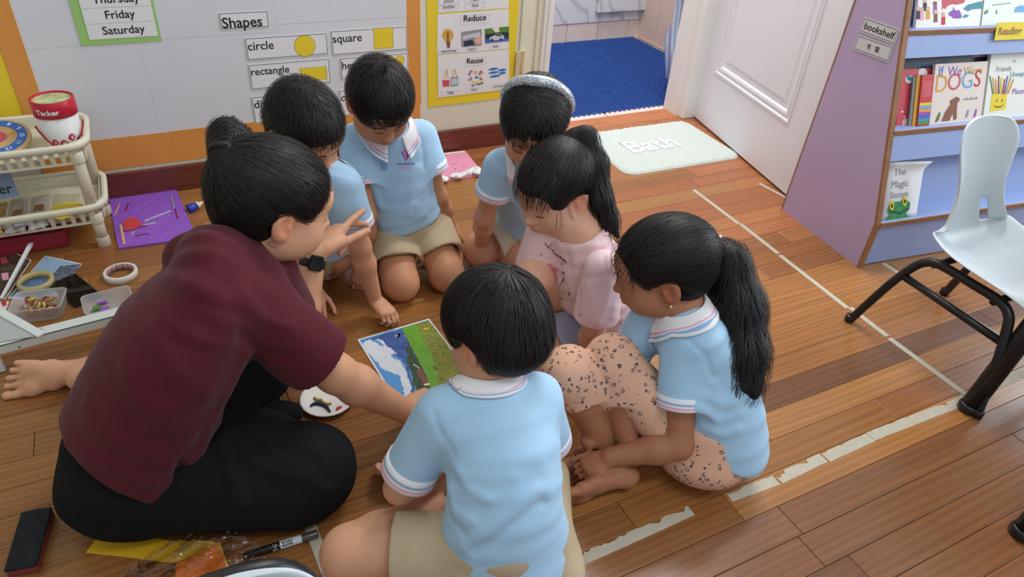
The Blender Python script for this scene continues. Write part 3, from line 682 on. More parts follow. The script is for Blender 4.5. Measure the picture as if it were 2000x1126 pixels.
def word_card(word, tl, br, size, tx, label, shape=None, bold=.0004, dz=0.0, ang=0.0):
    (xa, za), (xb, zb) = WF.px(*tl), WF.px(*br); f = WF.sub(xa, zb, ang, .0024); W = xb-xa; Hh = za-zb
    e = sheet('word_card', f, rect(0, 0, W, Hh), M_white, 0.0006, 0.0020); tag(e, label, 'card', 'shape word cards')
    outline('printed_frame', f, .002, .002, W-.002, Hh-.002, .0016, M_black, .0020, .0023, e)
    text(word, f, tx, Hh-size*0.98-.002, size, M_black, e, z=.0024, bold=bold)
    if shape: shape(e, f, W, Hh)
def _shape(pts, fill=True):
    def g(e, f, W, Hh):
        q = pts(W, Hh); cx = sum(a for a, b in q)/len(q); cy = sum(b for a, b in q)/len(q)
        decal(e, f, [(cx+(a-cx)*1.03, cy+(b-cy)*1.03) for a, b in q], M_black, .0023, 'printed_frame', px=False); decal(e, f, q, INK['yellow'], .0026, 'printed_shape', px=False)
    return g
def heart(W, H):
    return [(W*.80+.036*(16*math.sin(t)**3)/16, H*.56+.036*(13*math.cos(t)-5*math.cos(2*t)-2*math.cos(3*t)-math.cos(4*t))/16) for t in np.linspace(0, 2*math.pi, 40)[:-1]]
word_card('Shapes', (426, 25), (526, 52), .047, .005, 'white title card reading Shapes', bold=.0008)
word_card('circle', (477, 74), (641, 105), .040, .005, 'white word card with yellow circle', _shape(lambda W, H: ellipse(W*.71, H*.47, .036, .036, 36)))
word_card('square', (645, 60), (795, 96), .040, .004, 'white word card with yellow square', _shape(lambda W, H: rect(W*.55, H*.14, W*.55+.072, H*.14+.072)))
word_card('rectangle', (484, 126), (646, 160), .036, .004, 'white word card with yellow rectangle', _shape(lambda W, H: rect(W*.62, H*.16, W*.95, H*.16+.046)))
word_card('heart', (663, 113), (797, 142), .040, .004, 'white word card reading heart behind the kneeling boy', _shape(heart))
word_card('diamond', (490, 189), (649, 224), .040, .005, 'white word card reading diamond behind a cropped black head', _shape(lambda W, H: [(W*.78, H*.1), (W*.9, H*.5), (W*.78, H*.9), (W*.66, H*.5)]))
word_card('oval', (661, 176), (790, 212), .040, .005, 'white word card reading oval behind the kneeling boy', _shape(lambda W, H: ellipse(W*.78, H*.48, .05, .03, 32)))

def recycle_poster():
    f = Fr((0, YW-0.0005, 0), (1, 0, 0), (0, 0, 1))
    e = sheet('recycling_poster', f, pxs(f, [(836, 210), (850, 207), (920, 199), (1000, 188)])+[(1.346, 1.05), (0.957, 1.05)], INK['yellow'], .0005, .0020); tag(e, 'yellow-bordered poster about reduce and reuse beside the doorway', 'poster')
    for p4, z in (([(855, 25), (993, 15), (993, -60), (855, -55)], .0026), ([(853, 106), (993, 95), (993, 17), (854, 28)], .0032), ([(855, 190), (994, 173), (993, 96), (854, 107)], .0038)):
        decal(e, f, p4, M_white, z, 'paper_sheet')
    def box(word, a, b, c, d, size, z, bold=0.0):
        (x0, y0), (x1, y1) = f.px(a, d), f.px(c, b); outline('printed_frame', f, x0, y0, x1, y1, .0008, INK['lightgrey'], z, z+.0003, e)
        text(word, f, (x0+x1)/2, y0+(y1-y0)*.30, size, M_black, e, z=z+.0005, align='CENTER', bold=bold)
    z = .0042
    box('plastic', 857, -6, 895, 9, .016, z); box('bottles', 857, 5, 895, 21, .017, z); box('Paper', 908, -8, 947, 6, .016, z); box('box', 908, 4, 947, 17, .017, z)
    box('Reduce', 899, 26, 954, 47, .032, z, .0005); box('Reuse', 905, 110, 948, 129, .030, z, .0005)
    box('electricity', 856, 95, 896, 105, .016, z); box('water', 909, 90, 933, 101, .015, z); box('fuel', 955, 85, 979, 96, .016, z)
    box('bags', 859, 175, 899, 186, .016, z); box('toys', 908, 169, 942, 180, .016, z); box('containers', 956, 161, 993, 174, .014, z)
    # light bulb
    decal(e, f, [(874+11*math.cos(t)*(1 if math.sin(t) < .3 else .8), 69-13*math.sin(-t)) for t in np.linspace(0, 2*math.pi, 24)[:-1]], INK['amber'], z); decal(e, f, [(872, 62), (876, 62), (875.5, 80), (872.5, 80)], INK['brown'], z+.0004); decal(e, f, [(871, 81), (879, 80), (878, 92), (873, 93)], INK['brown'], z+.0006)
    # tap photograph
    decal(e, f, [(900, 62), (940, 56), (940, 88), (901, 91)], INK['grey'], z); decal(e, f, [(902, 70), (918, 66), (936, 62), (938, 70), (915, 74), (904, 78)], INK['lightgrey'], z+.0004); decal(e, f, [(906, 80), (922, 77), (926, 87), (905, 90)], INK['navy'], z+.0004); decal(e, f, [(927, 72), (938, 70), (939, 85), (930, 86), (926, 80)], INK['skin'], z+.0006)
    # car photograph
    decal(e, f, [(946, 56), (993, 51), (993, 79), (947, 84)], INK['navy'], z); decal(e, f, [(946, 56), (993, 51), (993, 62), (975, 63), (947, 66)], INK['leaf'], z+.0003); decal(e, f, [(960, 55), (973, 53), (975, 61), (967, 63)], INK['cream'], z+.0005); decal(e, f, [(947, 76), (993, 74), (993, 79), (947, 84)], INK['blue'], z+.0004)
    decal(e, f, [(955, 73), (963, 69), (970, 65), (978, 66), (984, 70), (983, 75), (968, 78), (955, 77)], INK['lightgrey'], z+.0008); decal(e, f, [(965, 69), (970, 66), (977, 67), (979, 70)], INK['navy'], z+.0011)
    for x, y in ((960, 77), (977, 76)): decal(e, f, [(x+2.2*math.cos(t), y+2.2*math.sin(t)) for t in np.linspace(0, 6.28, 11)[:-1]], INK['navy'], z+.0012)
    # two tote bags
    decal(e, f, [(863, 154), (877, 152), (877, 168), (864, 169)], INK['rose'], z); decal(e, f, [(864, 153), (877, 151), (877, 155), (864, 156)], INK['cream'], z+.0004); decal(e, f, [(879, 151), (894, 149), (894, 166), (879, 168)], INK['teal'], z); decal(e, f, [(880, 153), (893, 151), (893, 164), (880, 166)], INK['lightgrey'], z+.0003)
    for a, b in (((867, 153), (870, 135)), ((874, 152), (871, 135)), ((882, 151), (885, 134)), ((891, 150), (887, 134))): decal(e, f, [a, (a[0]+1.4, a[1]), (b[0]+1.2, b[1]), b], INK['amber'], z+.0005)
    # toy blocks
    rr = random.Random(4); cs = ['red', 'blue', 'amber', 'teal', 'orange', 'leaf', 'purple', 'yellow']
    for i in range(30):
        x = 912+rr.random()*28; y = 135+rr.random()*30; w = 2.2+rr.random()*3; decal(e, f, [(x, y), (x+w, y-.4), (x+w, y+w*.8), (x, y+w*.9)], INK[cs[i % 8]], z+.0002*(i % 6))
    # blue lids
    for cx, cy, rx in ((963, 134, 10), (980, 136, 9), (963, 141, 10), (980, 142, 8), (966, 148, 11)): decal(e, f, [(cx+rx*math.cos(t), cy+2.6*math.sin(t)-.12*rx*math.cos(t)) for t in np.linspace(0, 6.28, 19)[:-1]], INK['sky'], z+.0002); decal(e, f, [(cx+rx*.75*math.cos(t), cy-.4+1.6*math.sin(t)-.12*rx*math.cos(t)) for t in np.linspace(0, 6.28, 19)[:-1]], INK['blue'], z+.0006)
recycle_poster()

# ------------------------------------------------------------------ bathroom things
def bathroom_things():
    M_bl = mat('blue_plastic_mat', (46, 88, 164), .5, var=.06, vscale=10)
    e = empty('drainage_mat', (2.3, 3.2, -.012), 'blue plastic drainage mat of clipped tiles on the bathroom floor', 'mat'); T = .2665; x0, y0 = 1.79, 2.722; proto = None
    for i in range(4):
        for j in range(4):
            if proto is None:
                mb = MB(); mb.box((x0+T/2, y0+T/2, -.002), (T/2-.001, T/2-.001, .0035)); n = 15; s = T/n
                for a in range(n):
                    for b in range(n):
                        c = (x0+(a+.5)*s, y0+(b+.5)*s, .0045); h = (s*.42, s*.17, .0035) if (a+b) % 2 else (s*.17, s*.42, .0035); mb.box(c, h)
                for a in range(9): mb.box((x0+.015+a*.03, y0-.004, -.002), (.006, .006, .003))
                proto = mb.build('mat_tile', M_bl, e); 
            else:
                o = proto.copy(); COL.objects.link(o); o.parent = e; o.location = (i*T, j*T, 0)
    # left column under the frame
    for j in range(4):
        o = proto.copy(); COL.objects.link(o); o.parent = e; o.location = (-T, j*T, 0)
    # striped carrier bag hanging behind the door frame
    m = bpy.data.materials.new('striped_plastic_bag'); m.use_nodes = True; nt = m.node_tree; b = nt.nodes['Principled BSDF']; N = nt.nodes.new; L = nt.links.new
    tc = N('ShaderNodeTexCoord'); mp = N('ShaderNodeMapping'); mp.inputs['Rotation'].default_value = (0, .15, .6); L(tc.outputs['Object'], mp.inputs[0]); wv = N('ShaderNodeTexWave'); wv.bands_direction = 'X'; wv.inputs['Scale'].default_value = 7; wv.inputs['Distortion'].default_value = 1.2; wv.inputs['Detail'].default_value = 1; L(mp.outputs[0], wv.inputs['Vector'])
    rp = N('ShaderNodeValToRGB'); el = rp.color_ramp.elements; el[0].position = .0; el[0].color = (*lin((150, 158, 206)), 1); el[1].position = .35; el[1].color = (*lin((214, 226, 240)), 1); q = el.new(.75); q.color = (*lin((226, 234, 244)), 1); q = el.new(.95); q.color = (*lin((160, 200, 230)), 1); L(wv.outputs[1], rp.inputs[0]); L(rp.outputs[0], b.inputs['Base Color']); b.inputs['Roughness'].default_value = .3; b.inputs['Transmission Weight'].default_value = .15
    c0 = PY(1346, 100, 2.84); rs = np.random.RandomState(2); V = []; F = []; nu, nv = 28, 22
    for i in range(nv):
        t = i/(nv-1); z = .05+t*.66; r = (.085+.06*math.sin(min(t*3.0, 1)*math.pi/2)-.030*t)*(1 if i not in (0,) else .55)
        for j in range(nu):
            a = 2*math.pi*j/nu; rr = r*(1+.12*math.sin(3*a+4*t)+.07*math.sin(7*a-9*t)+.04*math.sin(11*a+17*t)); V.append((c0[0]+.015*math.sin(5*t)+rr*math.cos(a), c0[1]+rr*.75*math.sin(a), z))
    F = [(i*nu+j, i*nu+(j+1) % nu, (i+1)*nu+(j+1) % nu, (i+1)*nu+j) for i in range(nv-1) for j in range(nu)]+[tuple(range(nu))[::-1], tuple((nv-1)*nu+j for j in range(nu))]
    g = mk('carrier_bag', V, F, m, None, True); tag(g, 'blue and white striped plastic bag hanging inside the bathroom doorway', 'bag')
    f = Fr(c0+A3((-.02, -.115, 0)), (1, -.1, 0), (0, 0, 1))
    for pts, mm in (([(1346, 20), (1362, 34), (1368, 50), (1349, 46)], INK['dkgreen']), ([(1345, 0), (1353, 0), (1372, 40), (1366, 46)], INK['purple'])): decal(g, f, pts, mm, .004)
bathroom_things()
def bath_mat():
    M_m = mat('white_green_pile', (206, 216, 212), .95, spec=.1, var=.05, vscale=120, bump=1.0, bscale=240)
    cs = [P(1147, 258, .01), P(1345, 234, .01), P(1441, 303, .01), P(1207, 343, .01)]; ux = nrm((cs[1]-cs[0])+(cs[2]-cs[3])); ctr = sum(cs)/4; uy = np.cross((0, 0, 1), ux); f = Fr((ctr[0], ctr[1], 0), ux, uy)
    hw = (np.linalg.norm(cs[1]-cs[0])+np.linalg.norm(cs[2]-cs[3]))/4+.005; hh = .215; r = .055; n = 78; m_ = 56; V = []; F = []; rs = np.random.RandomState(3)
    for i in range(n+1):
        for j in range(m_+1):
            u = -1+2*i/n; v = -1+2*j/m_; x = u*hw; y = v*hh; ax = max(abs(x)-(hw-r), 0); ay = max(abs(y)-(hh-r), 0)
            if ax > 0 and ay > 0:
                k = math.hypot(ax, ay); mm = max(ax, ay)
                if k > 0: s_ = mm/k; x = math.copysign(hw-r+ax*s_, x); y = math.copysign(hh-r+ay*s_, y)
            e = min(1-abs(u), 1-abs(v)); z = .010*min(1, (e/.045))**.5+.0016*rs.randn()*min(1, e*20); V.append(f(x, y, max(z, .0008)))
    F = [(i*(m_+1)+j, (i+1)*(m_+1)+j, (i+1)*(m_+1)+j+1, i*(m_+1)+j+1) for i in range(n) for j in range(m_)]
    e = mk('bath_mat', V, F, M_m, None, True); tag(e, 'fluffy pale mint bath mat lettered Bath, before the bathroom doorway', 'mat')
    M_l = mat('white_raised_pile', (222, 220, 232), .95, spec=.1, bump=.8, bscale=240); (x, y) = f.px(1228, 300); t = text('Bath', f, x, y-.02, .16, M_l, e, z=.0128, bold=.004, width=.26)
    if t:
        md = t.modifiers.new('thickness', 'SOLIDIFY'); md.thickness = .004; md.offset = -1
bath_mat()
# ------------------------------------------------------------------ bookshelf with slanted displays
SO = A3((2.045, 1.215, 0)); SU = A3((0.9923, -0.1237, 0)); SV = A3((0.1237, 0.9923, 0))
def S3(u, v, z): return SO+SU*u+SV*v+A3((0, 0, z))
def fv(z): return 0.0 if z < .169 else (z-.169)*.305
def bookshelf():
    M_pu = mat('lilac_laminate', (186, 166, 204), .45, var=.03, vscale=3); M_bl = mat('periwinkle_laminate', (156, 177, 226), .45, var=.02, vscale=3); M_ed = mat('brown_edge_banding', (150, 106, 72), .5, var=.15, vscale=20)
    e = empty('bookshelf', S3(.6, .2, 0), 'lilac and blue slanted display bookshelf with brown edging, at right', 'bookshelf'); Ln = 1.35; top = 1.15
    fp = [(0, 0), (0, .169), (fv(top), top)]; bp = [(.385, top), (.42, 0)]
    for u0, u1 in ((-.018, 0.0), (Ln, Ln+.018)):
        mb = MB(); mb.prism([S3(u0, v+.010, z) for v, z in fp]+[S3(u0, v, z) for v, z in bp], SU*0, SU*(u1-u0)); mb.build('side_panel', M_pu, e)
        mb = MB(); mb.prism([S3(u0, v, z) for v, z in fp]+[S3(u0, v+.0102, z) for v, z in fp[::-1]], SU*-.0006, SU*(u1-u0+.0006)); mb.build('edge_strip', M_ed, e)
        mb = MB(); mb.prism([S3(u0, v, z) for v, z in bp]+[S3(u0, v+.006, z) for v, z in bp[::-1]], SU*-.0006, SU*(u1-u0+.0006)); mb.build('edge_strip', M_ed, e)
    mb = MB(); mb.prism([S3(0, .012, .004), S3(0, .024, .004), S3(0, .024, .160), S3(0, .012, .160)], SU*0, SU*Ln); mb.build('plinth', M_bl, e)
    for z in (.160, .445, .730, 1.01):
        v0 = fv(z+.012)
        mb = MB(); mb.prism([S3(0, v0+.002, z), S3(0, v0+.12, z), S3(0, v0+.12, z+.012), S3(0, v0+.002, z+.012)], SU*.0005, SU*(Ln-.0005)); mb.build('ledge', M_bl, e)
        mb = MB(); mb.prism([S3(0, v0-.003, z-.001), S3(0, v0+.0025, z-.001), S3(0, v0+.0025, z+.013), S3(0, v0-.003, z+.013)], SU*.0005, SU*(Ln-.0005)); mb.build('edge_strip', M_ed, e)
        if z > .2:
            h = .080 if z < .5 else .064; mb = MB(); a, b = fv(z)+.004, fv(z-h)+.004; mb.prism([S3(0, a, z), S3(0, a+.010, z), S3(0, b+.010, z-h), S3(0, b, z-h)], SU*.0005, SU*(Ln-.0005)); mb.build('fascia', M_bl, e)
        zt = z+.29; a, b = fv(z)+.075, fv(zt)+.075; mb = MB(); mb.prism([S3(0, a, z+.012), S3(0, a+.009, z+.012), S3(0, b+.009, zt), S3(0, b, zt)], SU*.0005, SU*(Ln-.0005)); mb.build('back_board', M_bl, e)
    # word labels on the side panel
    f = Fr(S3(-.0185, .42, 0), -SV, (0, 0, 1))
    for word, pts, lab in (('bookshelf', [(1687, 32), (1760, 57), (1748, 88), (1679, 62)], 'white label reading bookshelf on lilac side panel'), (None, [(1677, 67), (1746, 90), (1736, 122), (1667, 97)], 'white label with two Chinese characters on lilac side panel')):
        q = pxs(f, pts); o = q[3]; ux = A3((q[2][0]-q[3][0], q[2][1]-q[3][1], 0)); W = np.linalg.norm(ux); Hh = math.hypot(q[0][0]-q[3][0], q[0][1]-q[3][1]); g = f.sub(o[0], o[1], math.atan2(ux[1], ux[0]), .0005)
        t = sheet('word_label', g, rect(0, 0, W, Hh), mat('laminated_label', (208, 208, 214), .3), .0002, .0012); tag(t, lab, 'label'); outline('printed_frame', g, .004, .004, W-.004, Hh-.004, .0015, M_black, .0012, .0014, t)
        if word: text(word, g, W/2, Hh*.30, Hh*.60, M_black, t, z=.0016, align='CENTER', bold=.0004, width=W*.84)
        else:
            s = Hh*.36; st = [((.1, .78), (.72, .80)), ((.72, .80), (.70, .55)), ((.05, .50), (.85, .55)), ((.85, .55), (.80, .12)), ((.80, .12), (.68, .2)), ((.42, 1.0), (.44, -.05)), ((.78, .98), (.9, .86))]
            st2 = [((.05, .82), (.48, .84)), ((.48, .84), (.42, .52)), ((.28, 1.0), (.22, .7)), ((.22, .7), (.02, .5)), ((.58, .9), (.92, .9)), ((.58, .9), (.6, .56)), ((.92, .9), (.9, .56)), ((.6, .58), (.9, .58)), ((.02, .38), (.98, .40)), ((.5, .5), (.5, -.08)), ((.46, .36), (.05, 0)), ((.54, .36), (.98, .02))]
            mb = MB()
            for ox, ss in ((W*.40-s*.6, st), (W*.56, st2)):
                for a, b in ss:
                    pa = A3((ox+a[0]*s, Hh*.32+a[1]*s, 0)); pb = A3((ox+b[0]*s, Hh*.32+b[1]*s, 0)); d = nrm(pb-pa); nn = A3((-d[1], d[0], 0))*.0011; mb.prism([g(*(pa+nn)[:2]), g(*(pa-nn)[:2]), g(*(pb-nn)[:2]), g(*(pb+nn)[:2])], g.n*.0012, g.n*.0015)
            mb.build('lettering', M_black, t)
    # yellow sign on the upper fascia
    a, b = fv(.730)+.004, fv(.666)+.004; g = Fr(S3(0, b, .666), SU, S3(0, a, .73)-S3(0, b, .666)); q = pxs(g, [(1937, 79), (2010, 71), (2016, 35), (1944, 42)])
    x0, y0 = q[0]; W = .20; Hh = q[3][1]-q[0][1]-.004; t = sheet('sign', g, rect(x0, y0, x0+W, y0+Hh), INK['yellow'], .0070, .0095); tag(t, 'small yellow lettered sign on the upper blue shelf fascia', 'sign'); text('Reading', g, x0+.008, y0+Hh*.30, Hh*.62, INK['brown'], t, z=.0099, bold=.0006)
bookshelf()
def shelf_plane(z, dv=.028):
    """display plane of a ledge: books lean back on the board"""
    a, b = fv(z)+dv, fv(z+.29)+dv+.02; return Fr(S3(0, a, z+.0125), SU, S3(0, b, z+.29)-S3(0, a, z))
def book(name, g, x0, x1, h, th, cover, label, depth=0.0, y0=.0, spine=None):
    """a leaning picture book: cover, page block, on the ledge; depth = how far behind the front row"""
    f = Fr(g(0, 0, -depth), g.ux, g.uy); mb = MB(); mb.box(f((x0+x1)/2, y0+h/2, -th/2), ((x1-x0)/2-.002, h/2-.003, th/2-.0015), f.ux, f.uy, f.n)
    e = empty(name, f((x0+x1)/2, y0, -th/2), label, 'book', 'picture books on the shelf'); mb.build('pages', INK['cream'], e)
    mb = MB(); mb.box(f((x0+x1)/2, y0+h/2, -.0008), ((x1-x0)/2, h/2, .0008), f.ux, f.uy, f.n); mb.box(f((x0+x1)/2, y0+h/2, -th+.0008), ((x1-x0)/2, h/2, .0008), f.ux, f.uy, f.n); mb.box(f(x0+.0008, y0+h/2, -th/2), (.0008, h/2, th/2), f.ux, f.uy, f.n); mb.build('cover', cover, e); return e, f
def books():
    g = shelf_plane(.445); X = lambda x, y: g.px(x, y)
    x0, x1 = X(1815, 240)[0], X(1917, 220)[0]; h = X(1830, 125)[1]
    e, f = book('picture_book', g, x0, x1, h, .010, mat('pale_pink_cover', (234, 220, 212), .4), 'pale pink picture book with a brown dog on its cover')
    for w, x, y, s, c in (('If', .012, .80, .036, 'blue'), ('We', .046, .80, .034, 'purple'), ('Were', .103, .80, .030, 'amber'), ('D', .004, .54, .064, 'amber'), ('O', .048, .555, .064, 'rose'), ('G', .098, .57, .064, 'sky'), ('S', .144, .585, .064, 'red')): text(w, f, x0+x*(x1-x0)/.19, h*y, s*(x1-x0)/.19, INK[c], e, z=.0006)
    decal(e, f, [(x0+a*(x1-x0), b*h) for a, b in ((.22, .04), (.28, .2), (.36, .32), (.34, .38), (.40, .41), (.46, .44), (.52, .42), (.54, .37), (.50, .34), (.50, .22), (.52, .06), (.46, .04), (.43, .16), (.38, .04))], INK['brown'], .0006, px=False); decal(e, f, [(x0+a*(x1-x0), b*h) for a, b in ((.10, .03), (.16, .05), (.2, .16), (.14, .16))], INK['brown'], .0006, px=False)
    for a, c in ((.13, 'leaf'), (.84, 'purple'), (.68, 'grey')): decal(e, f, [(x0+(a+p)*(x1-x0), q*h) for p, q in ((0, .06), (.05, .08), (.06, .2), (.03, .2))], INK[c], .0009, px=False)
    for i in range(9): decal(e, f, rect(x0+(.60+i*.032)*(x1-x0), h*.37, x0+(.622+i*.032)*(x1-x0), h*(.39+.012*(i % 3))), INK['grey'], .0006, px=False)
    xa, xb = X(1921, 220)[0], X(2060, 200)[0]; hb = X(1940, 105)[1]
    e, f = book('picture_book', g, xa, xb, hb, .012, mat('white_cover', (234, 236, 228), .35), 'white picture book with yellow smiling pencil mug')
    decal(e, f, [(1933, 218), (1964, 213), (1967, 180), (1960, 182), (1950, 186), (1938, 180), (1935, 200)], INK['yellow'], .0006)
    for i in range(9): a = 1938+i*3.6; decal(e, f, [(a, 184), (a+2.6, 183), (a+5+2.2*(i-4), 148+3*(i % 3)), (a+3+2.2*(i-4), 148+3*(i % 3))], INK[['leaf', 'amber', 'orange', 'brown', 'yellow', 'red', 'blue', 'amber', 'orange'][i]], .0008+.0001*i)
    for x in (1946, 1956): decal(e, f, [(x, 194), (x+1.8, 193.6), (x+1.5, 199), (x+.2, 199)], M_black, .001)
    decal(e, f, [(1940, 205), (1945, 210), (1955, 209), (1961, 201), (1955, 207), (1946, 208)], M_black, .001)
    qx = X(1945, 140); text('Friends', f, qx[0], qx[1], .024, INK['grey'], e, z=.0014); qx = X(1978, 122); text('in', f, qx[0], qx[1], .018, INK['grey'], e, z=.0014); qx = X(1972, 150); text('Unexpected', f, qx[0], qx[1], .024, INK['teal'], e, z=.0014); qx = X(1976, 184); text('Places', f, qx[0], qx[1], .026, INK['purple'], e, z=.0014)
    # dark book behind
    xa, xb = X(1774, 150)[0], X(1955, 100)[0]+.02; e, f = book('picture_book', g, xa, xb, X(1830, 92)[1], .012, mat('charcoal_cover', (52, 60, 72), .35), 'dark charcoal picture book standing behind the pale pink one', depth=.030); qx = f.px(1783, 131); text('Where W', f, qx[0], qx[1]-.006, .036, INK['sky'], e, z=.0006)
    decal(e, f, [(1898, 112), (1904, 104), (1914, 102), (1922, 100), (1932, 103), (1938, 110)], INK['pink'], .0006)
    # red book at the left, thin books in front of it
    xa, xb = X(1757, 250)[0]+.001, X(1828, 130)[0]; e, f = book('picture_book', g, xa, xb, X(1790, 134)[1], .009, mat('coral_cover', (206, 70, 84), .4), 'coral red picture book with balloons beside the edging', depth=.016)
    for x, y, r, c in ((1776, 155, 8, 'white'), (1775, 152, 5, 'teal'), (1802, 142, 9, 'white'), (1780, 203, 6, 'orange'), (1781, 188, 5, 'blue'), (1770, 240, 9, 'skin'), (1762, 218, 2, 'white'), (1766, 228, 1.5, 'white')): decal(e, f, [(x+r*math.cos(t), y+r*math.sin(t)) for t in np.linspace(0, 6.28, 17)[:-1]], INK[c], .0007 if c != 'teal' else .001)
    for k, (xs, w, hp, c, lab) in enumerate(((1778, .010, 150, 'grey', 'thin grey picture book edge next to the coral one'), (1783, .010, 148, 'amber', 'thin buff picture book edge between grey and red books'))):
        xa = X(xs, 245)[0]; e, f = book('picture_book', g, xa, xa+w+.012, X(1795, hp)[1], .006, INK[c], lab, depth=.006-.003*k)
    xa, xb = X(1790, 245)[0], X(1812, 240)[0]; e, f = book('picture_book', g, xa, xb+.004, X(1805, 146)[1], .008, mat('red_gloss_cover', (204, 44, 56), .35), 'narrow red book with rainbow stripes at its foot', depth=-.002); hh = X(1805, 146)[1]
    for i, c in enumerate(('leaf', 'teal', 'blue', 'purple', 'orange', 'sky', 'yellow')): decal(e, f, rect(xa+.001, .004+i*hh*.062, xb+.003, .004+(i+.92)*hh*.062), INK[c], .0006, px=False)
    for i in range(7): decal(e, f, rect(xa+.010, hh*(.58+.045*i), xb-.004, hh*(.59+.045*i)), INK['pink'], .0006, px=False)
    # upper ledge
    g2 = shelf_plane(.730); X2 = lambda x, y: g2.px(x, y); xa, xb = X2(1789, 40)[0], X2(1916, 26)[0]
    e, f = book('picture_book', g2, xa, xb, .23, .010, mat('white_gloss_cover', (236, 234, 228), .35), 'white picture book with red and purple monsters on upper ledge')
    decal(e, f, [(1839, -8), (1890, -8), (1882, 6), (1870, 9), (1860, 8), (1850, 12), (1846, 18), (1843, 14), (1840, 20)], INK['rose'], .0006); decal(e, f, [(1853, 24), (1861, 20), (1862, 13), (1865, 20), (1874, 20), (1878, 30), (1877, 36), (1862, 36), (1858, 32), (1853, 30)], INK['purple'], .0006); decal(e, f, [(1881, 17), (1890, 9), (1902, 6), (1918, 2), (1918, 17), (1900, 18), (1890, 22)], INK['teal'], .0006); decal(e, f, [(1880, 32), (1886, 28), (1893, 30), (1888, 34), (1881, 35)], INK['teal'], .0006)
    for x, y, c in ((1793, 22, 'navy'), (1800, 24, 'pink'), (1812, 22, 'amber'), (1826, 12, 'purple'), (1827, 28, 'brown'), (1806, 6, 'navy'), (1842, 33, 'red')):
        decal(e, f, [(x-4, y+16), (x+4, y+15), (x+4, y-1), (x-3, y)], INK[c], .0006); decal(e, f, [(x+4*math.cos(t), y-5+4.5*math.sin(t)) for t in np.linspace(0, 6.28, 13)[:-1]], INK['skin' if c != 'purple' else 'brown'], .0008)
    xa, xb = X2(1919, 25)[0], X2(2070, 10)[0]; e, f = book('picture_book', g2, xa, xb, .24, .010, mat('mint_cover', (224, 232, 224), .35), 'pale mint picture book at the right of the upper ledge'); 
    for i in range(10): decal(e, f, [(1938+i*3.7, 11-i*.4), (1940.4+i*3.7, 10.7-i*.4), (1940.4+i*3.7, 8.7-i*.4), (1938+i*3.7, 9-i*.4)], INK['grey'], .0006)
    for x, y in ((1922, 28), (1926, 26), (1944, 27)): decal(e, f, [(x, y), (x+3, y), (x+4, y-9), (x+1, y-5)], INK['leaf'], .0006)
    decal(e, f, [(1980, 24), (1984, 14), (1994, 10), (2004, 12), (2004, 24)], INK['sky'], .0006)
    # child's frog booklet on the lowest ledge
    g3 = shelf_plane(.160, .020); X3 = lambda x, y: g3.px(x, y); xa, xb = .003, X3(1788, 425)[0]; ht = X3(1760, 312)[1]
    V = []; F = []; n = 14
    for i in range(n+1):
        t = i/n; curl = .022*max(0, t-.86)**1.2*8
        for j in (0, 1, 2, 3): V.append(g3(xa+(xb-xa)*j/3+(.012*t if j == 3 else 0), ht*t*(1-.02*j*t), .002+curl+(.012*max(0, t-.8)*5 if j == 3 else 0)))
    F = [(i*4+j, i*4+j+1, (i+1)*4+j+1, (i+1)*4+j) for i in range(n) for j in range(3)]
    e = mk('drawing_booklet', V, F, mat('drawing_paper', (228, 230, 234), .7), None, True); tag(e, "child's booklet with a green crayon frog on the lowest blue ledge", 'booklet'); md = e.modifiers.new('thickness', 'SOLIDIFY'); md.thickness = .0012
    for w, px_, s in (('The', (1744, 343), .034), ('Magic', (1738, 367), .034), ('Stones', (1736, 387), .030)): q = X3(*px_); text(w, g3, max(q[0], .004), q[1], s, INK['grey'], e, z=.004)
    fg = mat('crayon_green', (66, 150, 92), .8, var=.25, vscale=60)
    decal(e, g3, [(1731, 412), (1735, 400), (1744, 394), (1758, 392), (1770, 390), (1776, 396), (1774, 408), (1768, 416), (1772, 424), (1775, 415), (1773, 427), (1750, 431), (1728, 436), (1730, 424), (1736, 420)], fg, .0042); decal(e, g3, [(1734, 409), (1755, 414), (1773, 404), (1773, 407), (1755, 418), (1735, 413)], INK['dkgreen'], .0046)
    for x, y in ((1740, 401), (1765, 392)):
        decal(e, g3, [(x+4*math.cos(t), y+10*math.sin(t)) for t in np.linspace(0, 6.28, 17)[:-1]], INK['yellow'], .0047); decal(e, g3, [(x+1.8*math.cos(t), y+.5+4*math.sin(t)) for t in np.linspace(0, 6.28, 13)[:-1]], M_black, .0051)
books()

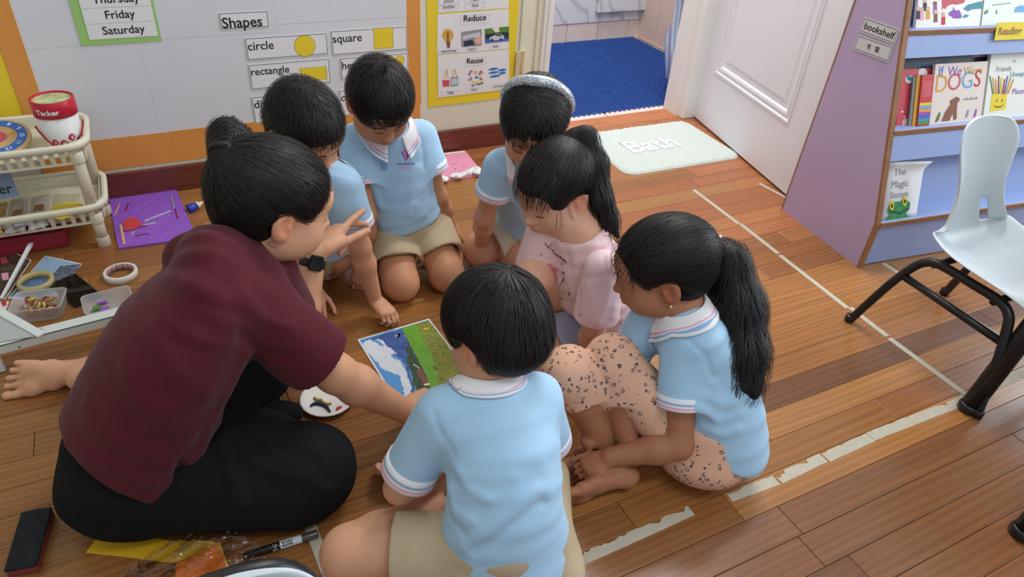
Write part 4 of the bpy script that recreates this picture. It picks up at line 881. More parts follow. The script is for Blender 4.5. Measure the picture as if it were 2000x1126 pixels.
# ------------------------------------------------------------------ chairs and table leg
def make_chair(name, label, base, fwd, s=1.0):
    """moulded grey shell with slots on a black tube frame; base on the floor, fwd = way the seat faces"""
    M_sh = mat('pale_grey_plastic', (196, 208, 214), .35, var=.02, vscale=4); M_tb = mat('black_powder_coat', (24, 24, 27), .35)
    e = empty(name, base, label, 'chair', 'grey classroom chairs'); o = A3(base); fw = nrm(fwd); rt = np.cross(fw, (0, 0, 1)); L = lambda x, y, z: o+rt*x*s+fw*y*s+A3((0, 0, z*s))
    # shell profile (y forward, z, half width, cup)
    pr = [(.185, .280, .150, .0), (.165, .297, .165, .004), (.10, .302, .178, .014), (.02, .296, .184, .026), (-.06, .292, .180, .036), (-.120, .300, .168, .044), (-.155, .325, .152, .048), (-.168, .360, .130, .046), (-.178, .410, .106, .038), (-.188, .460, .098, .032), (-.200, .510, .108, .030), (-.212, .560, .122, .028), (-.221, .600, .114, .020), (-.226, .624, .088, .012), (-.228, .632, .045, .004)]
    # smooth resample
    T = []; n = 3
    for i in range(len(pr)-1):
        p0, p1, p2, p3 = (np.array(pr[max(0, min(len(pr)-1, i+k))]) for k in (-1, 0, 1, 2))
        for j in range(n): t = j/n; T.append(.5*((2*p1)+(-p0+p2)*t+(2*p0-5*p1+4*p2-p3)*t*t+(-p0+3*p1-3*p2+p3)*t**3))
    T.append(np.array(pr[-1])); nv = 13; V = []; F = []
    for i, (y, z, w, cup) in enumerate(T):
        back = np.clip((z-.30)/.06, 0, 1) if y < -.1 else 0
        for j in range(nv):
            u = -1+2*j/(nv-1); c = cup*u*u*abs(u)**.5; V.append(L(u*w, y+c*back*1.2, z+c*(1-back)*1.1))
    for i in range(len(T)-1):
        for j in range(nv-1):
            y, z = T[i][0], T[i][1]
            if .335 < z < .40 and y < -.1 and j in (2, nv-4): continue
            F.append((i*nv+j, i*nv+j+1, (i+1)*nv+j+1, (i+1)*nv+j))
    sh = mk('seat_shell', V, F, M_sh, e, True); md = sh.modifiers.new('thickness', 'SOLIDIFY'); md.thickness = .007*s; md.offset = -1; md = sh.modifiers.new('round', 'SUBSURF'); md.levels = 1; md.render_levels = 1
    for sd in (-1, 1):
        x = .150*sd; pts = [L(x*1.42, -.215, .0), L(x*1.22, -.165, .16), L(x*1.10, -.135, .235), L(x*1.04, -.11, .268), L(x*1.02, -.07, .282), L(x*1.02, .03, .284), L(x*1.02, .10, .283), L(x*1.04, .135, .268), L(x*1.10, .155, .235), L(x*1.22, .185, .14), L(x*1.36, .215, .0)]
        mb = MB(); mb.tube(smooth_path(pts, 4), .0125*s, 12); mb.build('side_frame', M_tb, e, True)
        mb = MB(); mb.tube([L(x*1.15, -.148, .205), L(x*1.14, .165, .20)], .011*s, 10); mb.build('stretcher', M_tb, e, True)
        for k in (0, -1): q = pts[k]; mb = MB(); mb.lathe(q, (0, 0, 1), [(.013*s, 0), (.0145*s, .002), (.0145*s, .02), (.0128*s, .022)], 12); mb.build('foot_cap', M_tb, e, True)
    mb = MB(); mb.tube([L(-.155, -.09, .272), L(.155, -.09, .272)], .010*s, 10); mb.build('cross_bar', M_tb, e, True); mb = MB(); mb.tube([L(-.155, .09, .272), L(.155, .09, .272)], .010*s, 10); mb.build('cross_bar', M_tb, e, True)
    return e
def smooth_path(p, n=4):
    p = [A3(q) for q in p]; out = []
    for i in range(len(p)-1):
        p0, p1, p2, p3 = p[max(i-1, 0)], p[i], p[i+1], p[min(i+2, len(p)-1)]
        for j in range(n): t = j/n; out.append(.5*((2*p1)+(-p0+p2)*t+(2*p0-5*p1+4*p2-p3)*t*t+(-p0+3*p1-3*p2+p3)*t**3))
    return out+[p[-1]]
make_chair('classroom_chair', 'pale grey moulded chair on black tube legs beside the bookshelf', (1.955, .79, 0), (-.04, -1, 0), 1.0)
def near_chair():
    c = P(366, 1153, .632); fw = nrm((.12, -1, 0)); q = c+fw*.228; e = make_chair('classroom_chair', 'pale grey chair whose top edge shows at the bottom of the frame', (q[0], q[1], 0), fw, 1.0)
    rt = np.cross(fw, (0, 0, 1)); o = A3((q[0], q[1], 0)); L = lambda x, y, z: o+rt*x+fw*y+A3((0, 0, z))
    mb = MB(); mb.tube(smooth_path([L(-.12, -.20, .30), L(-.115, -.225, .50), L(-.09, -.238, .575), L(-.03, -.243, .600), L(.05, -.243, .598), L(.11, -.238, .565), L(.135, -.225, .50), L(.14, -.20, .30)], 5), .013, 12); mb.build('back_frame', mat('black_powder_coat', (24, 24, 27), .35), e, True)
near_chair()
def table_leg():
    M_tb = mat('black_powder_coat', (24, 24, 27), .35); a = P(1890, 800, 0); b = P(1995, 1045, 0)
    e = empty('classroom_table', (2.15, .35, 0), 'classroom table with thick black tube legs at the right edge', 'table')
    for q, dx, dy in ((a, .13, .0), (b, .16, .02)):
        mb = MB(); mb.tube([q+A3((0, 0, .012)), q+A3((dx, dy, .50))], .0245, 18); mb.build('leg', M_tb, e, True); mb = MB(); mb.lathe(q, (dx*.5, dy*.5, .5), [(.024, 0), (.0285, .003), (.0285, .016), (.026, .022)], 18); mb.build('foot_cap', M_tb, e, True)
    for q in ((2.75, .62), (2.55, .25)): mb = MB(); mb.tube([(q[0], q[1], .0), (q[0]-.12, q[1], .5)], .0245, 18); mb.build('leg', M_tb, e, True)
    mb = MB(); mb.box((2.20, .47, .52), (.36, .28, .014), bev=.006); mb.build('table_top', mat('beech_laminate', (214, 190, 150), .4, var=.05, vscale=5), e)
table_leg()
# ------------------------------------------------------------------ storage trolley and what stands on it
def trolley():
    M_c = mat('cream_plastic', (230, 226, 204), .4, var=.02, vscale=5); M_p = mat('beige_tube', (204, 192, 172), .45)
    XR, YF, YB, XL = -.20, 2.195, 2.475, -.86; pf = P(205, 478, 0)
    e = empty('storage_trolley', (-.53, 2.335, 0), 'cream two-tier plastic storage trolley against the wall at left', 'trolley')
    def loop(x0, x1, y0, y1, r, z, n=7):
        pts = []
        for cx, cy, a in ((x1-r, y0+r, -90), (x1-r, y1-r, 0), (x0+r, y1-r, 90), (x0+r, y0+r, 180)):
            pts += [(cx+r*math.cos(math.radians(a+90*i/n)), cy+r*math.sin(math.radians(a+90*i/n)), z) for i in range(n+1)]
        return pts
    for z in (.148, .345):
        # tray: rim, wall shell with slots, floor
        R0 = loop(XL, XR, YF, YB, .07, z); prof = [(.000, 0), (.010, .004), (.016, .000), (.016, -.010), (.010, -.012)]
        V = []; c = A3(((XL+XR)/2, (YF+YB)/2, 0)); n = len(R0)
        for d, h in ((0, -.014), (0, .0), (.004, .005), (.018, .005), (.022, -.001), (.022, -.014)):
            for p in R0:
                q = A3(p); v = c-q; v[2] = 0; k = nrm((np.sign(v[0])*min(abs(v[0]), .1), np.sign(v[1])*min(abs(v[1]), .1), 0)); V.append(q+k*d+A3((0, 0, h)))
        F = [(i*n+j, i*n+(j+1) % n, (i+1)*n+(j+1) % n, (i+1)*n+j) for i in range(5) for j in range(n)]; t = mk('tray_rim', V, F, M_c, e, True)
        md = t.modifiers.new('t', 'SOLIDIFY'); md.thickness = .002
        R1 = loop(XL+.022, XR-.022, YF+.022, YB-.022, .05, z-.034); mb = MB(); mb.prism(R1, (0, 0, -.003), (0, 0, 0)); mb.build('tray_floor', M_c, e)
        # solid ends and back of the basket, slatted front
        for a, b in (((XR-.022, YF+.07), (XR-.022, YB-.07)), ((XL+.07, YB-.022), (XR-.07, YB-.022)), ((XL+.022, YF+.07), (XL+.022, YB-.07))):
            d = nrm((b[0]-a[0], b[1]-a[1], 0)); nn = np.cross(d, (0, 0, 1)); mb = MB(); mb.box(((a[0]+b[0])/2, (a[1]+b[1])/2, z-.030), (math.hypot(b[0]-a[0], b[1]-a[1])/2+.03, .0015, .028), d, nn, (0, 0, 1)); mb.build('tray_wall', M_c, e)
        k = 22
        for i in range(k):
            x = XL+.05+(XR-XL-.10)*i/(k-1); mb = MB(); mb.prism([(x-.0085, YF+.006, z-.010), (x+.0085, YF+.006, z-.010), (x+.0050, YF+.018, z-.056), (x-.0050, YF+.018, z-.056)], (0, 0, 0), (0, .005, 0)); mb.build('slat', M_c, e)
        mb = MB(); mb.box(((XL+XR)/2, YF+.021, z-.057), ((XR-XL)/2-.05, .004, .003)); mb.build('slat_rail', M_c, e)
    for x, y in ((pf[0], pf[1]), (XR-.035, YB-.045), (XL+.045, pf[1]), (XL+.045, YB-.045)):
        for z0, z1 in ((.015, .098), (.10, .300)): mb = MB(); mb.tube([(x, y, z0), (x, y, z1)], .0165, 20); mb.build('post', M_p, e, True)
        for z0 in (.0, .084, .285): mb = MB(); mb.lathe((x, y, z0), (0, 0, 1), [(.018, 0), (.0195, .003), (.0195, .030), (.0175, .034)], 20); mb.build('post_sleeve', M_c if z0 > .05 else M_p, e, True)
    return XR, YF, YB, XL
XR, YF, YB, XL = trolley()
ZT = .311; ZB = .114
def tub():
    b = P(128, 288, ZT+.004); r0, r1, h = .050, .054, .128; o = A3((b[0], b[1]+.04, ZT+.0015)); M_w = mat('white_card_tub', (232, 232, 232), .4); M_r = mat('red_gloss_card', (196, 34, 58), .35)
    e = empty('toy_tub', o, 'round white cardboard tub with red lid and red puzzle pattern on trolley', 'tub')
    mb = MB(); mb.lathe(o, (0, 0, 1), [(.0, 0), (r0, 0), (r0+.001, .002), (r1, h-.03)], 40); mb.build('tub_body', M_w, e, True)
    mb = MB(); mb.lathe(o+A3((0, 0, h-.034)), (0, 0, 1), [(r1+.0005, 0), (r1+.003, .001), (r1+.003, .046), (r1+.0015, .047), (r1-.002, .047), (r1-.003, .040), (0, .040)], 40); mb.build('lid', M_r, e, True)
    mb = MB(); mb.lathe(o+A3((0, 0, h+.0065)), (0, 0, 1), [(0, .0), (r1-.003, .0), (r1-.003, .0005), (0, .0006)], 40); mb.build('lid_label', mat('green_printed_disc', (196, 206, 150), .5, var=.4, vscale=45), e)
    # lettering and pattern wrapped round the tub
    d0 = nrm(CPOS-o); a0 = math.atan2(d0[1], d0[0])
    def wrap(fn, m, name, zz, rr, pts2, off=.0012):
        for pts in pts2:
            V = [o+A3((rr(z)*math.cos(a0+x/.054), rr(z)*math.sin(a0+x/.054), z))*1.0+A3((off*math.cos(a0+x/.054), off*math.sin(a0+x/.054), 0)) for x, z in pts]; mk(name, V, [tuple(range(len(V)))], m, e)
    rad = lambda z: (r1+.003) if z > h-.034 else r0+(r1-r0)*z/(h-.03)
    fr = Fr((0, 0, 0), (1, 0, 0), (0, 1, 0)); t = text('Tacker', fr, 0, 0, .020, M_rib, e, z=0, bold=.0006)
    if t:
        co = [(v.co+Vector(ORG[e.name])) for v in t.data.vertices]
        for v, q in zip(t.data.vertices, co):
            a = a0+(q.x-.050)/.054; z = h-.020+q.y; v.co = Vector(A3((math.cos(a)*(r1+.0042), math.sin(a)*(r1+.0042), z)))
    def blk(cx, cz, s, w=1.3):
        p = [(-1, -.8), (-.4, -.8), (-.4, -1.1), (.1, -1.1), (.1, -.8), (.7, -.8), (.7, -.2), (1.1, -.2), (1.1, .3), (.7, .3), (.7, .9), (.2, .9), (.2, 1.2), (-.3, 1.2), (-.3, .9), (-1, .9), (-1, .2), (-1.3, .2), (-1.3, -.3), (-1, -.3)]
        q = [(cx+x*s, cz+z*s) for x, z in p]
        V = [o+A3((math.cos(a0+x/.054)*(rad(z)+.0012), math.sin(a0+x/.054)*(rad(z)+.0012), z)) for x, z in q]; mk('printed_puzzle', V, [tuple(range(len(V)))[::1]], M_r, e)
        for zz in ([(-.45, .5), (.45, .5), (.45, .3), (-.45, .3)], [(.45, .3), (.2, .3), (-.45, -.4), (-.2, -.4)], [(-.45, -.3), (.45, -.3), (.45, -.5), (-.45, -.5)]):
            V = [o+A3((math.cos(a0+(cx+x*s)/.054)*(rad(.03)+.0022), math.sin(a0+(cx+x*s)/.054)*(rad(.03)+.0022), cz+z*s)) for x, z in zz]; mk('printed_letter', V, [(0, 1, 2, 3)], M_rib, e)
    blk(-.026, .024, .0085); blk(-.003, .020, .0095); blk(.022, .034, .0095); blk(.042, .020, .008)
    rope = [o+A3(((r1+.006)*math.cos(a0+t), (r1+.006)*math.sin(a0+t), .064-.062*math.cos(t)**2*(1 if abs(t) < 1.57 else 0))) for t in np.linspace(-1.5, 1.5, 24)]; mb = MB(); mb.tube(rope, .0028, 8); mb.build('rope_handle', mat('red_cord', (170, 36, 52), .8, bump=.5, bscale=300), e, True)
    return o
def trolley_things():
    o = tub()
    # toy giraffe piece and small figure
    M_g = mat('yellow_spotted_toy', (222, 200, 70), .5); c = P(153, 278, ZT+.012); Ry = frame((-.7, -.7, -.1), (0, 0, 1))
    ops = [ell(c, (.011, .024, .011), Ry, .006), ell(c+Ry@A3((0, -.020, .006)), (.011, .014, .012), Ry, .008), ell(c+Ry@A3((.007, -.026, .014)), (.004, .004, .007), Ry, .004), ell(c+Ry@A3((-.007, -.026, .014)), (.004, .004, .007), Ry, .004), cone(c+Ry@A3((0, .018, -.004)), c+Ry@A3((0, .032, -.007)), .008, .006, .006)]
    V, F = solid(ops, .0028); g = mk('toy_animal', V, F, M_g, None, True); tag(g, 'small yellow spotted toy animal lying by the tub', 'toy')
    rs = np.random.RandomState(3)
    for i in range(9):
        q = settle(ops, np.array([c+Ry@(rs.randn(3)*np.array([.008, .018, .008])+np.array([0, 0, .014]))]), .0004, 8)[0]; n_ = grad(ops, q[None])[0].astype(float); a = nrm(np.cross(n_, (.3, .5, .8))); b = np.cross(n_, a); mk('spot', [q+a*.0022*math.cos(t)+b*.0022*math.sin(t) for t in np.linspace(0, 6.28, 8)[:-1]], [tuple(range(7))], M_black, g)
    c = P(112, 286, ZT+.008); ops = [ell(c, (.007, .007, .008), None, .004), cone(c+A3((.006, -.002, 0)), c+A3((.026, -.012, -.001)), .006, .005, .005), cone(c+A3((.012, -.004, 0)), c+A3((.018, .010, .002)), .003, .0025, .003), cone(c+A3((.024, -.010, 0)), c+A3((.040, -.006, -.002)), .0035, .003, .003), cone(c+A3((.022, -.012, 0)), c+A3((.030, -.026, -.002)), .0035, .003, .003)]
    V, F = solid(ops, .002); g = mk('toy_figure', V, F, mat('toy_tan', (214, 170, 130), .5), None, True); tag(g, 'tiny tan toy figure lying on the upper tray below the tub', 'toy')
    for q in (c+A3((0, 0, .004)), c+A3((.041, -.006, -.002)), c+A3((.031, -.027, -.002))): mb = MB(); mb.lathe(q-A3((0, 0, .004)), (0, 0, 1), [(0, 0), (.0055, .002), (.0055, .006), (0, .008)], 10); mb.build('joint', M_black, g, True)
    # wooden teaching clock leaning in the tray
    cc = P(-6, 272, ZT+.030); f = Fr(cc, (1, -.06, 0), (.05, .95, .26)); r = .086
    M_wd = mat('pale_plywood', (206, 172, 120), .5, var=.12, vscale=20); e = empty('toy_clock', f(0, -r, 0), 'round wooden teaching clock with blue number ring on trolley', 'clock')
    mb = MB(); mb.lathe(f(0, 0, -.006), f.n, [(0, 0), (r-.002, 0), (r, .002), (r, .010), (r-.002, .012), (0, .012)], 48); mb.build('dial', M_wd, e)
    mb = MB(); mb.lathe(f(0, 0, .006), f.n, [(.052, .0004), (.077, .0004), (.077, .001), (.052, .001)], 48, closed=True); mb.build('number_ring', INK['blue'], e)
    mb = MB(); mb.lathe(f(0, 0, .006), f.n, [(0, .0012), (.026, .0012), (.027, .0)], 32); mb.build('centre_disc', INK['rose'], e)
    for i in range(1, 13): a = math.radians(-30*i+30*10+2); g = f.sub(.064*math.cos(a), .064*math.sin(a), a-math.pi/2); text(str(i), g, 0, -.006, .019, M_rib, e, z=.0076, align='CENTER', bold=.0003, name='number')
    decal(e, f, [(.030, .006), (.048, .014), (.046, .026), (.034, .020)], INK['orange'], .0072, 'clock_piece', px=False)
    mb = MB(); mb.lathe(f(-.052, .02, .010), f.n, [(0, .0), (.040, .0), (.042, .004), (.040, .022), (.036, .026), (0, .026)], 36); g = mb.build('cup', mat('white_cup', (236, 234, 228), .35), None, True); tag(g, 'white round cup lying on the teaching clock at left edge', 'cup')
    # grey plastic ring
    q = P(18, 303, ZT+.004); mb = MB(); mb.tube([q+A3((.013*math.cos(a), .009*math.sin(a), 0)) for a in np.linspace(0, 2*math.pi, 25)], .0011, 6, cap=False); g = mb.build('key_ring', mat('clear_ring', (226, 226, 220), .2), None, True); tag(g, 'thin clear ring on the tray under the clock', 'ring')
    # hanging tag
    a = P(33, 331, .245); f = Fr(P(-40, 400, .168), (1, -.02, 0), (.04, .35, .9)); (x1, y1), (x0, y0) = f.px(20, 335), f.px(-60, 392); x1 = f.px(38, 383)[0]
    t = sheet('tray_tag', f, [f.px(-60, 398), f.px(39, 383), f.px(17, 330), f.px(-70, 338)], mat('laminated_blue_tag', (128, 150, 186), .25), 0, .0015); tag(t, 'blue laminated label ending in er on lower tray', 'label'); q = f.px(-1, 379); text('er', f, q[0], q[1], .040, M_black, t, z=.0019, bold=.0005)
    # bags of craft pieces in the lower tray
    M_bag = mat('clear_poly_bag', (214, 210, 204), .15, alpha=.45, spec=.7); rs = np.random.RandomState(5)
    def pillow(name, pts, h, m, lab, z=ZB, amp=.003, seed=0):
        rr = np.random.RandomState(seed); q = [P(x, y, z) for x, y in pts]; n = 10; V = []
        for i in range(n+1):
            for j in range(n+1):
                u, v = i/n, j/n; p = (q[0]*(1-u)+q[1]*u)*(1-v)+(q[3]*(1-u)+q[2]*u)*v; k = (4*u*(1-u)*4*v*(1-v))**.45; V.append(p+A3((0, 0, .002+h*k+amp*rr.randn()*(k > .2))))
        nb = len(V); V += [A3((p[0], p[1], z+.0008)) for p in V]; F = [(i*(n+1)+j, (i+1)*(n+1)+j, (i+1)*(n+1)+j+1, i*(n+1)+j+1) for i in range(n) for j in range(n)]; F += [tuple(a+nb for a in f_[::-1]) for f_ in F]
        o = mk(name, V, F, m, None, True); tag(o, lab, 'bag', 'bags of craft pieces in the lower tray'); return o
    pillow('craft_bag', [(55, 452), (95, 440), (100, 378), (62, 386)], .014, M_bag, 'clear bag of grey prints in the middle of lower tray', seed=1)
    pillow('craft_bag', [(8, 458), (50, 450), (56, 385), (22, 392)], .014, mat('clear_poly_bag_b', (206, 200, 196), .15, alpha=.5, spec=.7), 'clear bag of dark pieces next to the blue label', seed=2)
    b = pillow('craft_bag', [(98, 440), (140, 432), (158, 378), (104, 380)], .010, mat('clear_poly_bag_c', (216, 212, 190), .12, alpha=.25, spec=.7), 'clear bag holding yellow card shapes by the trolley post', seed=3)
    pillow('craft_bag', [(-40, 466), (4, 458), (14, 395), (-25, 400)], .016, mat('amber_bag', (196, 150, 90), .2, alpha=.8, var=.4, vscale=60), 'amber-tinted bag at the left end of the tray', seed=4)
    for i in range(7):
        q = P(128+rs.randn()*4, 402+i*3.2, ZB+.016+.002*(6-i)); a = rs.randn()*.25; u = A3((math.cos(a), math.sin(a), 0)); v = np.cross((0, 0, 1), u); w = .040 if i < 3 else .026
        mb = MB(); mb.prism([q+u*x*w+v*y*.018 for x, y in ((-1, -.6), (-.3, -1), (.6, -.9), (1, -.2), (.8, .7), (0, 1), (-.8, .8))], (0, 0, 0), (0, 0, .0022)); g = mb.build('card_shape', mat('yellow_card', (226, 204, 70), .6)); tag(g, 'yellow card shape in the stack inside the tray bag', 'card', 'yellow card shapes in the tray')
    for i, (x, y) in enumerate(((76, 405), (82, 425), (34, 415), (38, 436))):
        q = P(x, y, ZB+.018); mb = MB(); mb.prism([q+A3((a*.014, b*.018, 0)) for a, b in ((-1, -1), (1, -.8), (.9, 1), (-.8, .9))], (0, 0, 0), (0, 0, .001)); g = mb.build('printed_slip', INK['grey'] if i % 2 else INK['brown']); tag(g, 'small dark printed slip inside a clear tray bag', 'card', 'printed slips in the tray bags')
    mb = MB(); mb.box((-.50, 2.30, .030), (.16, .05, .028), bev=.006); g = mb.build('storage_box', mat('red_plastic_box', (150, 36, 56), .5)); tag(g, 'dark red box on the floor under the trolley', 'box')
trolley_things()
# ------------------------------------------------------------------ things on the floor
FLF = Fr((0, 0, 0), (1, 0, 0), (0, 1, 0))
def floor_frame(pts, z=.0006):
    a, b = P(*pts[0], z), P(*pts[1], z); return Fr(a, b-a, np.cross((0, 0, 1), b-a))
def tape_strips():
    M_t = mat('masking_tape', (184, 177, 160), .6, var=.06, vscale=40, bump=.15, bscale=80); rr = random.Random(5)
    def strip(a, b, w, lab, rag0=.0, rag1=.0, cat='tape'):
        A, B = P(*a, .0002), P(*b, .0002); L = np.linalg.norm(B-A); d = (B-A)/L; s = np.cross((0, 0, 1), d); n = max(8, int(L/.008)); top = []; bot = []; x0 = x1 = 0
        for i in range(n+1):
            t = i/n*L; x0 = .6*x0+.4*rr.gauss(0, rag0); x1 = .6*x1+.4*rr.gauss(0, rag1)
            if rr.random() < .06 and rag1 > .001: x1 = -abs(x1)-w*.35
            top.append(A+d*t+s*(w/2-abs(x0))); bot.append(A+d*t-s*(w/2-abs(x1)))
        V = top+bot; m = n+1; V = [v+A3((0, 0, .0005)) for v in V]; F = [(i, i+m, i+1+m, i+1) for i in range(n)]
        o = mk('floor_tape', V, F, M_t); md = o.modifiers.new('t', 'SOLIDIFY'); md.thickness = .0004; md.offset = -1; tag(o, lab, 'tape')
    strip((1354, 370), (1443, 437), .017, 'pale tape strip on floor nearest the bath mat'); strip((1446, 437), (1520, 495), .0175, 'pale tape strip left of the lilac shelf corner'); strip((1523, 498), (1655, 601), .018, 'long pale tape strip in front of the lilac shelf corner', .0006, .0006); strip((1660, 600), (1733, 656), .019, 'short pale tape strip under the rear chair leg', .001, .001); strip((1737, 660), (1884, 768), .020, 'pale tape strip ending at the thick table leg', .0008, .0008)
    strip((1483, 358), (1538, 387), .016, 'short pale tape strip beside the white door foot'); strip((1725, 514), (1960, 661), .019, 'pale tape strip under the grey chair', .0005, .0005)
    strip((1888, 779), (1700, 852), .030, 'torn tape strip running left from the table leg', .001, .002); strip((1700, 853), (1612, 893), .030, 'torn tape strip in the middle of the long front line', .001, .004); strip((1608, 893), (1520, 935), .029, 'torn tape strip left of the middle of the front line', .001, .002); strip((1516, 937), (1424, 970), .028, 'ragged tape end in front of the leopard leggings', .001, .005); strip((1350, 996), (1100, 1108), .027, 'torn tape strip at the bottom of the frame near the boy', .0012, .005)
    strip((1888, 776), (2010, 725), .028, 'tape strip behind the table leg at right edge', .001, .002)
    strip((518, 735), (548, 800), .026, 'short tape strip beside the paper plate', .001, .003); strip((596, 1000), (648, 1140), .024, 'tape strip under the board marker', .0006, .0006)
tape_strips()
def landscape():
    f = floor_frame([(698, 663), (838, 622)], .0012); W = np.linalg.norm(P(838, 622, .0012)-P(698, 663, .0012)); Ln = W*1.405
    e = sheet('landscape_picture', f, rect(0, -Ln, W, 0), M_white, 0, .0008); tag(e, 'printed alpine landscape picture lying on the floor amid the group', 'picture')
    def rough(pts, amp=7, n=5):
        r_ = random.Random(len(pts)*7+int(pts[0][0])); out = []
        for i in range(len(pts)):
            a, b = pts[i], pts[(i+1) % len(pts)]
            for j in range(n): t = j/n; out.append((a[0]+(b[0]-a[0])*t+(r_.gauss(0, amp) if j else 0), a[1]+(b[1]-a[1])*t+(r_.gauss(0, amp) if j else 0)))
        return out
    cl = lambda pts: [(min(max(x, .005), W-.005), min(max(y, -Ln+.005), -.005)) for x, y in pxs(f, [(550+a/3.7525, 550+b/3.7525) for a, b in pts])]
    z = .0011; M_sky = mat('print_sky', (96, 160, 222), .35, var=.06, vscale=12); D = lambda pts, m, k: decal(e, f, cl(rough(pts) if k in (1, 2, 3, 4) else pts), m, z+.00025*k, px=False)
    decal(e, f, rect(.005, -Ln+.005, W-.005, -.005), M_sky, z, px=False)
    M_cl = mat('print_cloud', (226, 232, 242), .35, var=.05, vscale=50); M_mt = mat('print_mountain', (70, 98, 160), .35, var=.35, vscale=70); M_fo = mat('print_forest', (62, 84, 52), .35, var=.5, vscale=90); M_gr = mat('print_meadow', (112, 168, 48), .35, var=.15, vscale=40); M_ol = mat('print_field', (136, 142, 56), .35, var=.35, vscale=130)
    D([(600, 450), (650, 420), (740, 470), (800, 530), (880, 600), (910, 660), (940, 720), (965, 800), (980, 840), (930, 870), (890, 800), (880, 740), (850, 670), (820, 680), (780, 650), (740, 640), (700, 590), (660, 550), (620, 520), (590, 470)], M_cl, 1)
    D([(620, 425), (880, 345), (925, 430), (935, 520), (925, 610), (860, 560), (800, 510), (740, 450), (680, 420)], M_mt, 2)
    D([(690, 425), (730, 430), (780, 480), (830, 520), (850, 540), (800, 525), (750, 510), (730, 480), (745, 465)], M_cl, 3); D([(830, 400), (860, 375), (870, 380), (845, 410)], M_cl, 3); D([(900, 560), (930, 600), (945, 700), (975, 800), (1000, 830), (960, 830), (935, 720), (915, 620)], M_mt, 3)
    D([(925, 450), (960, 480), (1010, 580), (1060, 680), (1098, 815), (1000, 830), (965, 740), (940, 640), (920, 560)], M_fo, 4)
    D([(878, 345), (985, 312), (1065, 470), (1110, 560), (1155, 700), (1155, 800), (1098, 818), (1060, 690), (1000, 570), (930, 440)], M_gr, 5)
    D([(985, 312), (1100, 280), (1200, 430), (1420, 780), (1250, 830), (1150, 815), (1155, 700), (1110, 560), (1065, 470)], M_ol, 6)
    D([(985, 665), (1005, 640), (1020, 645), (1075, 725), (1080, 755), (1040, 757)], mat('print_roof', (134, 84, 64), .4), 7); D([(1040, 757), (1080, 745), (1085, 762), (1050, 768)], INK['cream'], 8); D([(960, 610), (968, 605), (1015, 638), (1008, 642)], INK['lightgrey'], 8)
    for x, y in ((1120, 628), (1128, 645), (1165, 715), (1180, 725), (1050, 352), (1070, 348)): D([(x-9, y-6), (x+9, y-8), (x+9, y+5), (x-9, y+6)], INK['brown'] if y > 400 else INK['yellow'], 8)
landscape()
def plate():
    c = P(640, 783, 0); r = .066; e = None; seg = 72; V = []; F = []; prof = [(0, .0015), (.042, .0015), (.046, .003), (.050, .007), (.056, .0105), (.062, .0125), (.0655, .0125)]
    for k, (rr, h) in enumerate(prof):
        for j in range(seg): a = 2*math.pi*j/seg; V.append((c[0]+rr*math.cos(a), c[1]+rr*math.sin(a), h+(.0009 if j % 2 else 0)*(k >= 3)))
    F = [(i*seg+j, i*seg+(j+1) % seg, (i+1)*seg+(j+1) % seg, (i+1)*seg+j) for i in range(len(prof)-1) for j in range(seg)]
    e = mk('paper_plate', V, F, mat('white_paper_plate', (238, 236, 230), .5), None, True); md = e.modifiers.new('t', 'SOLIDIFY'); md.thickness = .0009; tag(e, 'small white fluted paper plate with clay bits on the floor', 'plate')
    def bit(pts, r, m, lab, z=.005):
        q = [P(x, y, z) for x, y in pts]; mb = MB(); n = len(q); mb.tube(smooth_path(q, 4), [r*(.35+.65*math.sin(math.pi*(i+.5)/(4*(n-1)+1))) for i in range(4*(n-1)+1)], 10); o = mb.build('clay_piece', m, None, True); tag(o, lab, 'clay', 'clay bits on the paper plate')
    bit([(606, 793), (614, 788), (626, 788), (637, 793), (645, 804)], .0052, mat('navy_clay', (46, 44, 84), .6), 'navy blue clay crescent on the paper plate'); bit([(613, 775), (620, 780), (630, 779)], .004, mat('ochre_clay', (190, 164, 60), .6), 'ochre clay piece nearest the plate rim'); bit([(628, 781), (636, 788), (648, 787)], .0042, mat('ochre_clay', (190, 164, 60), .6), 'ochre clay piece beside the navy crescent'); bit([(657, 800), (662, 796), (668, 794)], .0045, mat('red_clay', (206, 60, 66), .6), 'red clay piece on the paper plate')
plate()
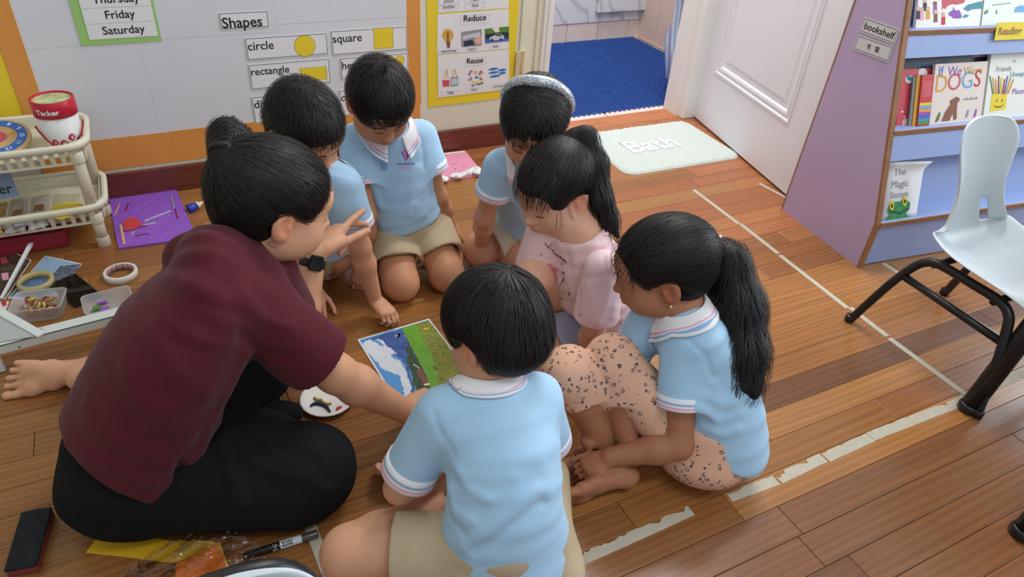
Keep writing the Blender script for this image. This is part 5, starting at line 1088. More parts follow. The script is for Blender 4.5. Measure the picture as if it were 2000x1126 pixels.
def art_sheets():
    # purple collage
    f = floor_frame([(232, 487), (380, 470)], .001); M_pu = mat('purple_glitter_card', (150, 92, 204), .45, var=.06, vscale=200); e = sheet('collage_sheet', f, pxs(f, [(232, 487), (385, 466), (345, 373), (213, 388)]), M_pu, 0, .006); tag(e, 'purple glitter collage sheet with sticks by the skirting', 'artwork'); rs = np.random.RandomState(4); zt = .006
    M_gl = mat('silver_glitter_dot', (240, 232, 250), .2, metal=.4)
    g = f.sub(0, 0, 0, zt)
    mb = MB()
    for i in range(150):
        u, v = rs.rand(2); x = 215+u*150+v*22; y = 385+v*98-u*15; cx, cy = f.px(x, y); r = .0008+.0009*rs.rand(); mb.prism([g(cx+r*math.cos(a), cy+r*math.sin(a)) for a in np.linspace(0, 6.28, 6)[:-1]], g.n*0, g.n*.0006)
    o = mb.build('glitter', M_gl, e); o['kind'] = 'stuff'
    def stick(name, a, b, w, m, h=.002):
        A, B = g(*f.px(*a)), g(*f.px(*b)); d = nrm(B-A); s = np.cross((0, 0, 1), d)*w/2; mb = MB(); mb.prism([A+s, A-s, B-s, B+s], (0, 0, 0), (0, 0, h)); mb.build(name, m, e)
    M_pi = mat('pine_stick', (220, 176, 130), .6, var=.1, vscale=50); M_ma = mat('maroon_stick', (128, 30, 80), .6); M_gn = mat('green_stick', (130, 176, 140), .6)
    stick('craft_stick', (237, 443), (244, 480), .008, M_pi, .003); stick('craft_stick', (234, 402), (225, 424), .0035, M_pi); stick('craft_stick', (252, 400), (246, 415), .004, M_ma); stick('craft_stick', (262, 402), (256, 422), .0035, M_pu); stick('craft_stick', (335, 385), (341, 408), .004, M_gn); stick('craft_stick', (343, 411), (348, 430), .004, M_ma); stick('craft_stick', (242, 455), (288, 444), .003, M_ma); stick('craft_stick', (264, 455), (257, 462), .004, M_pi); stick('craft_stick', (266, 464), (291, 459), .003, M_ma); stick('bead_string', (283, 435), (334, 415), .003, mat('bead_white_green', (206, 220, 206), .4, var=.3, vscale=300), .003); stick('bead_string', (281, 443), (306, 438), .003, mat('bead_white_green', (206, 220, 206), .4), .003)
    decal(e, g, [(241, 433), (248, 429), (258, 424), (266, 427), (272, 430), (276, 436), (277, 442), (262, 449), (243, 452)], mat('red_felt', (206, 70, 74), .9), .003, 'felt_piece')
    # blue cap with white keyring
    c = P(374, 406, .012); ax = nrm((.75, .25, .15)); mb = MB(); mb.lathe(c-ax*.012, ax, [(.010, .002), (.0165, 0), (.0170, .003), (.0150, .018), (.012, .026), (.008, .032), (0, .034)], 24); o = mb.build('bottle_cap', mat('royal_blue_plastic', (38, 54, 168), .35), None, True); tag(o, 'royal blue plastic cap lying by the purple collage', 'cap')
    mb = MB(); mb.lathe(c+ax*.020, ax, [(.0125, 0), (.0125, .006), (.006, .012), (.004, .03), (0, .031)], 18); mb.build('spout', mat('white_spout', (226, 224, 214), .4), o, True)
    # pink collage with cotton wool
    f = floor_frame([(855, 357), (946, 342)], .001); e = sheet('collage_sheet', f, pxs(f, [(856, 357), (945, 342), (908, 296), (830, 305)]), mat('pink_foam_card', (240, 160, 190), .6), 0, .006); tag(e, 'pink collage sheet edged with cotton wool near the skirting', 'artwork'); g = f.sub(0, 0, 0, .006)
    decal(e, g, [(840, 306), (907, 297), (905, 294.5), (838, 303.5)], INK['cream'], .001)
    for x, y in ((855, 328), (869, 327), (886, 321), (889, 330), (906, 325)): decal(e, g, [(x-1.5, y), (x+1.5, y-.5), (x+1.5, y+.4), (x-1.5, y+.8)], M_black, .0012)
    M_co = mat('cotton_wool', (242, 243, 244), .95, spec=.1, bump=.6, bscale=200); rs = np.random.RandomState(7)
    for k, (a, b, h) in enumerate((((851, 346), (868, 350), .016), ((878, 345), (898, 341), .015), ((906, 340), (922, 334), .015), ((924, 336), (940, 336), .018), ((928, 328), (934, 334), .020))):
        ops = []
        for i in range(9): t = rs.rand(); q = P(a[0]+(b[0]-a[0])*t, a[1]+(b[1]-a[1])*t, .010+.6*h*rs.rand()); q[:2] += rs.randn(2)*.006; ops.append(ell(q, (.010+.006*rs.rand(), .009+.005*rs.rand(), .006+.005*rs.rand()), None, .006))
        V, F = solid(ops, .003, floor=.0072); mk('cotton_tuft', V, F, M_co, e, True)
art_sheets()
def tape_roll(px, r, h, m, inner, lab, z=0.0, tilt=(0, 0, 1)):
    c = P(px[0], px[1], z); e = empty('tape_roll', c, lab, 'tape roll'); mb = MB(); mb.lathe(c, tilt, [(r-.008, 0), (r, .001), (r, h-.001), (r-.008, h)], 48, closed=True); mb.build('roll', m, e, True)
    mb = MB(); mb.lathe(c, tilt, [(r-.0095, .0005), (r-.0078, .0005), (r-.0078, h-.0005), (r-.0095, h-.0005)], 48, closed=True); mb.build('core', inner, e, True); return e, c
def desk_clutter():
    m = bpy.data.materials.new('printed_tape_core'); m.use_nodes = True; nt = m.node_tree; b = nt.nodes['Principled BSDF']; tc = nt.nodes.new('ShaderNodeTexCoord'); gr = nt.nodes.new('ShaderNodeTexGradient'); gr.gradient_type = 'RADIAL'; nt.links.new(tc.outputs['Object'], gr.inputs[0]); mu = nt.nodes.new('ShaderNodeMath'); mu.operation = 'MULTIPLY'; mu.inputs[1].default_value = 14; nt.links.new(gr.outputs[1], mu.inputs[0]); fr = nt.nodes.new('ShaderNodeMath'); fr.operation = 'FRACT'; nt.links.new(mu.outputs[0], fr.inputs[0]); rp = nt.nodes.new('ShaderNodeValToRGB'); rp.color_ramp.interpolation = 'CONSTANT'; el = rp.color_ramp.elements; el[0].color = (*lin((190, 50, 56)), 1); el[1].position = .35; el[1].color = (*lin((230, 230, 232)), 1)
    for p_, c_ in ((.5, (44, 50, 84)), (.65, (230, 230, 232)), (.75, (44, 50, 84)), (.9, (230, 230, 232))): q = el.new(p_); q.color = (*lin(c_), 1)
    nt.links.new(fr.outputs[0], rp.inputs[0]); nt.links.new(rp.outputs[0], b.inputs['Base Color'])
    tape_roll((238, 540), .046, .022, mat('white_tape', (226, 222, 212), .5), m, 'white masking tape roll with striped core beside the teacher')
    # photographs and papers
    def photo(pts, lab, base, parts, z=.001, th=.0007):
        f = floor_frame(pts[:2], z); e = sheet('photo_print', f, pxs(f, pts), M_white, 0, th); tag(e, lab, 'photo'); cx = sum(p[0] for p in pts)/len(pts); cy = sum(p[1] for p in pts)/len(pts)
        decal(e, f, [(cx+(x-cx)*.96, cy+(y-cy)*.96) for x, y in pts], base, th+.0003)
        for i, (q, mm) in enumerate(parts): decal(e, f, q, mm, th+.0006+.0002*i)
        return e
    M_se = mat('print_sea', (96, 130, 176), .35, var=.3, vscale=30); M_ci = mat('print_city', (104, 112, 128), .35, var=.6, vscale=80)
    photo([(15, 582), (100, 590), (160, 515), (88, 499)], 'photo print of water and buildings under the tape roll', mat('print_pale_sky', (156, 188, 216), .35), [([(118, 520), (158, 516), (140, 545), (104, 570), (100, 540)], M_ci), ([(20, 578), (60, 540), (110, 548), (98, 586)], M_se)])
    M_fl = mat('print_flowers', (88, 74, 66), .4, var=.7, vscale=60); photo([(-60, 570), (10, 585), (62, 508), (-20, 470)], 'dark flower photo print lying at the left edge', M_fl, [([(0, 505), (12, 502), (16, 512), (4, 516)], INK['rose']), ([(2, 535), (16, 532), (18, 546), (6, 548)], INK['pink'])], z=.004)
    photo([(-30, 614), (12, 606), (18, 588), (-20, 590)], 'small white print with a red mark at the left edge', M_white, [([(2, 590), (12, 588), (13, 596), (6, 599)], INK['red'])], z=.0015)
    # curled white sheet
    V = []; n = 12
    A, B, C_, D_ = P(-5, 600, .02), P(10, 590, .02), P(72, 487, .03), P(50, 500, .03)
    for i in range(n+1):
        t = i/n
        for j in range(5): u = j/4; p = (A*(1-t)+D_*t)*(1-u)+(B*(1-t)+C_*t)*u; V.append(p+A3((0, 0, .020*math.sin(u*math.pi*.8)+.012*t)))
    F = [(i*5+j, i*5+j+1, (i+1)*5+j+1, (i+1)*5+j) for i in range(n) for j in range(4)]; o = mk('curled_paper', V, F, mat('white_paper_back', (226, 226, 232), .6), None, True); md = o.modifiers.new('t', 'SOLIDIFY'); md.thickness = .0006; tag(o, 'curled white paper edge over the flower photo', 'paper')
    tape_roll((72, 556), .047, .020, mat('yellowed_clear_tape', (206, 194, 140), .2, alpha=.85), mat('tape_core_card', (206, 180, 120), .6), 'clear yellowish tape roll lying on the photos', z=.004)
    # phone
    f = floor_frame([(152, 607), (192, 572)], .0002); a = pxs(f, [(152, 607), (192, 574), (146, 537), (104, 560)]); W = .076; mb = MB(); c = np.mean([f(*q) for q in a], axis=0); ux = nrm(P(192, 574, 0)-P(146, 537, 0)); uy = np.cross((0, 0, 1), ux); mb.box(c+A3((0, 0, .005)), (.078, .038, .0042), ux, uy, (0, 0, 1), bev=.003); o = mb.build('phone', mat('black_glass', (16, 16, 18), .12)); tag(o, 'black smartphone lying between the photos and the boxes', 'phone')
    mb = MB(); mb.box(c+A3((0, 0, .0095)), (.074, .0345, .0003), ux, uy, (0, 0, 1)); mb.build('screen', mat('black_screen', (12, 12, 14), .05), o)
    # boxes of loops
    M_pl = mat('frosted_plastic', (226, 226, 228), .25, alpha=.35, spec=.6); rs = np.random.RandomState(9)
    def box(cx, ux, w, d, h, lab, loops):
        uy = np.cross((0, 0, 1), ux); e = empty('plastic_box', cx, lab, 'box'); V = []; F = []; n = 6
        def ring(k, z, r=.016):
            out = []
            for sx, sy, a in ((1, -1, -90), (1, 1, 0), (-1, 1, 90), (-1, -1, 180)):
                for i in range(n+1): t = math.radians(a+90*i/n); out.append(cx+ux*(sx*(w*k-r)+r*math.cos(t))+uy*(sy*(d*k-r)+r*math.sin(t))+A3((0, 0, z)))
            return out
        R = [ring(.86, .001), ring(.90, .004), ring(.97, h-.006), ring(1.03, h-.004), ring(1.03, h), ring(.96, h), ring(.95, h-.005), ring(.87, .005)]; m_ = len(R[0])
        for r in R: V += r
        F = [(i*m_+j, i*m_+(j+1) % m_, (i+1)*m_+(j+1) % m_, (i+1)*m_+j) for i in range(len(R)-1) for j in range(m_)]+[tuple(range(m_))[::-1], tuple((len(R)-1)*m_+j for j in range(m_))]; mk('box_body', V, F, M_pl, e, True)
        for k in range(loops):
            q = cx+ux*(rs.rand()-.5)*w*1.1+uy*(rs.rand()-.5)*d*1.1+A3((0, 0, .010+rs.rand()*(h-.022))); nn = nrm(rs.randn(3)+A3((0, 0, .8))); a_ = nrm(np.cross(nn, (.3, .9, .1))); b_ = np.cross(nn, a_); r = .009+.006*rs.rand(); nseg = 13; pts = [q+(a_*math.cos(t)+b_*math.sin(t))*r for t in np.linspace(0, 2*math.pi, nseg)]
            for p_ in pts: p_[2] = max(p_[2], .006)
            V = []; 
            for p_ in pts: V += [p_-nn*.0035, p_+nn*.0035]
            F = [(i*2, i*2+2, i*2+3, i*2+1) for i in range(nseg-1)]; c_ = [(196, 150, 130), (206, 184, 70), (170, 110, 100), (150, 60, 70), (220, 200, 90), (188, 140, 96)][k % 6]; o = mk('paper_loop', V, F, mat('loop_paper_%d' % (k % 6), c_, .6), None, True); md = o.modifiers.new('t', 'SOLIDIFY'); md.thickness = .0008; tag(o, 'narrow curled paper loop inside the frosted box', 'paper loop', 'paper loops in the box')
    ux = nrm(P(140, 572, .03)-P(60, 580, .03)); box(P(84, 610, .0)*A3((1, 1, 0))+A3((0, 0, .0006)), ux, .062, .048, .045, 'frosted plastic box full of paper loops behind the white bar', 26)
    box(P(218, 610, .0)*A3((1, 1, 0))+A3((0, 0, .0006)), nrm(P(260, 570, 0)-P(180, 590, 0)), .060, .048, .045, 'frosted plastic box with violet and green pieces beside the teacher', 0)
    for k, (x, y, c_) in enumerate(((200, 590, 'purple'), (190, 602, 'leaf'), (206, 604, 'purple'))):
        q = P(x, y, .012); mb = MB(); mb.prism([q+A3((a*.012, b_*.010, 0)) for a, b_ in ((-1, -1), (1, -.7), (.8, 1), (-.9, .8))], (0, 0, 0), (0, 0, .004)); o = mb.build('foam_piece', INK[c_]); tag(o, 'violet foam piece in the frosted box' if c_ == 'purple' else 'green foam piece in the frosted box', 'foam piece', 'foam pieces in the box beside the teacher')
    # white steel stand: rail and gusset
    M_st = mat('white_steel', (214, 220, 218), .4, var=.03, vscale=6); z = .085; e = empty('board_stand', (-.45, 1.62, 0), 'white steel stand foot with bent gusset at the left edge', 'stand')
    a, b_ = P(-20, 672, z), P(245, 604, z); d = nrm(b_-a); s = np.cross((0, 0, 1), d)
    mb = MB(); mb.prism([a-s*.018, b_-s*.018, b_+s*.018, a+s*.018], (0, 0, -.003), (0, 0, 0)); mb.build('rail_top', M_st, e); mb = MB(); mb.prism([a-s*.018, b_-s*.018, b_-s*.018+A3((0, 0, -.024)), a-s*.018+A3((0, 0, -.024))], s*0, s*.003); mb.build('rail_face', M_st, e)
    q0, q1, q2 = P(-30, 592, z+.03), P(82, 655, z+.002), P(-30, 672, z+.002); mb = MB(); nn = nrm(np.cross(q1-q0, q2-q0)); mb.prism([q0, q1, q2], nn*-.0015, nn*.0015); mb.build('gusset', mat('grey_steel_plate', (178, 184, 182), .4), e)
    dd = nrm(q1-q0); ss = nrm(np.cross((0, 0, 1), dd)); mb = MB(); mb.prism([q0-ss*.010, q1-ss*.010, q1+ss*.010, q0+ss*.010], (0, 0, 0), (0, 0, .004)); mb.build('gusset_flange', M_st, e)
    for x, y in ((79, 643), (80, 651)): q = P(x, y, z+.004); mb = MB(); mb.lathe(q, (0, 0, 1), [(.0035, 0), (.0035, .001), (.002, .002), (0, .0022)], 12); mb.build('screw', mat('steel_screw', (170, 170, 172), .3, metal=.8), e, True)
    for x, y in ((34, 671), (38, 677)): q = P(x, y, z-.01)-s*.0005; mb = MB(); mb.lathe(q, -s, [(.0022, 0), (.0022, .0006), (0, .0007)], 10); mb.build('rivet', M_black, e)
    for q in (a+d*.0, b_-d*.02): mb = MB(); mb.box(q-A3((0, 0, z/2)), (.008, .008, z/2-.002), d, s, (0, 0, 1)); mb.build('stand_leg', M_st, e)
desk_clutter()
def near_things():
    # board eraser
    c = [P(40, 984, .0), P(118, 985, .0), P(78, 1124, .0), P(2, 1120, .0)]; h = .026; ctr = sum(c)/4; u = nrm(c[3]-c[0]); v = nrm(np.cross((0, 0, 1), u)); ctr = P(58, 1052, .02)*A3((1, 1, 0))
    u = nrm(P(40, 1120, .026)-P(78, 985, .026)); v = np.cross((0, 0, 1), u); e = empty('board_eraser', ctr, 'black felt board eraser with red-brown body at bottom left', 'eraser')
    mb = MB(); mb.box(ctr+A3((0, 0, .009)), (.066, .0265, .009), u, v, (0, 0, 1), bev=.004); mb.build('eraser_body', mat('red_brown_felt', (128, 52, 42), .9, bump=.3, bscale=200), e); mb = MB(); mb.box(ctr+A3((0, 0, .0225)), (.0665, .027, .0045), u, v, (0, 0, 1), bev=.003); mb.build('felt_pad', mat('black_felt', (30, 32, 36), .95, var=.3, vscale=60, bump=.4, bscale=300), e)
    # paper strips
    def paper(name, pts, m, lab, z=.001, lift=None):
        V = [P(x, y, z if lift is None else z+lift[i]) for i, (x, y) in enumerate(pts)]; mb = MB(); mb.prism(V, (0, 0, 0), (0, 0, .0006)); o = mb.build(name, m); tag(o, lab, 'paper'); return o
    paper('paper_strip', [(167, 1079), (199, 1037), (262, 1042), (330, 1055), (418, 1056), (422, 1060), (390, 1080), (345, 1097), (325, 1098), (250, 1088)], mat('yellow_paper', (226, 178, 34), .6), 'yellow paper strip sticking out of the clear bag')
    paper('paper_strip', [(345, 1100), (390, 1080), (424, 1059), (440, 1090), (458, 1140), (340, 1140)], mat('orange_paper', (232, 124, 40), .6), 'orange paper strip inside the clear bag', .0025)
    paper('paper_strip', [(455, 1112), (474, 1096), (496, 1126), (500, 1145), (452, 1145)], mat('orange_paper_b', (234, 116, 44), .6), 'small orange paper corner in the clear bag', .0025); paper('paper_strip', [(492, 1120), (549, 1104), (556, 1145), (490, 1145)], mat('red_paper', (206, 52, 66), .6), 'red paper corner beside the clear bag', .0015)
    paper('paper_strip', [(425, 1060), (430, 1060), (462, 1145), (456, 1145)], mat('yellow_paper', (226, 178, 34), .6), 'narrow yellow paper edge along the orange strip', .0035)
    # clear bag: thin crumpled film
    M_cl = bpy.data.materials.new('clear_film'); M_cl.use_nodes = True; nt = M_cl.node_tree; nt.nodes.remove(nt.nodes['Principled BSDF']); N = nt.nodes.new; L_ = nt.links.new
    tr = N('ShaderNodeBsdfTransparent'); tr.inputs[0].default_value = (.97, .97, .97, 1); gl = N('ShaderNodeBsdfGlossy'); gl.inputs['Roughness'].default_value = .06; fz = N('ShaderNodeFresnel'); fz.inputs[0].default_value = 1.55; mxs = N('ShaderNodeMixShader'); nz = N('ShaderNodeTexNoise'); nz.inputs['Scale'].default_value = 34; tcn = N('ShaderNodeTexCoord'); L_(tcn.outputs['Object'], nz.inputs['Vector']); bpn = N('ShaderNodeBump'); bpn.inputs['Strength'].default_value = 1.0; bpn.inputs['Distance'].default_value = .02; L_(nz.outputs[0], bpn.inputs['Height']); L_(bpn.outputs[0], gl.inputs['Normal']); L_(bpn.outputs[0], fz.inputs['Normal']); L_(fz.outputs[0], mxs.inputs[0]); L_(tr.outputs[0], mxs.inputs[1]); L_(gl.outputs[0], mxs.inputs[2]); L_(mxs.outputs[0], nt.nodes['Material Output'].inputs[0])
    nx, ny = 26, 18; V = []; rs = np.random.RandomState(12)
    cor = [(255, 1116), (540, 1124), (470, 1003), (370, 1030)]; cor = [(225, 1130), (545, 1140), (468, 1003), (395, 1015)]; Q = [P(*cor[0], .004), P(*cor[1], .004), P(*cor[2], .035), P(*cor[3], .030)]
    for i in range(nx+1):
        for j in range(ny+1):
            u_, v_ = i/nx, j/ny; p = (Q[0]*(1-u_)+Q[1]*u_)*(1-v_)+(Q[3]*(1-u_)+Q[2]*u_)*v_; z = .012*math.sin(math.pi*u_)+.007*abs(math.sin(7*u_+3*v_))*v_+.006*abs(math.sin(13*u_-5*v_))+.002*rs.rand(); V.append(p+A3((0, 0, z)))
    F = [(i*(ny+1)+j, (i+1)*(ny+1)+j, (i+1)*(ny+1)+j+1, i*(ny+1)+j+1) for i in range(nx) for j in range(ny)]; o = mk('clear_bag', V, F, M_cl, None, True); tag(o, 'crumpled clear plastic bag over coloured paper strips at bottom', 'bag')
    # board marker
    a, b = P(496, 1080, .009), P(621, 1041, .009); d = nrm(b-a); L = np.linalg.norm(b-a); e = empty('board_marker', a*A3((1, 1, 0)), 'black board marker with white label lying on the floor tape', 'marker'); M_mk = mat('black_marker_plastic', (24, 24, 27), .35)
    mb = MB(); mb.lathe(a-d*.02, d, [(.0, 0), (.0055, .001), (.006, .01), (.0078, .022), (.0082, .05), (.0082, (L*.74)+.02)], 24); mb.build('barrel', M_mk, e, True); mb = MB(); mb.lathe(a+d*L*.74, d, [(.0085, 0), (.0089, .001), (.0087, L*.24), (.0076, L*.26), (0, L*.262)], 24); mb.build('cap', mat('grey_metal_cap', (96, 94, 92), .3, metal=.5), e, True); mb = MB(); mb.lathe(a+d*L*.40, d, [(.0083, 0), (.0083, L*.34)], 24); mb.v = mb.v; mb.f = mb.f[:24]; mb.mi = mb.mi[:24]; mb.build('label_wrap', mat('pale_label', (206, 216, 224), .4), e, True)
    nn = nrm(nrm(CPOS-a)-d*np.dot(nrm(CPOS-a), d)); up = nrm(np.cross(nn, d))
    def wraptext(s, s0, dz, size, m):
        fr = Fr((0, 0, 0), (1, 0, 0), (0, 1, 0)); t = text(s, fr, 0, 0, size, m, e, z=0, bold=.0002)
        if t is None: return
        for v in t.data.vertices: q = v.co+Vector(ORG[e.name]); th = (q.y+dz)/.0085; w = a+d*(s0+q.x)+(nn*math.cos(th)+up*math.sin(th))*.0087; v.co = Vector(w-ORG[e.name])
    wraptext('BOARD', L*.43, .0010, .0062, M_black); wraptext('MASTER', L*.43, -.0045, .0056, M_black); wraptext('V', L*.29, -.003, .012, M_rib); wraptext('PILOT', L*.28, -.008, .0035, M_rib)
near_things()
# ------------------------------------------------------------------ people
CUFF = [(M_rib, 5), (M_ribblue, 2), (M_rib, 2), (M_ribpink, 2.2), (M_rib, 2)]
def hair_cap(W, E, s, thick=1.0, nape=-0.055, face=1.0, ear=True, k=0.012, back=0.0, brow=0.0):
    t = 0.013*thick
    o = [E(0, -0.014-back, 0.030, (0.071+t, 0.086+t+back, 0.070+t), .02), E(0, -0.042, -0.018, (0.053+t, 0.052+t, 0.046+t), .03)]
    o.append(E(0, 0.100, -0.050+brow, (0.062*face, 0.062, 0.088), k, 's'))
    if ear:
        for q in (-1, 1): o.append(E(q*0.087, 0.008, -0.032, (0.032, 0.048, 0.052), .010, 's'))
    n = W(0, -0.3, 1.0)-W(0, 0, 0); o.append(plane(W(0, -0.03, nape), -n)); return o
def crown_flow(cr, down, gz=0.3):
    cr = A3(cr).astype(np.float32); dn = A3(down).astype(np.float32)
    def f(Q):
        v = Q-cr; l = np.linalg.norm(v, axis=1, keepdims=True); return v/(l+1e-6)+dn*np.minimum(l*9, 1.2)
    return f
def brows_lashes(p, ops, W, M, s, brow=True, lash=True, m=None):
    for q in (-1, 1):
        if brow: ribbon(p, 'eyebrow', [W(q*x, 0.10, z) for x, z in ((0.013, 0.0175), (0.021, 0.0205), (0.031, 0.0215), (0.042, 0.0175))], [0.0032*s, 0.0045*s, 0.004*s, 0.0015*s], M_hair, ops)
        if lash: ribbon(p, 'eyelashes', [W(q*x, 0.0835, z) for x, z in ((0.0165, -0.0075), (0.022, -0.0098), (0.0285, -0.0108), (0.035, -0.0095), (0.0415, -0.0055))], [0.0012*s, 0.0022*s, 0.0026*s, 0.0026*s, 0.0014*s], M_hair, ops, off=0.0008)

def spath(ops, pts, z): return ray_settle(ops, np.array([P(x, y, z) for x, y in pts]), 0.0)
def sfold(ops, pts, z, amp, w): ops.append(fold(list(spath(ops, pts, z)), amp, w))
def ray_settle(ops, Q, off):
    """slide points along the line of sight that measured them until they lie on the cloth"""
    Q = np.asarray(Q, float); d = Q-CPOS; d /= np.linalg.norm(d, axis=1)[:, None]; q = Q-d*0.25
    for _ in range(34): q = q+d*np.clip(field(ops, q)-off, -.01, .03)[:, None]*0.85
    return q
def boy_front():
    """boy in the foreground, seen from behind"""
    M = frame((-0.30, 0.80, -0.46), (0.02, 0.1, 1)); s = 1.02
    c = P(968, 612, 0.50)-M@np.array([0, -0.014, 0.030])*s
    H, W, E, lips, ears = head_ops(c, M, s)
    nk = P(960, 742, 0.385); shL = P(862, 805, 0.345); shR = P(1048, 775, 0.35); rt = nrm(shR-shL)
    elL = P(782, 952, 0.155); wrL = P(868, 902, 0.10); elR = P(1072, 880, 0.17); wrR = P(985, 850, 0.10)
    pel = P(985, 1075, 0.085)
    secs = [(P(985, 1078, 0.085), .108, .085), (P(985, 990, 0.19), .094, .074), (P(985, 880, 0.29), .092, .070), (P(962, 792, 0.355), .085, .050), (nk, .045, .042)]
    hipL = P(940, 1078, 0.085); knL = P(684, 1080, 0.068); anL = P(850, 990, 0.045); hipR = P(1040, 1050, 0.085); knR = P(1040, 880, 0.075); anR = P(838, 952, 0.05)
    toe = P(716, 914, 0.03)
    ops = H+[cone(W(0, -0.022, -0.045), nk, .040*s, .043, .03)]+torso(secs, rt, -0.008)+arm_ops(shL, elL, wrL, 1.08)+arm_ops(shR, elR, wrR, 1.0)
    ops += leg_ops(hipL, knL, anL, 1.06)+leg_ops(hipR, knR, anR, 1.0)
    ops += foot_ops(P(862, 968, 0.03), toe-P(862, 968, 0.03), (0.55, 0.45, 0.7), 0.17, 1)+foot_ops(P(905, 985, 0.02), (0.9, 0.5, 0), (0, 0.5, 1), 0.165, 1)
    ops += hand_ops(wrL, (0.9, 0.3, -0.2), (0, 0.2, 1), 0.12, 1, [(.5, .5, .3)]*4)+hand_ops(wrR, (-0.9, 0.3, -0.2), (0, 0.2, 1), 0.12, -1, [(.5, .5, .3)]*4)
    p = person(ops, (214, 160, 130), 'boy in light blue polo and beige shorts, seated nearest with his back turned', lips, ears, base=(*P(985, 1075, 0)[:2], 0))
    # shirt
    cuL = shL+(elL-shL)*0.80; cuR = shR+(elR-shR)*0.8
    g = 0.012; slL = cone(shL, cuL, .046, .053, .035, cut=True, hole=.0075); slR = cone(shR, cuR, .046, .050, .035, cut=True, hole=.0075)
    ssec = [(P(990, 1105, 0.055), .118, .095), (P(985, 1040, 0.13), .112, .088), (P(985, 985, 0.20), .098, .080), (P(985, 880, 0.29), .094, .074), (P(962, 795, 0.350), .088, .052), (nk-A3((0, 0, .012)), .052, .048)]
    sh = torso(ssec, rt, g-0.004)+[slL, slR]
    sh.append(plane(P(985, 1080, 0.075), nrm(np.cross(P(1100, 1105, .05)-P(868, 1030, .11), P(985, 1000, 0.20)-P(985, 1100, .05)) *0+A3((-0.28, 0.10, -1)))))
    F_ = lambda pts, amp, w: sh.append(fold([P(*q) for q in pts], amp, w))
    sfold(sh, [(846, 800), (862, 850), (893, 905)], .34, -.003, .006)
    sfold(sh, [(1110, 900), (1050, 955), (980, 1015), (905, 1062)], .24, .0055, .013); sfold(sh, [(1112, 925), (1055, 980), (985, 1040), (930, 1078)], .22, -.005, .011)
    sfold(sh, [(893, 908), (915, 950), (955, 975)], .27, .005, .010); sfold(sh, [(880, 955), (888, 995), (925, 1018)], .22, .005, .010); sfold(sh, [(870, 985), (880, 1015), (905, 1040)], .2, -.004, .008); sfold(sh, [(900, 925), (945, 935), (1000, 930)], .29, .003, .012)
    sfold(sh, [(1080, 830), (1060, 900), (1075, 960)], .3, .003, .016); sfold(sh, [(915, 752), (960, 764), (1010, 756)], .385, .002, .006)
    sh.append(ripple((0.6, -0.1, 0.8), 34, .0016, warp=2.2))
    t = wear('polo_shirt', sh, M_polo, p, 0.0038)
    cuff(t, [slL], shL, cuL, 0.78, 1.0, CUFF); cuff(t, [slR], shR, cuR, 0.80, 1.0, CUFF)
    collar(t, sh, nk+A3((0, 0, -.006)), frame((0.05, 0.95, -0.25), (0, 0.25, 1)), .044, .030, .034, open_f=0.3, flare=.42)
    ribbon(t, 'seam', spath(sh, [(838, 787), (848, 815), (862, 850), (880, 882), (893, 905)], .34), .0022, mat('polo_seam', (176, 214, 242), .8), sh, off=.0004)
    # shorts
    hemL = hipL+(knL-hipL)*0.66; hemR = hipR+(knR-hipR)*0.7
    so = [slab(P(985, 1095, .06), P(985, 1040, .14), .118, .098, .112, .09, rt, .03), cone(hipL, hemL, .076, .077, .03, cut=True, hole=.011), cone(hipR, hemR, .080, .078, .03, cut=True, hole=.011), ell(P(1072, 1085, .055), (.06, .09, .05), None, .03)]
    for q in ([(790, 1035, .13), (800, 1085, .14), (790, 1126, .1)], [(850, 1040, .13), (870, 1080, .14), (880, 1126, .1)], [(905, 1070, .13), (900, 1126, .12)]): so.append(fold([P(*z) for z in q], .004, .010))
    so.append(ripple((1, 0.2, 0.2), 60, .002)); wear('shorts', so, M_khaki, p, 0.004)
    # hair
    hr = hair_cap(W, E, s, 1.2, -0.075, 1.0)
    hb = wear('hair', hr, M_hair, p, 0.0035)
    rs = np.random.RandomState(5); hh = hr+H
    sd = on_surface(hr, W(0, -.015, .03), 6000, rs, M, cond=lambda q: q[:, 2] > -0.06)
    strands(hb, hr, sd, crown_flow(W(0.012, -0.055, 0.095), (0, 0, -1)), 0.070, 7, M_hairstrand, off=0.001, lift=0.003, width=0.0011, jit=0.10, tiplift=0.001)
    brows_lashes(p, H, W, M, s)
    return p
boy_front()
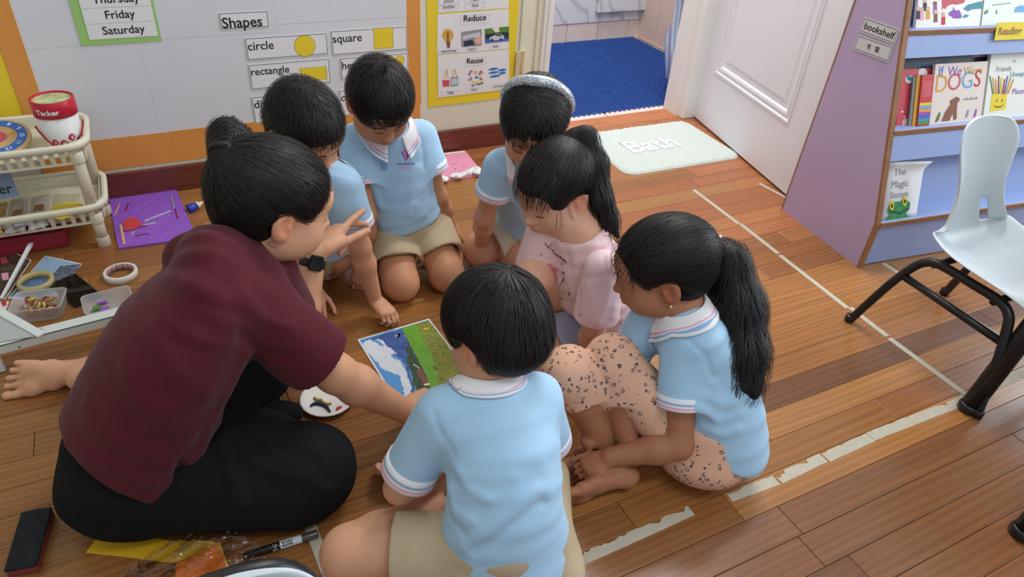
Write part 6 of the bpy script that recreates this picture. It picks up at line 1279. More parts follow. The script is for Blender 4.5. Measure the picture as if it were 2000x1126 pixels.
def girl_leopard():
    """girl at the right with a long ponytail, hugging her knees"""
    M = frame((-0.79, 0.49, -0.34), (-0.05, 0.05, 1)); s = 1.04
    c = P(1300, 497, 0.505)-M@np.array([0, -0.014, 0.030])*s
    H, W, E, lips, ears = head_ops(c, M, s)
    nk = P(1338, 606, 0.395); shN = P(1338, 665, 0.345); shF = P(1272, 612, 0.35); rt = nrm(shN-shF)
    elN = P(1325, 868, 0.135); wrN = P(1192, 892, 0.085); elF = P(1215, 720, 0.20); wrF = P(1150, 860, 0.09)
    secs = [(P(1372, 858, 0.09), .105, .088), (P(1385, 790, 0.18), .092, .078), (P(1375, 700, 0.28), .09, .074), (P(1345, 640, 0.355), .08, .052), (nk, .043, .042)]
    hipN = P(1350, 872, 0.085); knN = P(1196, 706, 0.262); anN = P(1232, 890, 0.055); hipF = P(1330, 800, 0.10); knF = P(1112, 728, 0.25); anF = P(1185, 880, 0.05)
    ops = H+[cone(W(0, -0.022, -0.045), nk, .039*s, .042, .03)]+torso(secs, rt, -0.008)+arm_ops(shN, elN, wrN, 1.12)+arm_ops(shF, elF, wrF, 1.0)
    ops += leg_ops(hipN, knN, anN, 0.92)+leg_ops(hipF, knF, anF, 0.92)
    hl = P(1250, 945, 0.034); ops += foot_ops(hl, P(1114, 982, 0.032)-hl, (0.22, 0.93, 0.28), 0.192, -1, 0.3)
    hf = P(1258, 902, 0.025); ops += foot_ops(hf, P(1130, 884, 0.02)-hf, (0.1, 0.45, 0.9), 0.160, -1)
    ops += hand_ops(wrN, P(1126, 926, 0.048)-wrN, (-0.35, -0.25, 0.9), 0.112, 1, [(.3, .6, .4), (.35, .65, .4), (.4, .65, .4), (.45, .7, .4)], 0.03, (0.5, 0.3, 0.2))
    p = person(ops, (172, 118, 88), 'girl with long black ponytail and leopard-print leggings, hugging her knees', lips, ears, base=(*P(1372, 858, 0)[:2], 0))
    cuN = shN+(elN-shN)*0.60; cuF = shF+(elF-shF)*0.7
    slN = cone(shN, cuN, .048, .053, .035, cut=True, hole=.0075); slF = cone(shF, cuF, .044, .046, .03, cut=True, hole=.0075)
    ssec = [(P(1398, 858, 0.085), .118, .090), (P(1395, 800, 0.165), .104, .084), (P(1380, 705, 0.27), .094, .077), (P(1347, 645, 0.35), .084, .054), (nk-A3((0, 0, .012)), .050, .047)]
    sh = torso(ssec, rt, 0.008)+[slN, slF]
    sh.append(plane(P(1395, 862, 0.075), (-0.35, -0.1, -1)))
    sfold(sh, [(1300, 640), (1335, 655), (1375, 690), (1392, 740)], .34, -.003, .006); sfold(sh, [(1392, 745), (1400, 790), (1392, 835)], .22, .005, .011); sfold(sh, [(1365, 795), (1405, 822), (1445, 805)], .16, .005, .010); sfold(sh, [(1375, 832), (1412, 850), (1440, 838)], .12, .004, .009); sfold(sh, [(1370, 770), (1420, 790), (1455, 770)], .2, .004, .012); sfold(sh, [(1292, 665), (1292, 720), (1288, 760)], .33, .002, .012)
    sh.append(ripple((0.5, 0.3, 0.7), 34, .0016, warp=2))
    t = wear('polo_shirt', sh, M_polo, p, 0.0038)
    cuff(t, [slN], shN, cuN, 0.80, 1.0, CUFF); cuff(t, [slF], shF, cuF, 0.8, 1.0, CUFF)
    collar(t, sh, nk+A3((0, 0, -.002)), frame((-0.72, 0.55, -0.30), (-0.1, 0.1, 1)), .044, .030, .038, open_f=0.32, flare=.45)
    # leggings to mid calf
    mL = leopard_mat()
    eN = knN+(anN-knN)*0.36; eF = knF+(anF-knF)*0.30
    lg = [slab(P(1365, 880, 0.065), P(1375, 830, 0.13), .112, .095, .105, .088, rt, .03), *group([cone(hipN, knN, .072, .055, .03), ell(knN, .0545, None, .02), cone(knN, eN, .0545, .0535, .02, cut=True, hole=.006)], .004), *group([cone(hipF, knF, .066, .053, .03), ell(knF, .0535, None, .02), cone(knF, eF, .0535, .0525, .02, cut=True, hole=.006)], .004)]
    for q in ([(1165, 740, .24), (1200, 745, .23), (1240, 740, .22)], [(1170, 755, .22), (1205, 765, .2), (1245, 770, .19)], [(1210, 730, .25), (1245, 760, .22), (1280, 790, .2)]): lg.append(fold([P(*z) for z in q], .003, .006))
    lg.append(ripple((0.2, 0.5, 0.8), 70, .0012)); wear('leggings', lg, mL, p, 0.0035)
    # hair drawn back into a long ponytail
    hr = hair_cap(W, E, s, 0.75, -0.075, 1.22, True, 0.030, 0.004)
    tie = P(1392, 478, 0.505)
    tail = chain([tie, P(1422, 508, 0.485), P(1440, 600, 0.40), P(1448, 690, 0.325), P(1454, 750, 0.27), P(1468, 785, 0.235)], [.019, .036, .047, .047, .036, .006], .02)
    hb = wear('hair', hr+[ell(tie, .02, None, .02)]+tail, M_hair, p, 0.0035)
    rs = np.random.RandomState(6); sd = on_surface(hr, W(0, -.015, .03), 5000, rs, M, cond=lambda q: q[:, 2] > -0.055)
    t32 = tie.astype(np.float32); strands(hb, hr, sd, lambda Q: (t32-Q)/(np.linalg.norm(t32-Q, axis=1, keepdims=True)+1e-6), 0.07, 7, M_hairstrand, lift=0.002, width=0.0010, jit=0.08)
    sd = on_tube([tie, P(1427, 520, 0.475), P(1440, 600, 0.40), P(1448, 690, 0.33)], [.03, .045, .055, .055], 2600, rs)
    strands(hb, tail, sd, lambda Q: np.tile(np.array([[0.02, -0.12, -1]], np.float32), (len(Q), 1)), 0.13, 8, M_hairstrand, lift=0.005, width=0.0012, jit=0.20, tiplift=0.012, seed=2)
    fr = on_surface(hr, W(0, -.015, .03), 900, rs, M, cond=lambda q: (q[:, 1] > 0.045) & (q[:, 2] > 0.01) & (np.abs(q[:, 0]) < .065))
    fx = (M@np.array([0, 0.4, -1])).astype(np.float32); strands(hb, hr+H, fr[:160], lambda Q: fx[None]+(Q-c.astype(np.float32))*3, 0.075, 7, M_hairstrand, lift=0.003, width=0.0013, jit=0.35, tiplift=0.004, seed=3)
    mb = MB(); ax = nrm(P(1420, 510, .485)-tie); mb.lathe(tie-ax*0.008, ax, [(0.021, 0), (0.026, .004), (0.026, .012), (0.021, .016)], 20, closed=True); mb.build('hair_band', mat('black_elastic', (26, 24, 28), .7), p, True)
    mb = MB(); mb.lathe(tie+A3((0.0, -.012, .024)), (0, -.5, 1), [(0.0, 0), (.004, .001), (.005, .004), (.003, .007), (0, .008)], 10); mb.build('bead', mat('clear_bead', (226, 226, 232), .15, metal=.6), p, True)
    mb = MB(); ep = W(-0.078, -0.006, -0.040); mb.lathe(ep, (0, 0, 1), [(0, -.004), (.0035, -.002), (.0035, .002), (0, .004)], 10); mb.build('earring', mat('gold_stud', (226, 200, 140), .2, metal=.9), p, True)
    brows_lashes(p, H, W, M, s)
    return p
def on_tube(pts, rad, n, rs):
    pts = np.array(pts); k = len(pts)-1; t = rs.rand(n)*k; i = np.minimum(t.astype(int), k-1); f = (t-i)[:, None]; c = pts[i]*(1-f)+pts[i+1]*f; r = np.array(rad)[i]*(1-f[:, 0])+np.array(rad)[i+1]*f[:, 0]
    v = rs.randn(n, 3); v /= np.linalg.norm(v, axis=1)[:, None]; return (c+v*r[:, None]).astype(np.float32)
def leopard_mat():
    m = bpy.data.materials.new('leopard_print_jersey'); m.use_nodes = True; nt = m.node_tree; b = nt.nodes['Principled BSDF']; N = nt.nodes.new; L = nt.links.new
    tc = N('ShaderNodeTexCoord'); n = N('ShaderNodeTexNoise'); n.inputs['Scale'].default_value = 90; n.inputs['Detail'].default_value = 1; L(tc.outputs['Object'], n.inputs['Vector'])
    mxv = N('ShaderNodeMix'); mxv.data_type = 'VECTOR'; mxv.inputs[0].default_value = 0.010; L(tc.outputs['Object'], mxv.inputs[4]); L(n.outputs[1], mxv.inputs[5])
    v = N('ShaderNodeTexVoronoi'); v.inputs['Scale'].default_value = 72; v.inputs['Randomness'].default_value = 0.85; L(mxv.outputs[1], v.inputs['Vector'])
    # ring between two distances, broken up by noise
    a = N('ShaderNodeMath'); a.operation = 'GREATER_THAN'; a.inputs[1].default_value = 0.19; L(v.outputs['Distance'], a.inputs[0])
    c = N('ShaderNodeMath'); c.operation = 'LESS_THAN'; c.inputs[1].default_value = 0.34; L(v.outputs['Distance'], c.inputs[0])
    n2 = N('ShaderNodeTexNoise'); n2.inputs['Scale'].default_value = 75; n2.inputs['Detail'].default_value = 0; L(tc.outputs['Object'], n2.inputs['Vector'])
    g = N('ShaderNodeMath'); g.operation = 'GREATER_THAN'; g.inputs[1].default_value = 0.43; L(n2.outputs[0], g.inputs[0])
    m1 = N('ShaderNodeMath'); m1.operation = 'MULTIPLY'; L(a.outputs[0], m1.inputs[0]); L(c.outputs[0], m1.inputs[1]); m2 = N('ShaderNodeMath'); m2.operation = 'MULTIPLY'; L(m1.outputs[0], m2.inputs[0]); L(g.outputs[0], m2.inputs[1])
    mx = N('ShaderNodeMix'); mx.data_type = 'RGBA'; L(m2.outputs[0], mx.inputs[0]); mx.inputs[6].default_value = (*lin((226, 178, 150)), 1); mx.inputs[7].default_value = (*lin((84, 76, 84)), 1); L(mx.outputs[2], b.inputs['Base Color']); b.inputs['Roughness'].default_value = 0.85; return m
girl_leopard()

def girl_pink():
    """girl in the pink tee with fringe and ponytail"""
    M = frame((-0.86, -0.24, -0.36), (-0.12, 0.0, 1)); s = 1.04
    c = P(1087, 344, 0.515)-M@np.array([0, -0.014, 0.030])*s
    H, W, E, lips, ears = head_ops(c, M, s)
    nk = P(1135, 445, 0.40); shN = P(1178, 524, 0.375); shF = P(1062, 452, 0.365); rt = nrm(shN-shF)
    elN = P(1160, 640, 0.205); wrN = P(1138, 692, 0.055); elF = P(1040, 545, 0.23); wrF = P(1035, 590, 0.10)
    secs = [(P(1185, 640, 0.09), .105, .088), (P(1180, 590, 0.18), .094, .078), (P(1160, 530, 0.28), .09, .072), (P(1135, 478, 0.355), .082, .05), (nk, .045, .043)]
    hipF = P(1140, 600, 0.095); knF = P(1040, 543, 0.262); anF = P(985, 640, 0.05); hipN = P(1160, 655, 0.085); knN = P(1015, 700, 0.062); anN = P(1080, 640, 0.04)
    ops = H+[cone(W(0, -0.022, -0.045), nk, .039*s, .043, .035), cone(W(0, -0.03, -0.07), nk-A3((0, 0, .02)), .036, .055, .04)]+torso(secs, rt, -0.008)+arm_ops(shN, elN, wrN, 1.0)+arm_ops(shF, elF, wrF, 1.0)
    ops += leg_ops(hipF, knF, anF, 1.0)+leg_ops(hipN, knN, anN, 1.05)+foot_ops(anF+A3((.03, 0, -.03)), (-1, -.2, 0), (0, 0, 1), .165, 1)+foot_ops(anN+A3((.02, .03, -.02)), (.8, .5, 0), (-.2, .4, 1), .165, -1)
    ops += hand_ops(wrN, (-0.35, -0.2, -0.6), (-.6, .2, .5), 0.115, 1, [(.3, .3, .3)]*4)+hand_ops(wrF, (-0.5, -0.1, -0.8), (-.6, .2, .5), 0.115, -1, [(.3, .3, .3)]*4)
    p = person(ops, (222, 172, 146), 'girl in pale pink printed tee with fringe and high ponytail', lips, ears, base=(*P(1185, 640, 0)[:2], 0))
    M_pk = mat('pale_pink_jersey', (236, 204, 208), .9, spec=.15, var=.02, vscale=12, bump=.06, bscale=500, sheen=.15)
    cuN = shN+(elN-shN)*0.80; cuF = shF+(elF-shF)*0.75
    slN = cone(shN, cuN, .045, .056, .014, cut=True, hole=.0075); slF = cone(shF, cuF, .046, .052, .035, cut=True, hole=.010)
    ssec = [(P(1195, 640, 0.085), .112, .105), (P(1176, 594, 0.165), .102, .100), (P(1152, 524, 0.28), .092, .088), (P(1137, 482, 0.35), .084, .056), (nk-A3((0, 0, .018)), .066, .056)]
    sh = torso(ssec, rt, 0.008)+[slN, slF]; sh.append(plane(P(1112, 606, .150), (-.62, -.12, -.78))); sh.append(plane((0, 0, .05), (0, 0, -1)))
    sh.append(ell(nk+A3((-.012, 0, .012)), (.062, .060, .040), frame((-.8, -.2, -.3), (0, 0, 1)), .010, 's'))
    sfold(sh, [(1172, 470), (1180, 505), (1182, 535)], .36, -.003, .005); sfold(sh, [(1137, 546), (1160, 540), (1197, 535)], .35, -.0035, .005); sfold(sh, [(1134, 540), (1132, 580), (1130, 618)], .28, -.004, .007); sfold(sh, [(1150, 560), (1165, 600), (1162, 628)], .28, .004, .010); sfold(sh, [(1190, 555), (1183, 595), (1168, 632)], .28, .005, .009); sfold(sh, [(1198, 600), (1215, 603), (1228, 592)], .18, .006, .009); sfold(sh, [(1198, 617), (1215, 624), (1228, 616)], .13, .006, .009); sfold(sh, [(1092, 470), (1106, 520), (1116, 580)], .3, .003, .014); sfold(sh, [(1120, 490), (1126, 530), (1122, 580)], .3, .004, .012)
    sh.append(ripple((0.5, 0.5, 0.6), 34, .0018, warp=2)); t = wear('tee_shirt', sh, M_pk, p, 0.0038)
    # ribbed neckline
    ring = [nk+frame((-.8, -.2, -.3), (0, 0, 1))@np.array([.0655*math.sin(a), .0635*math.cos(a), 0.0]) for a in np.linspace(0, 2*math.pi, 49)]
    ring = settle(sh, np.array(ring), .001, 5).astype(float); mb = MB(); mb.tube(ring, .0042, 8, cap=False); mb.build('neckband', M_pk, t, True)
    # printed ribbon and ballet shoe on the chest
    tee_print(t, sh)
    M_sh = mat('lilac_grey_cotton', (164, 168, 194), .9, spec=.15, bump=.06, bscale=500)
    so = [slab(P(1180, 655, .06), P(1180, 610, .13), .115, .095, .105, .085, rt, .03), cone(hipN, hipN+(knN-hipN)*.56, .080, .080, .03, cut=True, hole=.011), cone(hipF, hipF+(knF-hipF)*.55, .074, .074, .03, cut=True, hole=.011), ripple((1, .3, .2), 66, .002)]
    so.append(fold([P(1075, 600, .14), P(1100, 640, .12), P(1095, 675, .08)], .004, .01)); wear('shorts', so, M_sh, p, 0.004)
    # hair
    hr = hair_cap(W, E, s, 1.0, -0.075, 1.0, True, 0.028, 0.004, -0.026); tie = P(1122, 268, 0.60)
    tail = chain([tie, P(1143, 268, 0.60), P(1160, 320, 0.545), P(1170, 390, 0.475), P(1188, 430, 0.43), P(1207, 462, 0.40)], [.016, .024, .027, .025, .020, .006], .02)
    hb = wear('hair', hr+[ell(tie, .018, None, .02)]+tail, M_hair, p, 0.0035)
    rs = np.random.RandomState(8); sd = on_surface(hr, W(0, -.015, .03), 4600, rs, M, cond=lambda q: (q[:, 2] > -0.055) & (q[:, 1] < 0.05))
    t32 = tie.astype(np.float32); strands(hb, hr, sd, lambda Q: (t32-Q)/(np.linalg.norm(t32-Q, axis=1, keepdims=True)+1e-6), 0.075, 7, M_hairstrand, lift=0.002, width=0.0010, jit=0.09, seed=4)
    sd = on_tube([tie, P(1143, 268, 0.60), P(1160, 320, 0.545), P(1175, 400, 0.465)], [.02, .03, .035, .03], 800, rs)
    dn = nrm(P(1170, 390, 0.475)-P(1150, 290, 0.58)).astype(np.float32); strands(hb, tail, sd, lambda Q: np.tile(dn[None], (len(Q), 1)), 0.11, 8, M_hairstrand, lift=0.003, width=0.0016, jit=0.1, tiplift=0.006, seed=5)
    # fringe
    fg = on_surface(hr, W(0, -.015, .03), 2600, rs, M, cond=lambda q: (q[:, 1] > 0.035) & (q[:, 2] > 0.02) & (np.abs(q[:, 0]) < .066))
    fx = (M@np.array([0, 0.75, -1])).astype(np.float32); c32 = c.astype(np.float32)
    strands(hb, hr+H, fg, lambda Q: fx[None]+(Q-c32)*2.0, 0.066, 8, M_hairstrand, lift=0.004, width=0.0012, jit=0.12, tiplift=0.002, seed=6)
    sdl = np.array([W(-0.066+.003*rs.randn(), 0.020+.045*rs.rand(), 0.01*rs.rand()) for _ in range(5)]); strands(hb, H, sdl, lambda Q: np.tile((M@np.array([0, .25, -1])).astype(np.float32)[None], (len(Q), 1)), 0.075, 8, M_hairstrand, off=.002, lift=0.004, width=0.0010, jit=0.22, tiplift=0.006, seed=7)
    mb = MB(); ax = nrm(P(1143, 268, .60)-tie); mb.lathe(tie-ax*0.004, ax, [(0.018, 0), (0.022, .003), (0.022, .009), (0.018, .012)], 20, closed=True); mb.build('hair_band', mat('black_elastic', (26, 24, 28), .7), p, True)
    brows_lashes(p, H, W, M, s, brow=False)
    return p
def tee_print(t, sh):
    """bow, ballet shoe, stars and arched lettering printed on the pink tee"""
    todo = []
    def patch(name, pts, m, z=.33): todo.append((name, [P(x, y, z) for x, y in pts], m))
    pk = mat('print_pink', (222, 140, 150), .8); gy = mat('print_grey', (132, 128, 150), .8); be = mat('print_beige', (216, 190, 170), .8); gd = mat('print_gold', (196, 160, 110), .8); bk = M_black
    patch('print', [(1067, 516), (1074, 514), (1080, 520), (1080, 527), (1072, 526), (1066, 523)], pk); patch('print', [(1080, 522), (1086, 523), (1092, 528), (1088, 531), (1081, 528)], pk)
    patch('print', [(1078, 527), (1082, 529), (1080, 540), (1077, 546), (1074, 543), (1077, 536)], pk); patch('print', [(1083, 529), (1089, 540), (1087, 548), (1086, 558), (1083, 556), (1085, 546), (1081, 533)], pk)
    patch('print', [(1100, 541), (1103, 543), (1097, 556), (1089, 568), (1086, 566), (1094, 554)], gy); patch('print', [(1097, 530), (1103, 531), (1101, 536), (1097, 535)], gy); patch('print', [(1110, 568), (1115, 574), (1112, 578), (1109, 575)], gy)
    patch('print', [(1103, 546), (1108, 552), (1112, 565), (1110, 571), (1103, 573), (1095, 570), (1100, 560)], be)
    for x, y in ((1076, 478), (1097, 515), (1057, 497), (1096, 583)):
        patch('print', [(x+(4 if i % 2 == 0 else 1.6)*math.cos(i*math.pi/5+.3), y+(4 if i % 2 == 0 else 1.6)*math.sin(i*math.pi/5+.3)) for i in range(10)], gd)
    word = 'SUR COLLECTN'; pth = [(1066, 477), (1070, 482), (1075, 485), (1080, 490), (1083, 495), (1087, 498), (1091, 501), (1095, 503), (1099, 506), (1102, 509), (1105, 512)]
    for i, (x, y) in enumerate(pth):
        dx, dy = 1.9, 1.6
        patch('lettering', [(x-2, y-2.2), (x-.6, y-3), (x+1.2, y+1.4), (x-.2, y+2.4)], bk); 
        if i % 2: patch('lettering', [(x, y-2.6), (x+2, y-1.4), (x+1.6, y-.6), (x-.2, y-1.6)], bk)
    lay(todo, sh, t)
def lay(todo, sh, t, off=.0012):
    """lay traced print shapes on the cloth"""
    Q = ray_settle(sh, np.array([q for _, pts, _ in todo for q in pts]), off); i = 0
    for k, (name, pts, m) in enumerate(todo):
        V = Q[i:i+len(pts)]; i += len(pts); g = nrm(CPOS-V.mean(0))*.0001*(k % 6); mk(name, V+g, [tuple(range(len(V)))], m, t)
girl_pink()
def boy_center():
    """boy kneeling at the back, facing the camera, head bowed"""
    M = frame((0.02, -0.78, -0.60), (0, -0.3, 1)); s = 1.0
    c = P(743, 180, 0.60)-M@np.array([0, -0.014, 0.030])*s
    H, W, E, lips, ears = head_ops(c, M, s, 1.05)
    nk = P(757, 252, 0.470); shR = P(693, 272, 0.435); shL = P(822, 266, 0.435); rt = nrm(shR-shL)
    elR = P(716, 420, 0.25); wrR = P(712, 515, 0.07); elL = P(855, 385, 0.25); wrL = P(884, 458, 0.085)
    secs = [(P(800, 440, 0.15), .105, .085), (P(783, 395, 0.24), .092, .074), (P(770, 320, 0.36), .092, .072), (P(758, 272, 0.44), .084, .05), (nk, .045, .043)]
    hipR = P(766, 455, 0.14); knR = P(783, 552, 0.060); hipL = P(834, 448, 0.14); knL = P(872, 535, 0.060); anR = P(745, 470, 0.035); anL = P(880, 450, 0.035)
    ops = H+[cone(W(0, -0.022, -0.045), nk, .040*s, .043, .03)]+torso(secs, rt, -0.008)+arm_ops(shR, elR, wrR)+arm_ops(shL, elL, wrL)
    ops += leg_ops(hipR, knR, anR, 1.04)+leg_ops(hipL, knL, anL, 1.04)
    ops += foot_ops(anR+A3((0, .0, 0)), (-0.2, 1, -0.2), (0, 0.2, -1), .165, 1)+foot_ops(anL+A3((0, .0, 0)), (0.2, 1, -0.2), (0, 0.2, -1), .165, -1)
    ops += hand_ops(wrR, P(697, 552, .02)-wrR, (-0.5, -.7, .4), .115, -1, [(.25, .5, .4), (.3, .5, .4), (.3, .5, .4), (.35, .5, .4)])
    ops += hand_ops(wrL, P(900, 484, .02)-wrL, (0.1, -.8, .5), .115, 1, [(.3, .6, .4), (.35, .6, .4), (.4, .6, .4), (.4, .6, .4)])
    p = person(ops, (196, 140, 106), 'kneeling boy in light blue polo with a chest logo, facing the camera', lips, ears, base=(*P(800, 450, 0)[:2], 0))
    cuR = shR+(elR-shR)*0.60; cuL = shL+(elL-shL)*0.55
    slR = cone(shR, cuR, .046, .054, .035, cut=True, hole=.0075); slL = cone(shL, cuL, .046, .054, .035, cut=True, hole=.0075)
    ssec = [(P(796, 440, 0.165), .104, .076), (P(784, 400, 0.235), .100, .078), (P(770, 322, 0.355), .096, .076), (P(759, 274, 0.435), .088, .054), (nk-A3((0, 0, .012)), .052, .048)]
    sh = torso(ssec, rt, 0.008)+[slR, slL]; sh.append(plane(P(790, 446, 0.192), (0.22, 0.40, -1)))
    for pts, z, amp, w in (([(705, 335), (728, 365), (745, 405)], .4, .006, .011), ([(815, 330), (802, 370), (796, 420)], .38, .006, .011), ([(745, 440), (790, 438), (830, 420)], .27, .004, .010), ([(735, 400), (770, 410), (810, 400)], .32, .003, .012), ([(722, 275), (715, 310), (708, 345)], .44, -.003, .006), ([(818, 262), (826, 295), (828, 330)], .44, -.003, .006)): sfold(sh, pts, z, amp, w)
    sh.append(ripple((0.8, 0.2, 0.4), 32, .0016, warp=2)); t = wear('polo_shirt', sh, M_polo, p, 0.0038)
    cuff(t, [slR], shR, cuR, 0.78, 1.0, CUFF); cuff(t, [slL], shL, cuL, 0.76, 1.0, CUFF)
    collar(t, sh, nk+A3((0, 0, -.004)), frame((0.02, -0.95, -0.25), (0, -0.25, 1)), .046, .024, .038, open_f=0.36, tips=.012, drop=.026, flare=.80)
    # placket, buttons and embroidered badge
    todo = []
    def patch(name, pts, m, off=.0012, z=.40): todo.append((name, [P(x, y, z) for x, y in pts], m))
    patch('placket', [(743, 282), (757, 280), (756, 332), (745, 334)], mat('polo_placket', (134, 178, 216), .85), .0010)
    M_vi = mat('violet_thread', (150, 110, 200), .7); M_vp = mat('pink_thread', (226, 160, 200), .7); M_vb = mat('blue_thread', (86, 130, 206), .7)
    patch('badge', [(783, 297), (795, 293), (803, 297), (793, 316)], M_vi, .0016); patch('badge', [(786, 297), (795, 295), (793, 312)], M_vp, .002); patch('badge', [(801, 303), (804, 305), (795, 317), (793, 315)], M_rib, .002)
    patch('badge', [(800, 291), (802, 289), (803, 286), (804, 290), (807, 290), (804, 293), (803, 296)], M_vb, .0016)
    for x0, x1, y, m in ((776, 810, 318, M_vb), (779, 806, 325, M_vp)):
        x = x0
        while x < x1: patch('badge', [(x, y), (x+2.6, y-.3), (x+2.5, y+3.6), (x+.2, y+4)], m, .0016); x += 3.9
    lay(todo, sh, t)
    hemR = hipR+(knR-hipR)*0.66; hemL = hipL+(knL-hipL)*0.62
    so = [slab(P(800, 452, .13), P(800, 430, .18), .115, .095, .108, .09, rt, .03)]+group([cone(hipR, hemR, .080, .078, .03, cut=True, hole=.011)], .004)+group([cone(hipL, hemL, .080, .078, .03, cut=True, hole=.011)], .004)
    so += [fold([P(805, 465, .2), P(820, 485, .19), P(835, 490, .17)], .004, .01), fold([P(760, 470, .2), P(770, 490, .18)], .004, .01), ripple((1, .2, .3), 60, .002)]; wear('shorts', so, M_khaki, p, 0.004)
    hr = hair_cap(W, E, s, 0.95, -0.075, 0.98, True, 0.012, 0, -0.004); hb = wear('hair', hr, M_hair, p, 0.0035)
    rs = np.random.RandomState(9); sd = on_surface(hr, W(0, -.015, .03), 5600, rs, M, cond=lambda q: q[:, 2] > -0.055)
    fd = (M@np.array([0, 1, -.2])).astype(np.float32); cr = W(0, -0.045, 0.1).astype(np.float32)
    strands(hb, hr, sd, lambda Q: (Q-cr)/(np.linalg.norm(Q-cr, axis=1, keepdims=True)+1e-6)+fd*.35, 0.040, 6, M_hairstrand, lift=0.003, width=0.0010, jit=0.22, tiplift=0.003, seed=8)
    tf = np.array([W(.004*rs.randn(), -0.03+.01*rs.randn(), 0.115) for _ in range(26)]); strands(hb, hr, tf, lambda Q: np.tile((M@np.array([0, .2, 1])).astype(np.float32)[None], (len(Q), 1)), 0.02, 3, M_hairstrand, lift=.006, width=.0014, jit=.5, tiplift=.018, seed=9)
    brows_lashes(p, H, W, M, s); return p

def boy_left():
    """boy half hidden behind the teacher's head"""
    M = frame((0.38, -0.70, -0.60), (0.1, -0.3, 1)); s = 1.02
    c = P(596, 228, 0.60)-M@np.array([0, -0.014, 0.030])*s
    H, W, E, lips, ears = head_ops(c, M, s)
    nk = P(625, 325, 0.46); shL = P(672, 362, 0.425); shR = P(570, 345, 0.43); rt = nrm(shR-shL)
    elL = P(703, 482, 0.245); wrL = P(733, 585, 0.060); elR = P(560, 480, 0.22); wrR = P(614, 560, 0.055)
    secs = [(P(600, 480, 0.13), .105, .085), (P(605, 440, 0.22), .092, .074), (P(615, 390, 0.34), .092, .072), (P(622, 348, 0.43), .084, .05), (nk, .045, .043)]
    hipL = P(640, 480, .12); knL = P(655, 500, .10); anL = P(640, 470, .035); hipR = P(575, 480, .12); knR = P(560, 540, .07); anR = P(560, 480, .035)
    ops = H+[cone(W(0, -0.022, -0.045), nk, .040*s, .043, .03)]+torso(secs, rt, -0.008)+arm_ops(shL, elL, wrL)+arm_ops(shR, elR, wrR)+leg_ops(hipL, knL, anL)+leg_ops(hipR, knR, anR)
    ops += foot_ops(anR, (-.2, 1, -.2), (0, .2, -1), .165, 1)+foot_ops(anL, (.2, 1, -.2), (0, .2, -1), .165, -1)
    ops += hand_ops(wrL, P(758, 612, .045)-wrL, (0.25, -0.5, 0.85), .118, -1, [(.75, 1.0, .6), (.6, 1.15, .7), (.65, 1.15, .7), (.7, 1.15, .7)], .05, (.55, .5, .4), tp=.35)
    ops += hand_ops(wrR, P(619, 625, .016)-wrR, (0.1, -0.35, 1.0), .125, -1, [(.12, .15, .1), (.15, .2, .1), (.2, .25, .1), (.2, .25, .1)], .10, (.75, .3, .2), tp=.15)
    p = person(ops, (206, 152, 120), 'boy with cropped black hair half hidden behind the teacher, one fist on the floor', lips, ears, base=(*P(600, 480, 0)[:2], 0))
    cuL = shL+(elL-shL)*0.62; cuR = shR+(elR-shR)*0.6
    slL = cone(shL, cuL, .046, .052, .035, cut=True, hole=.0075); slR = cone(shR, cuR, .046, .052, .035, cut=True, hole=.0075)
    sh = torso([(P(602, 478, .14), .110, .092), (P(606, 440, .22), .100, .084), (P(615, 390, .335), .096, .077), (P(622, 350, .425), .088, .054), (nk-A3((0, 0, .012)), .052, .048)], rt, .008)+[slL, slR, plane((0, 0, .13), (0, 0, -1)), ripple((.8, .2, .4), 32, .0016, warp=2)]
    t = wear('polo_shirt', sh, M_polo, p, .004); cuff(t, [slL], shL, cuL, .78, 1.0, CUFF); cuff(t, [slR], shR, cuR, .78, 1.0, CUFF)
    collar(t, sh, nk+A3((0, 0, -.004)), frame((.38, -.9, -.25), (.1, -.25, 1)), .046, .026, .034, open_f=.5, tips=.014, drop=.030, flare=.55)
    so = [slab(P(600, 482, .12), P(602, 465, .17), .115, .095, .108, .09, rt, .03)]+group([cone(hipL, knL+A3((.01, -.03, -.02)), .080, .070, .03, cut=True, hole=.011)])+group([cone(hipR, hipR+(knR-hipR)*.6, .080, .080, .03, cut=True, hole=.011)])+[ripple((1, .2, .3), 60, .002)]; wear('shorts', so, M_khaki, p, .004)
    hr = hair_cap(W, E, s, .9, -.075, .98, True, .012, 0, .0); hb = wear('hair', hr, M_hair, p, .0035)
    rs = np.random.RandomState(10); sd = on_surface(hr, W(0, -.015, .03), 5600, rs, M, cond=lambda q: q[:, 2] > -.055); cr = W(0, -.045, .1).astype(np.float32); fd = (M@np.array([0, 1, -.2])).astype(np.float32)
    strands(hb, hr, sd, lambda Q: (Q-cr)/(np.linalg.norm(Q-cr, axis=1, keepdims=True)+1e-6)+fd*.35, .028, 5, M_hairstrand, lift=.0025, width=.0010, jit=.22, tiplift=.003, seed=10)
    brows_lashes(p, H, W, M, s); return p

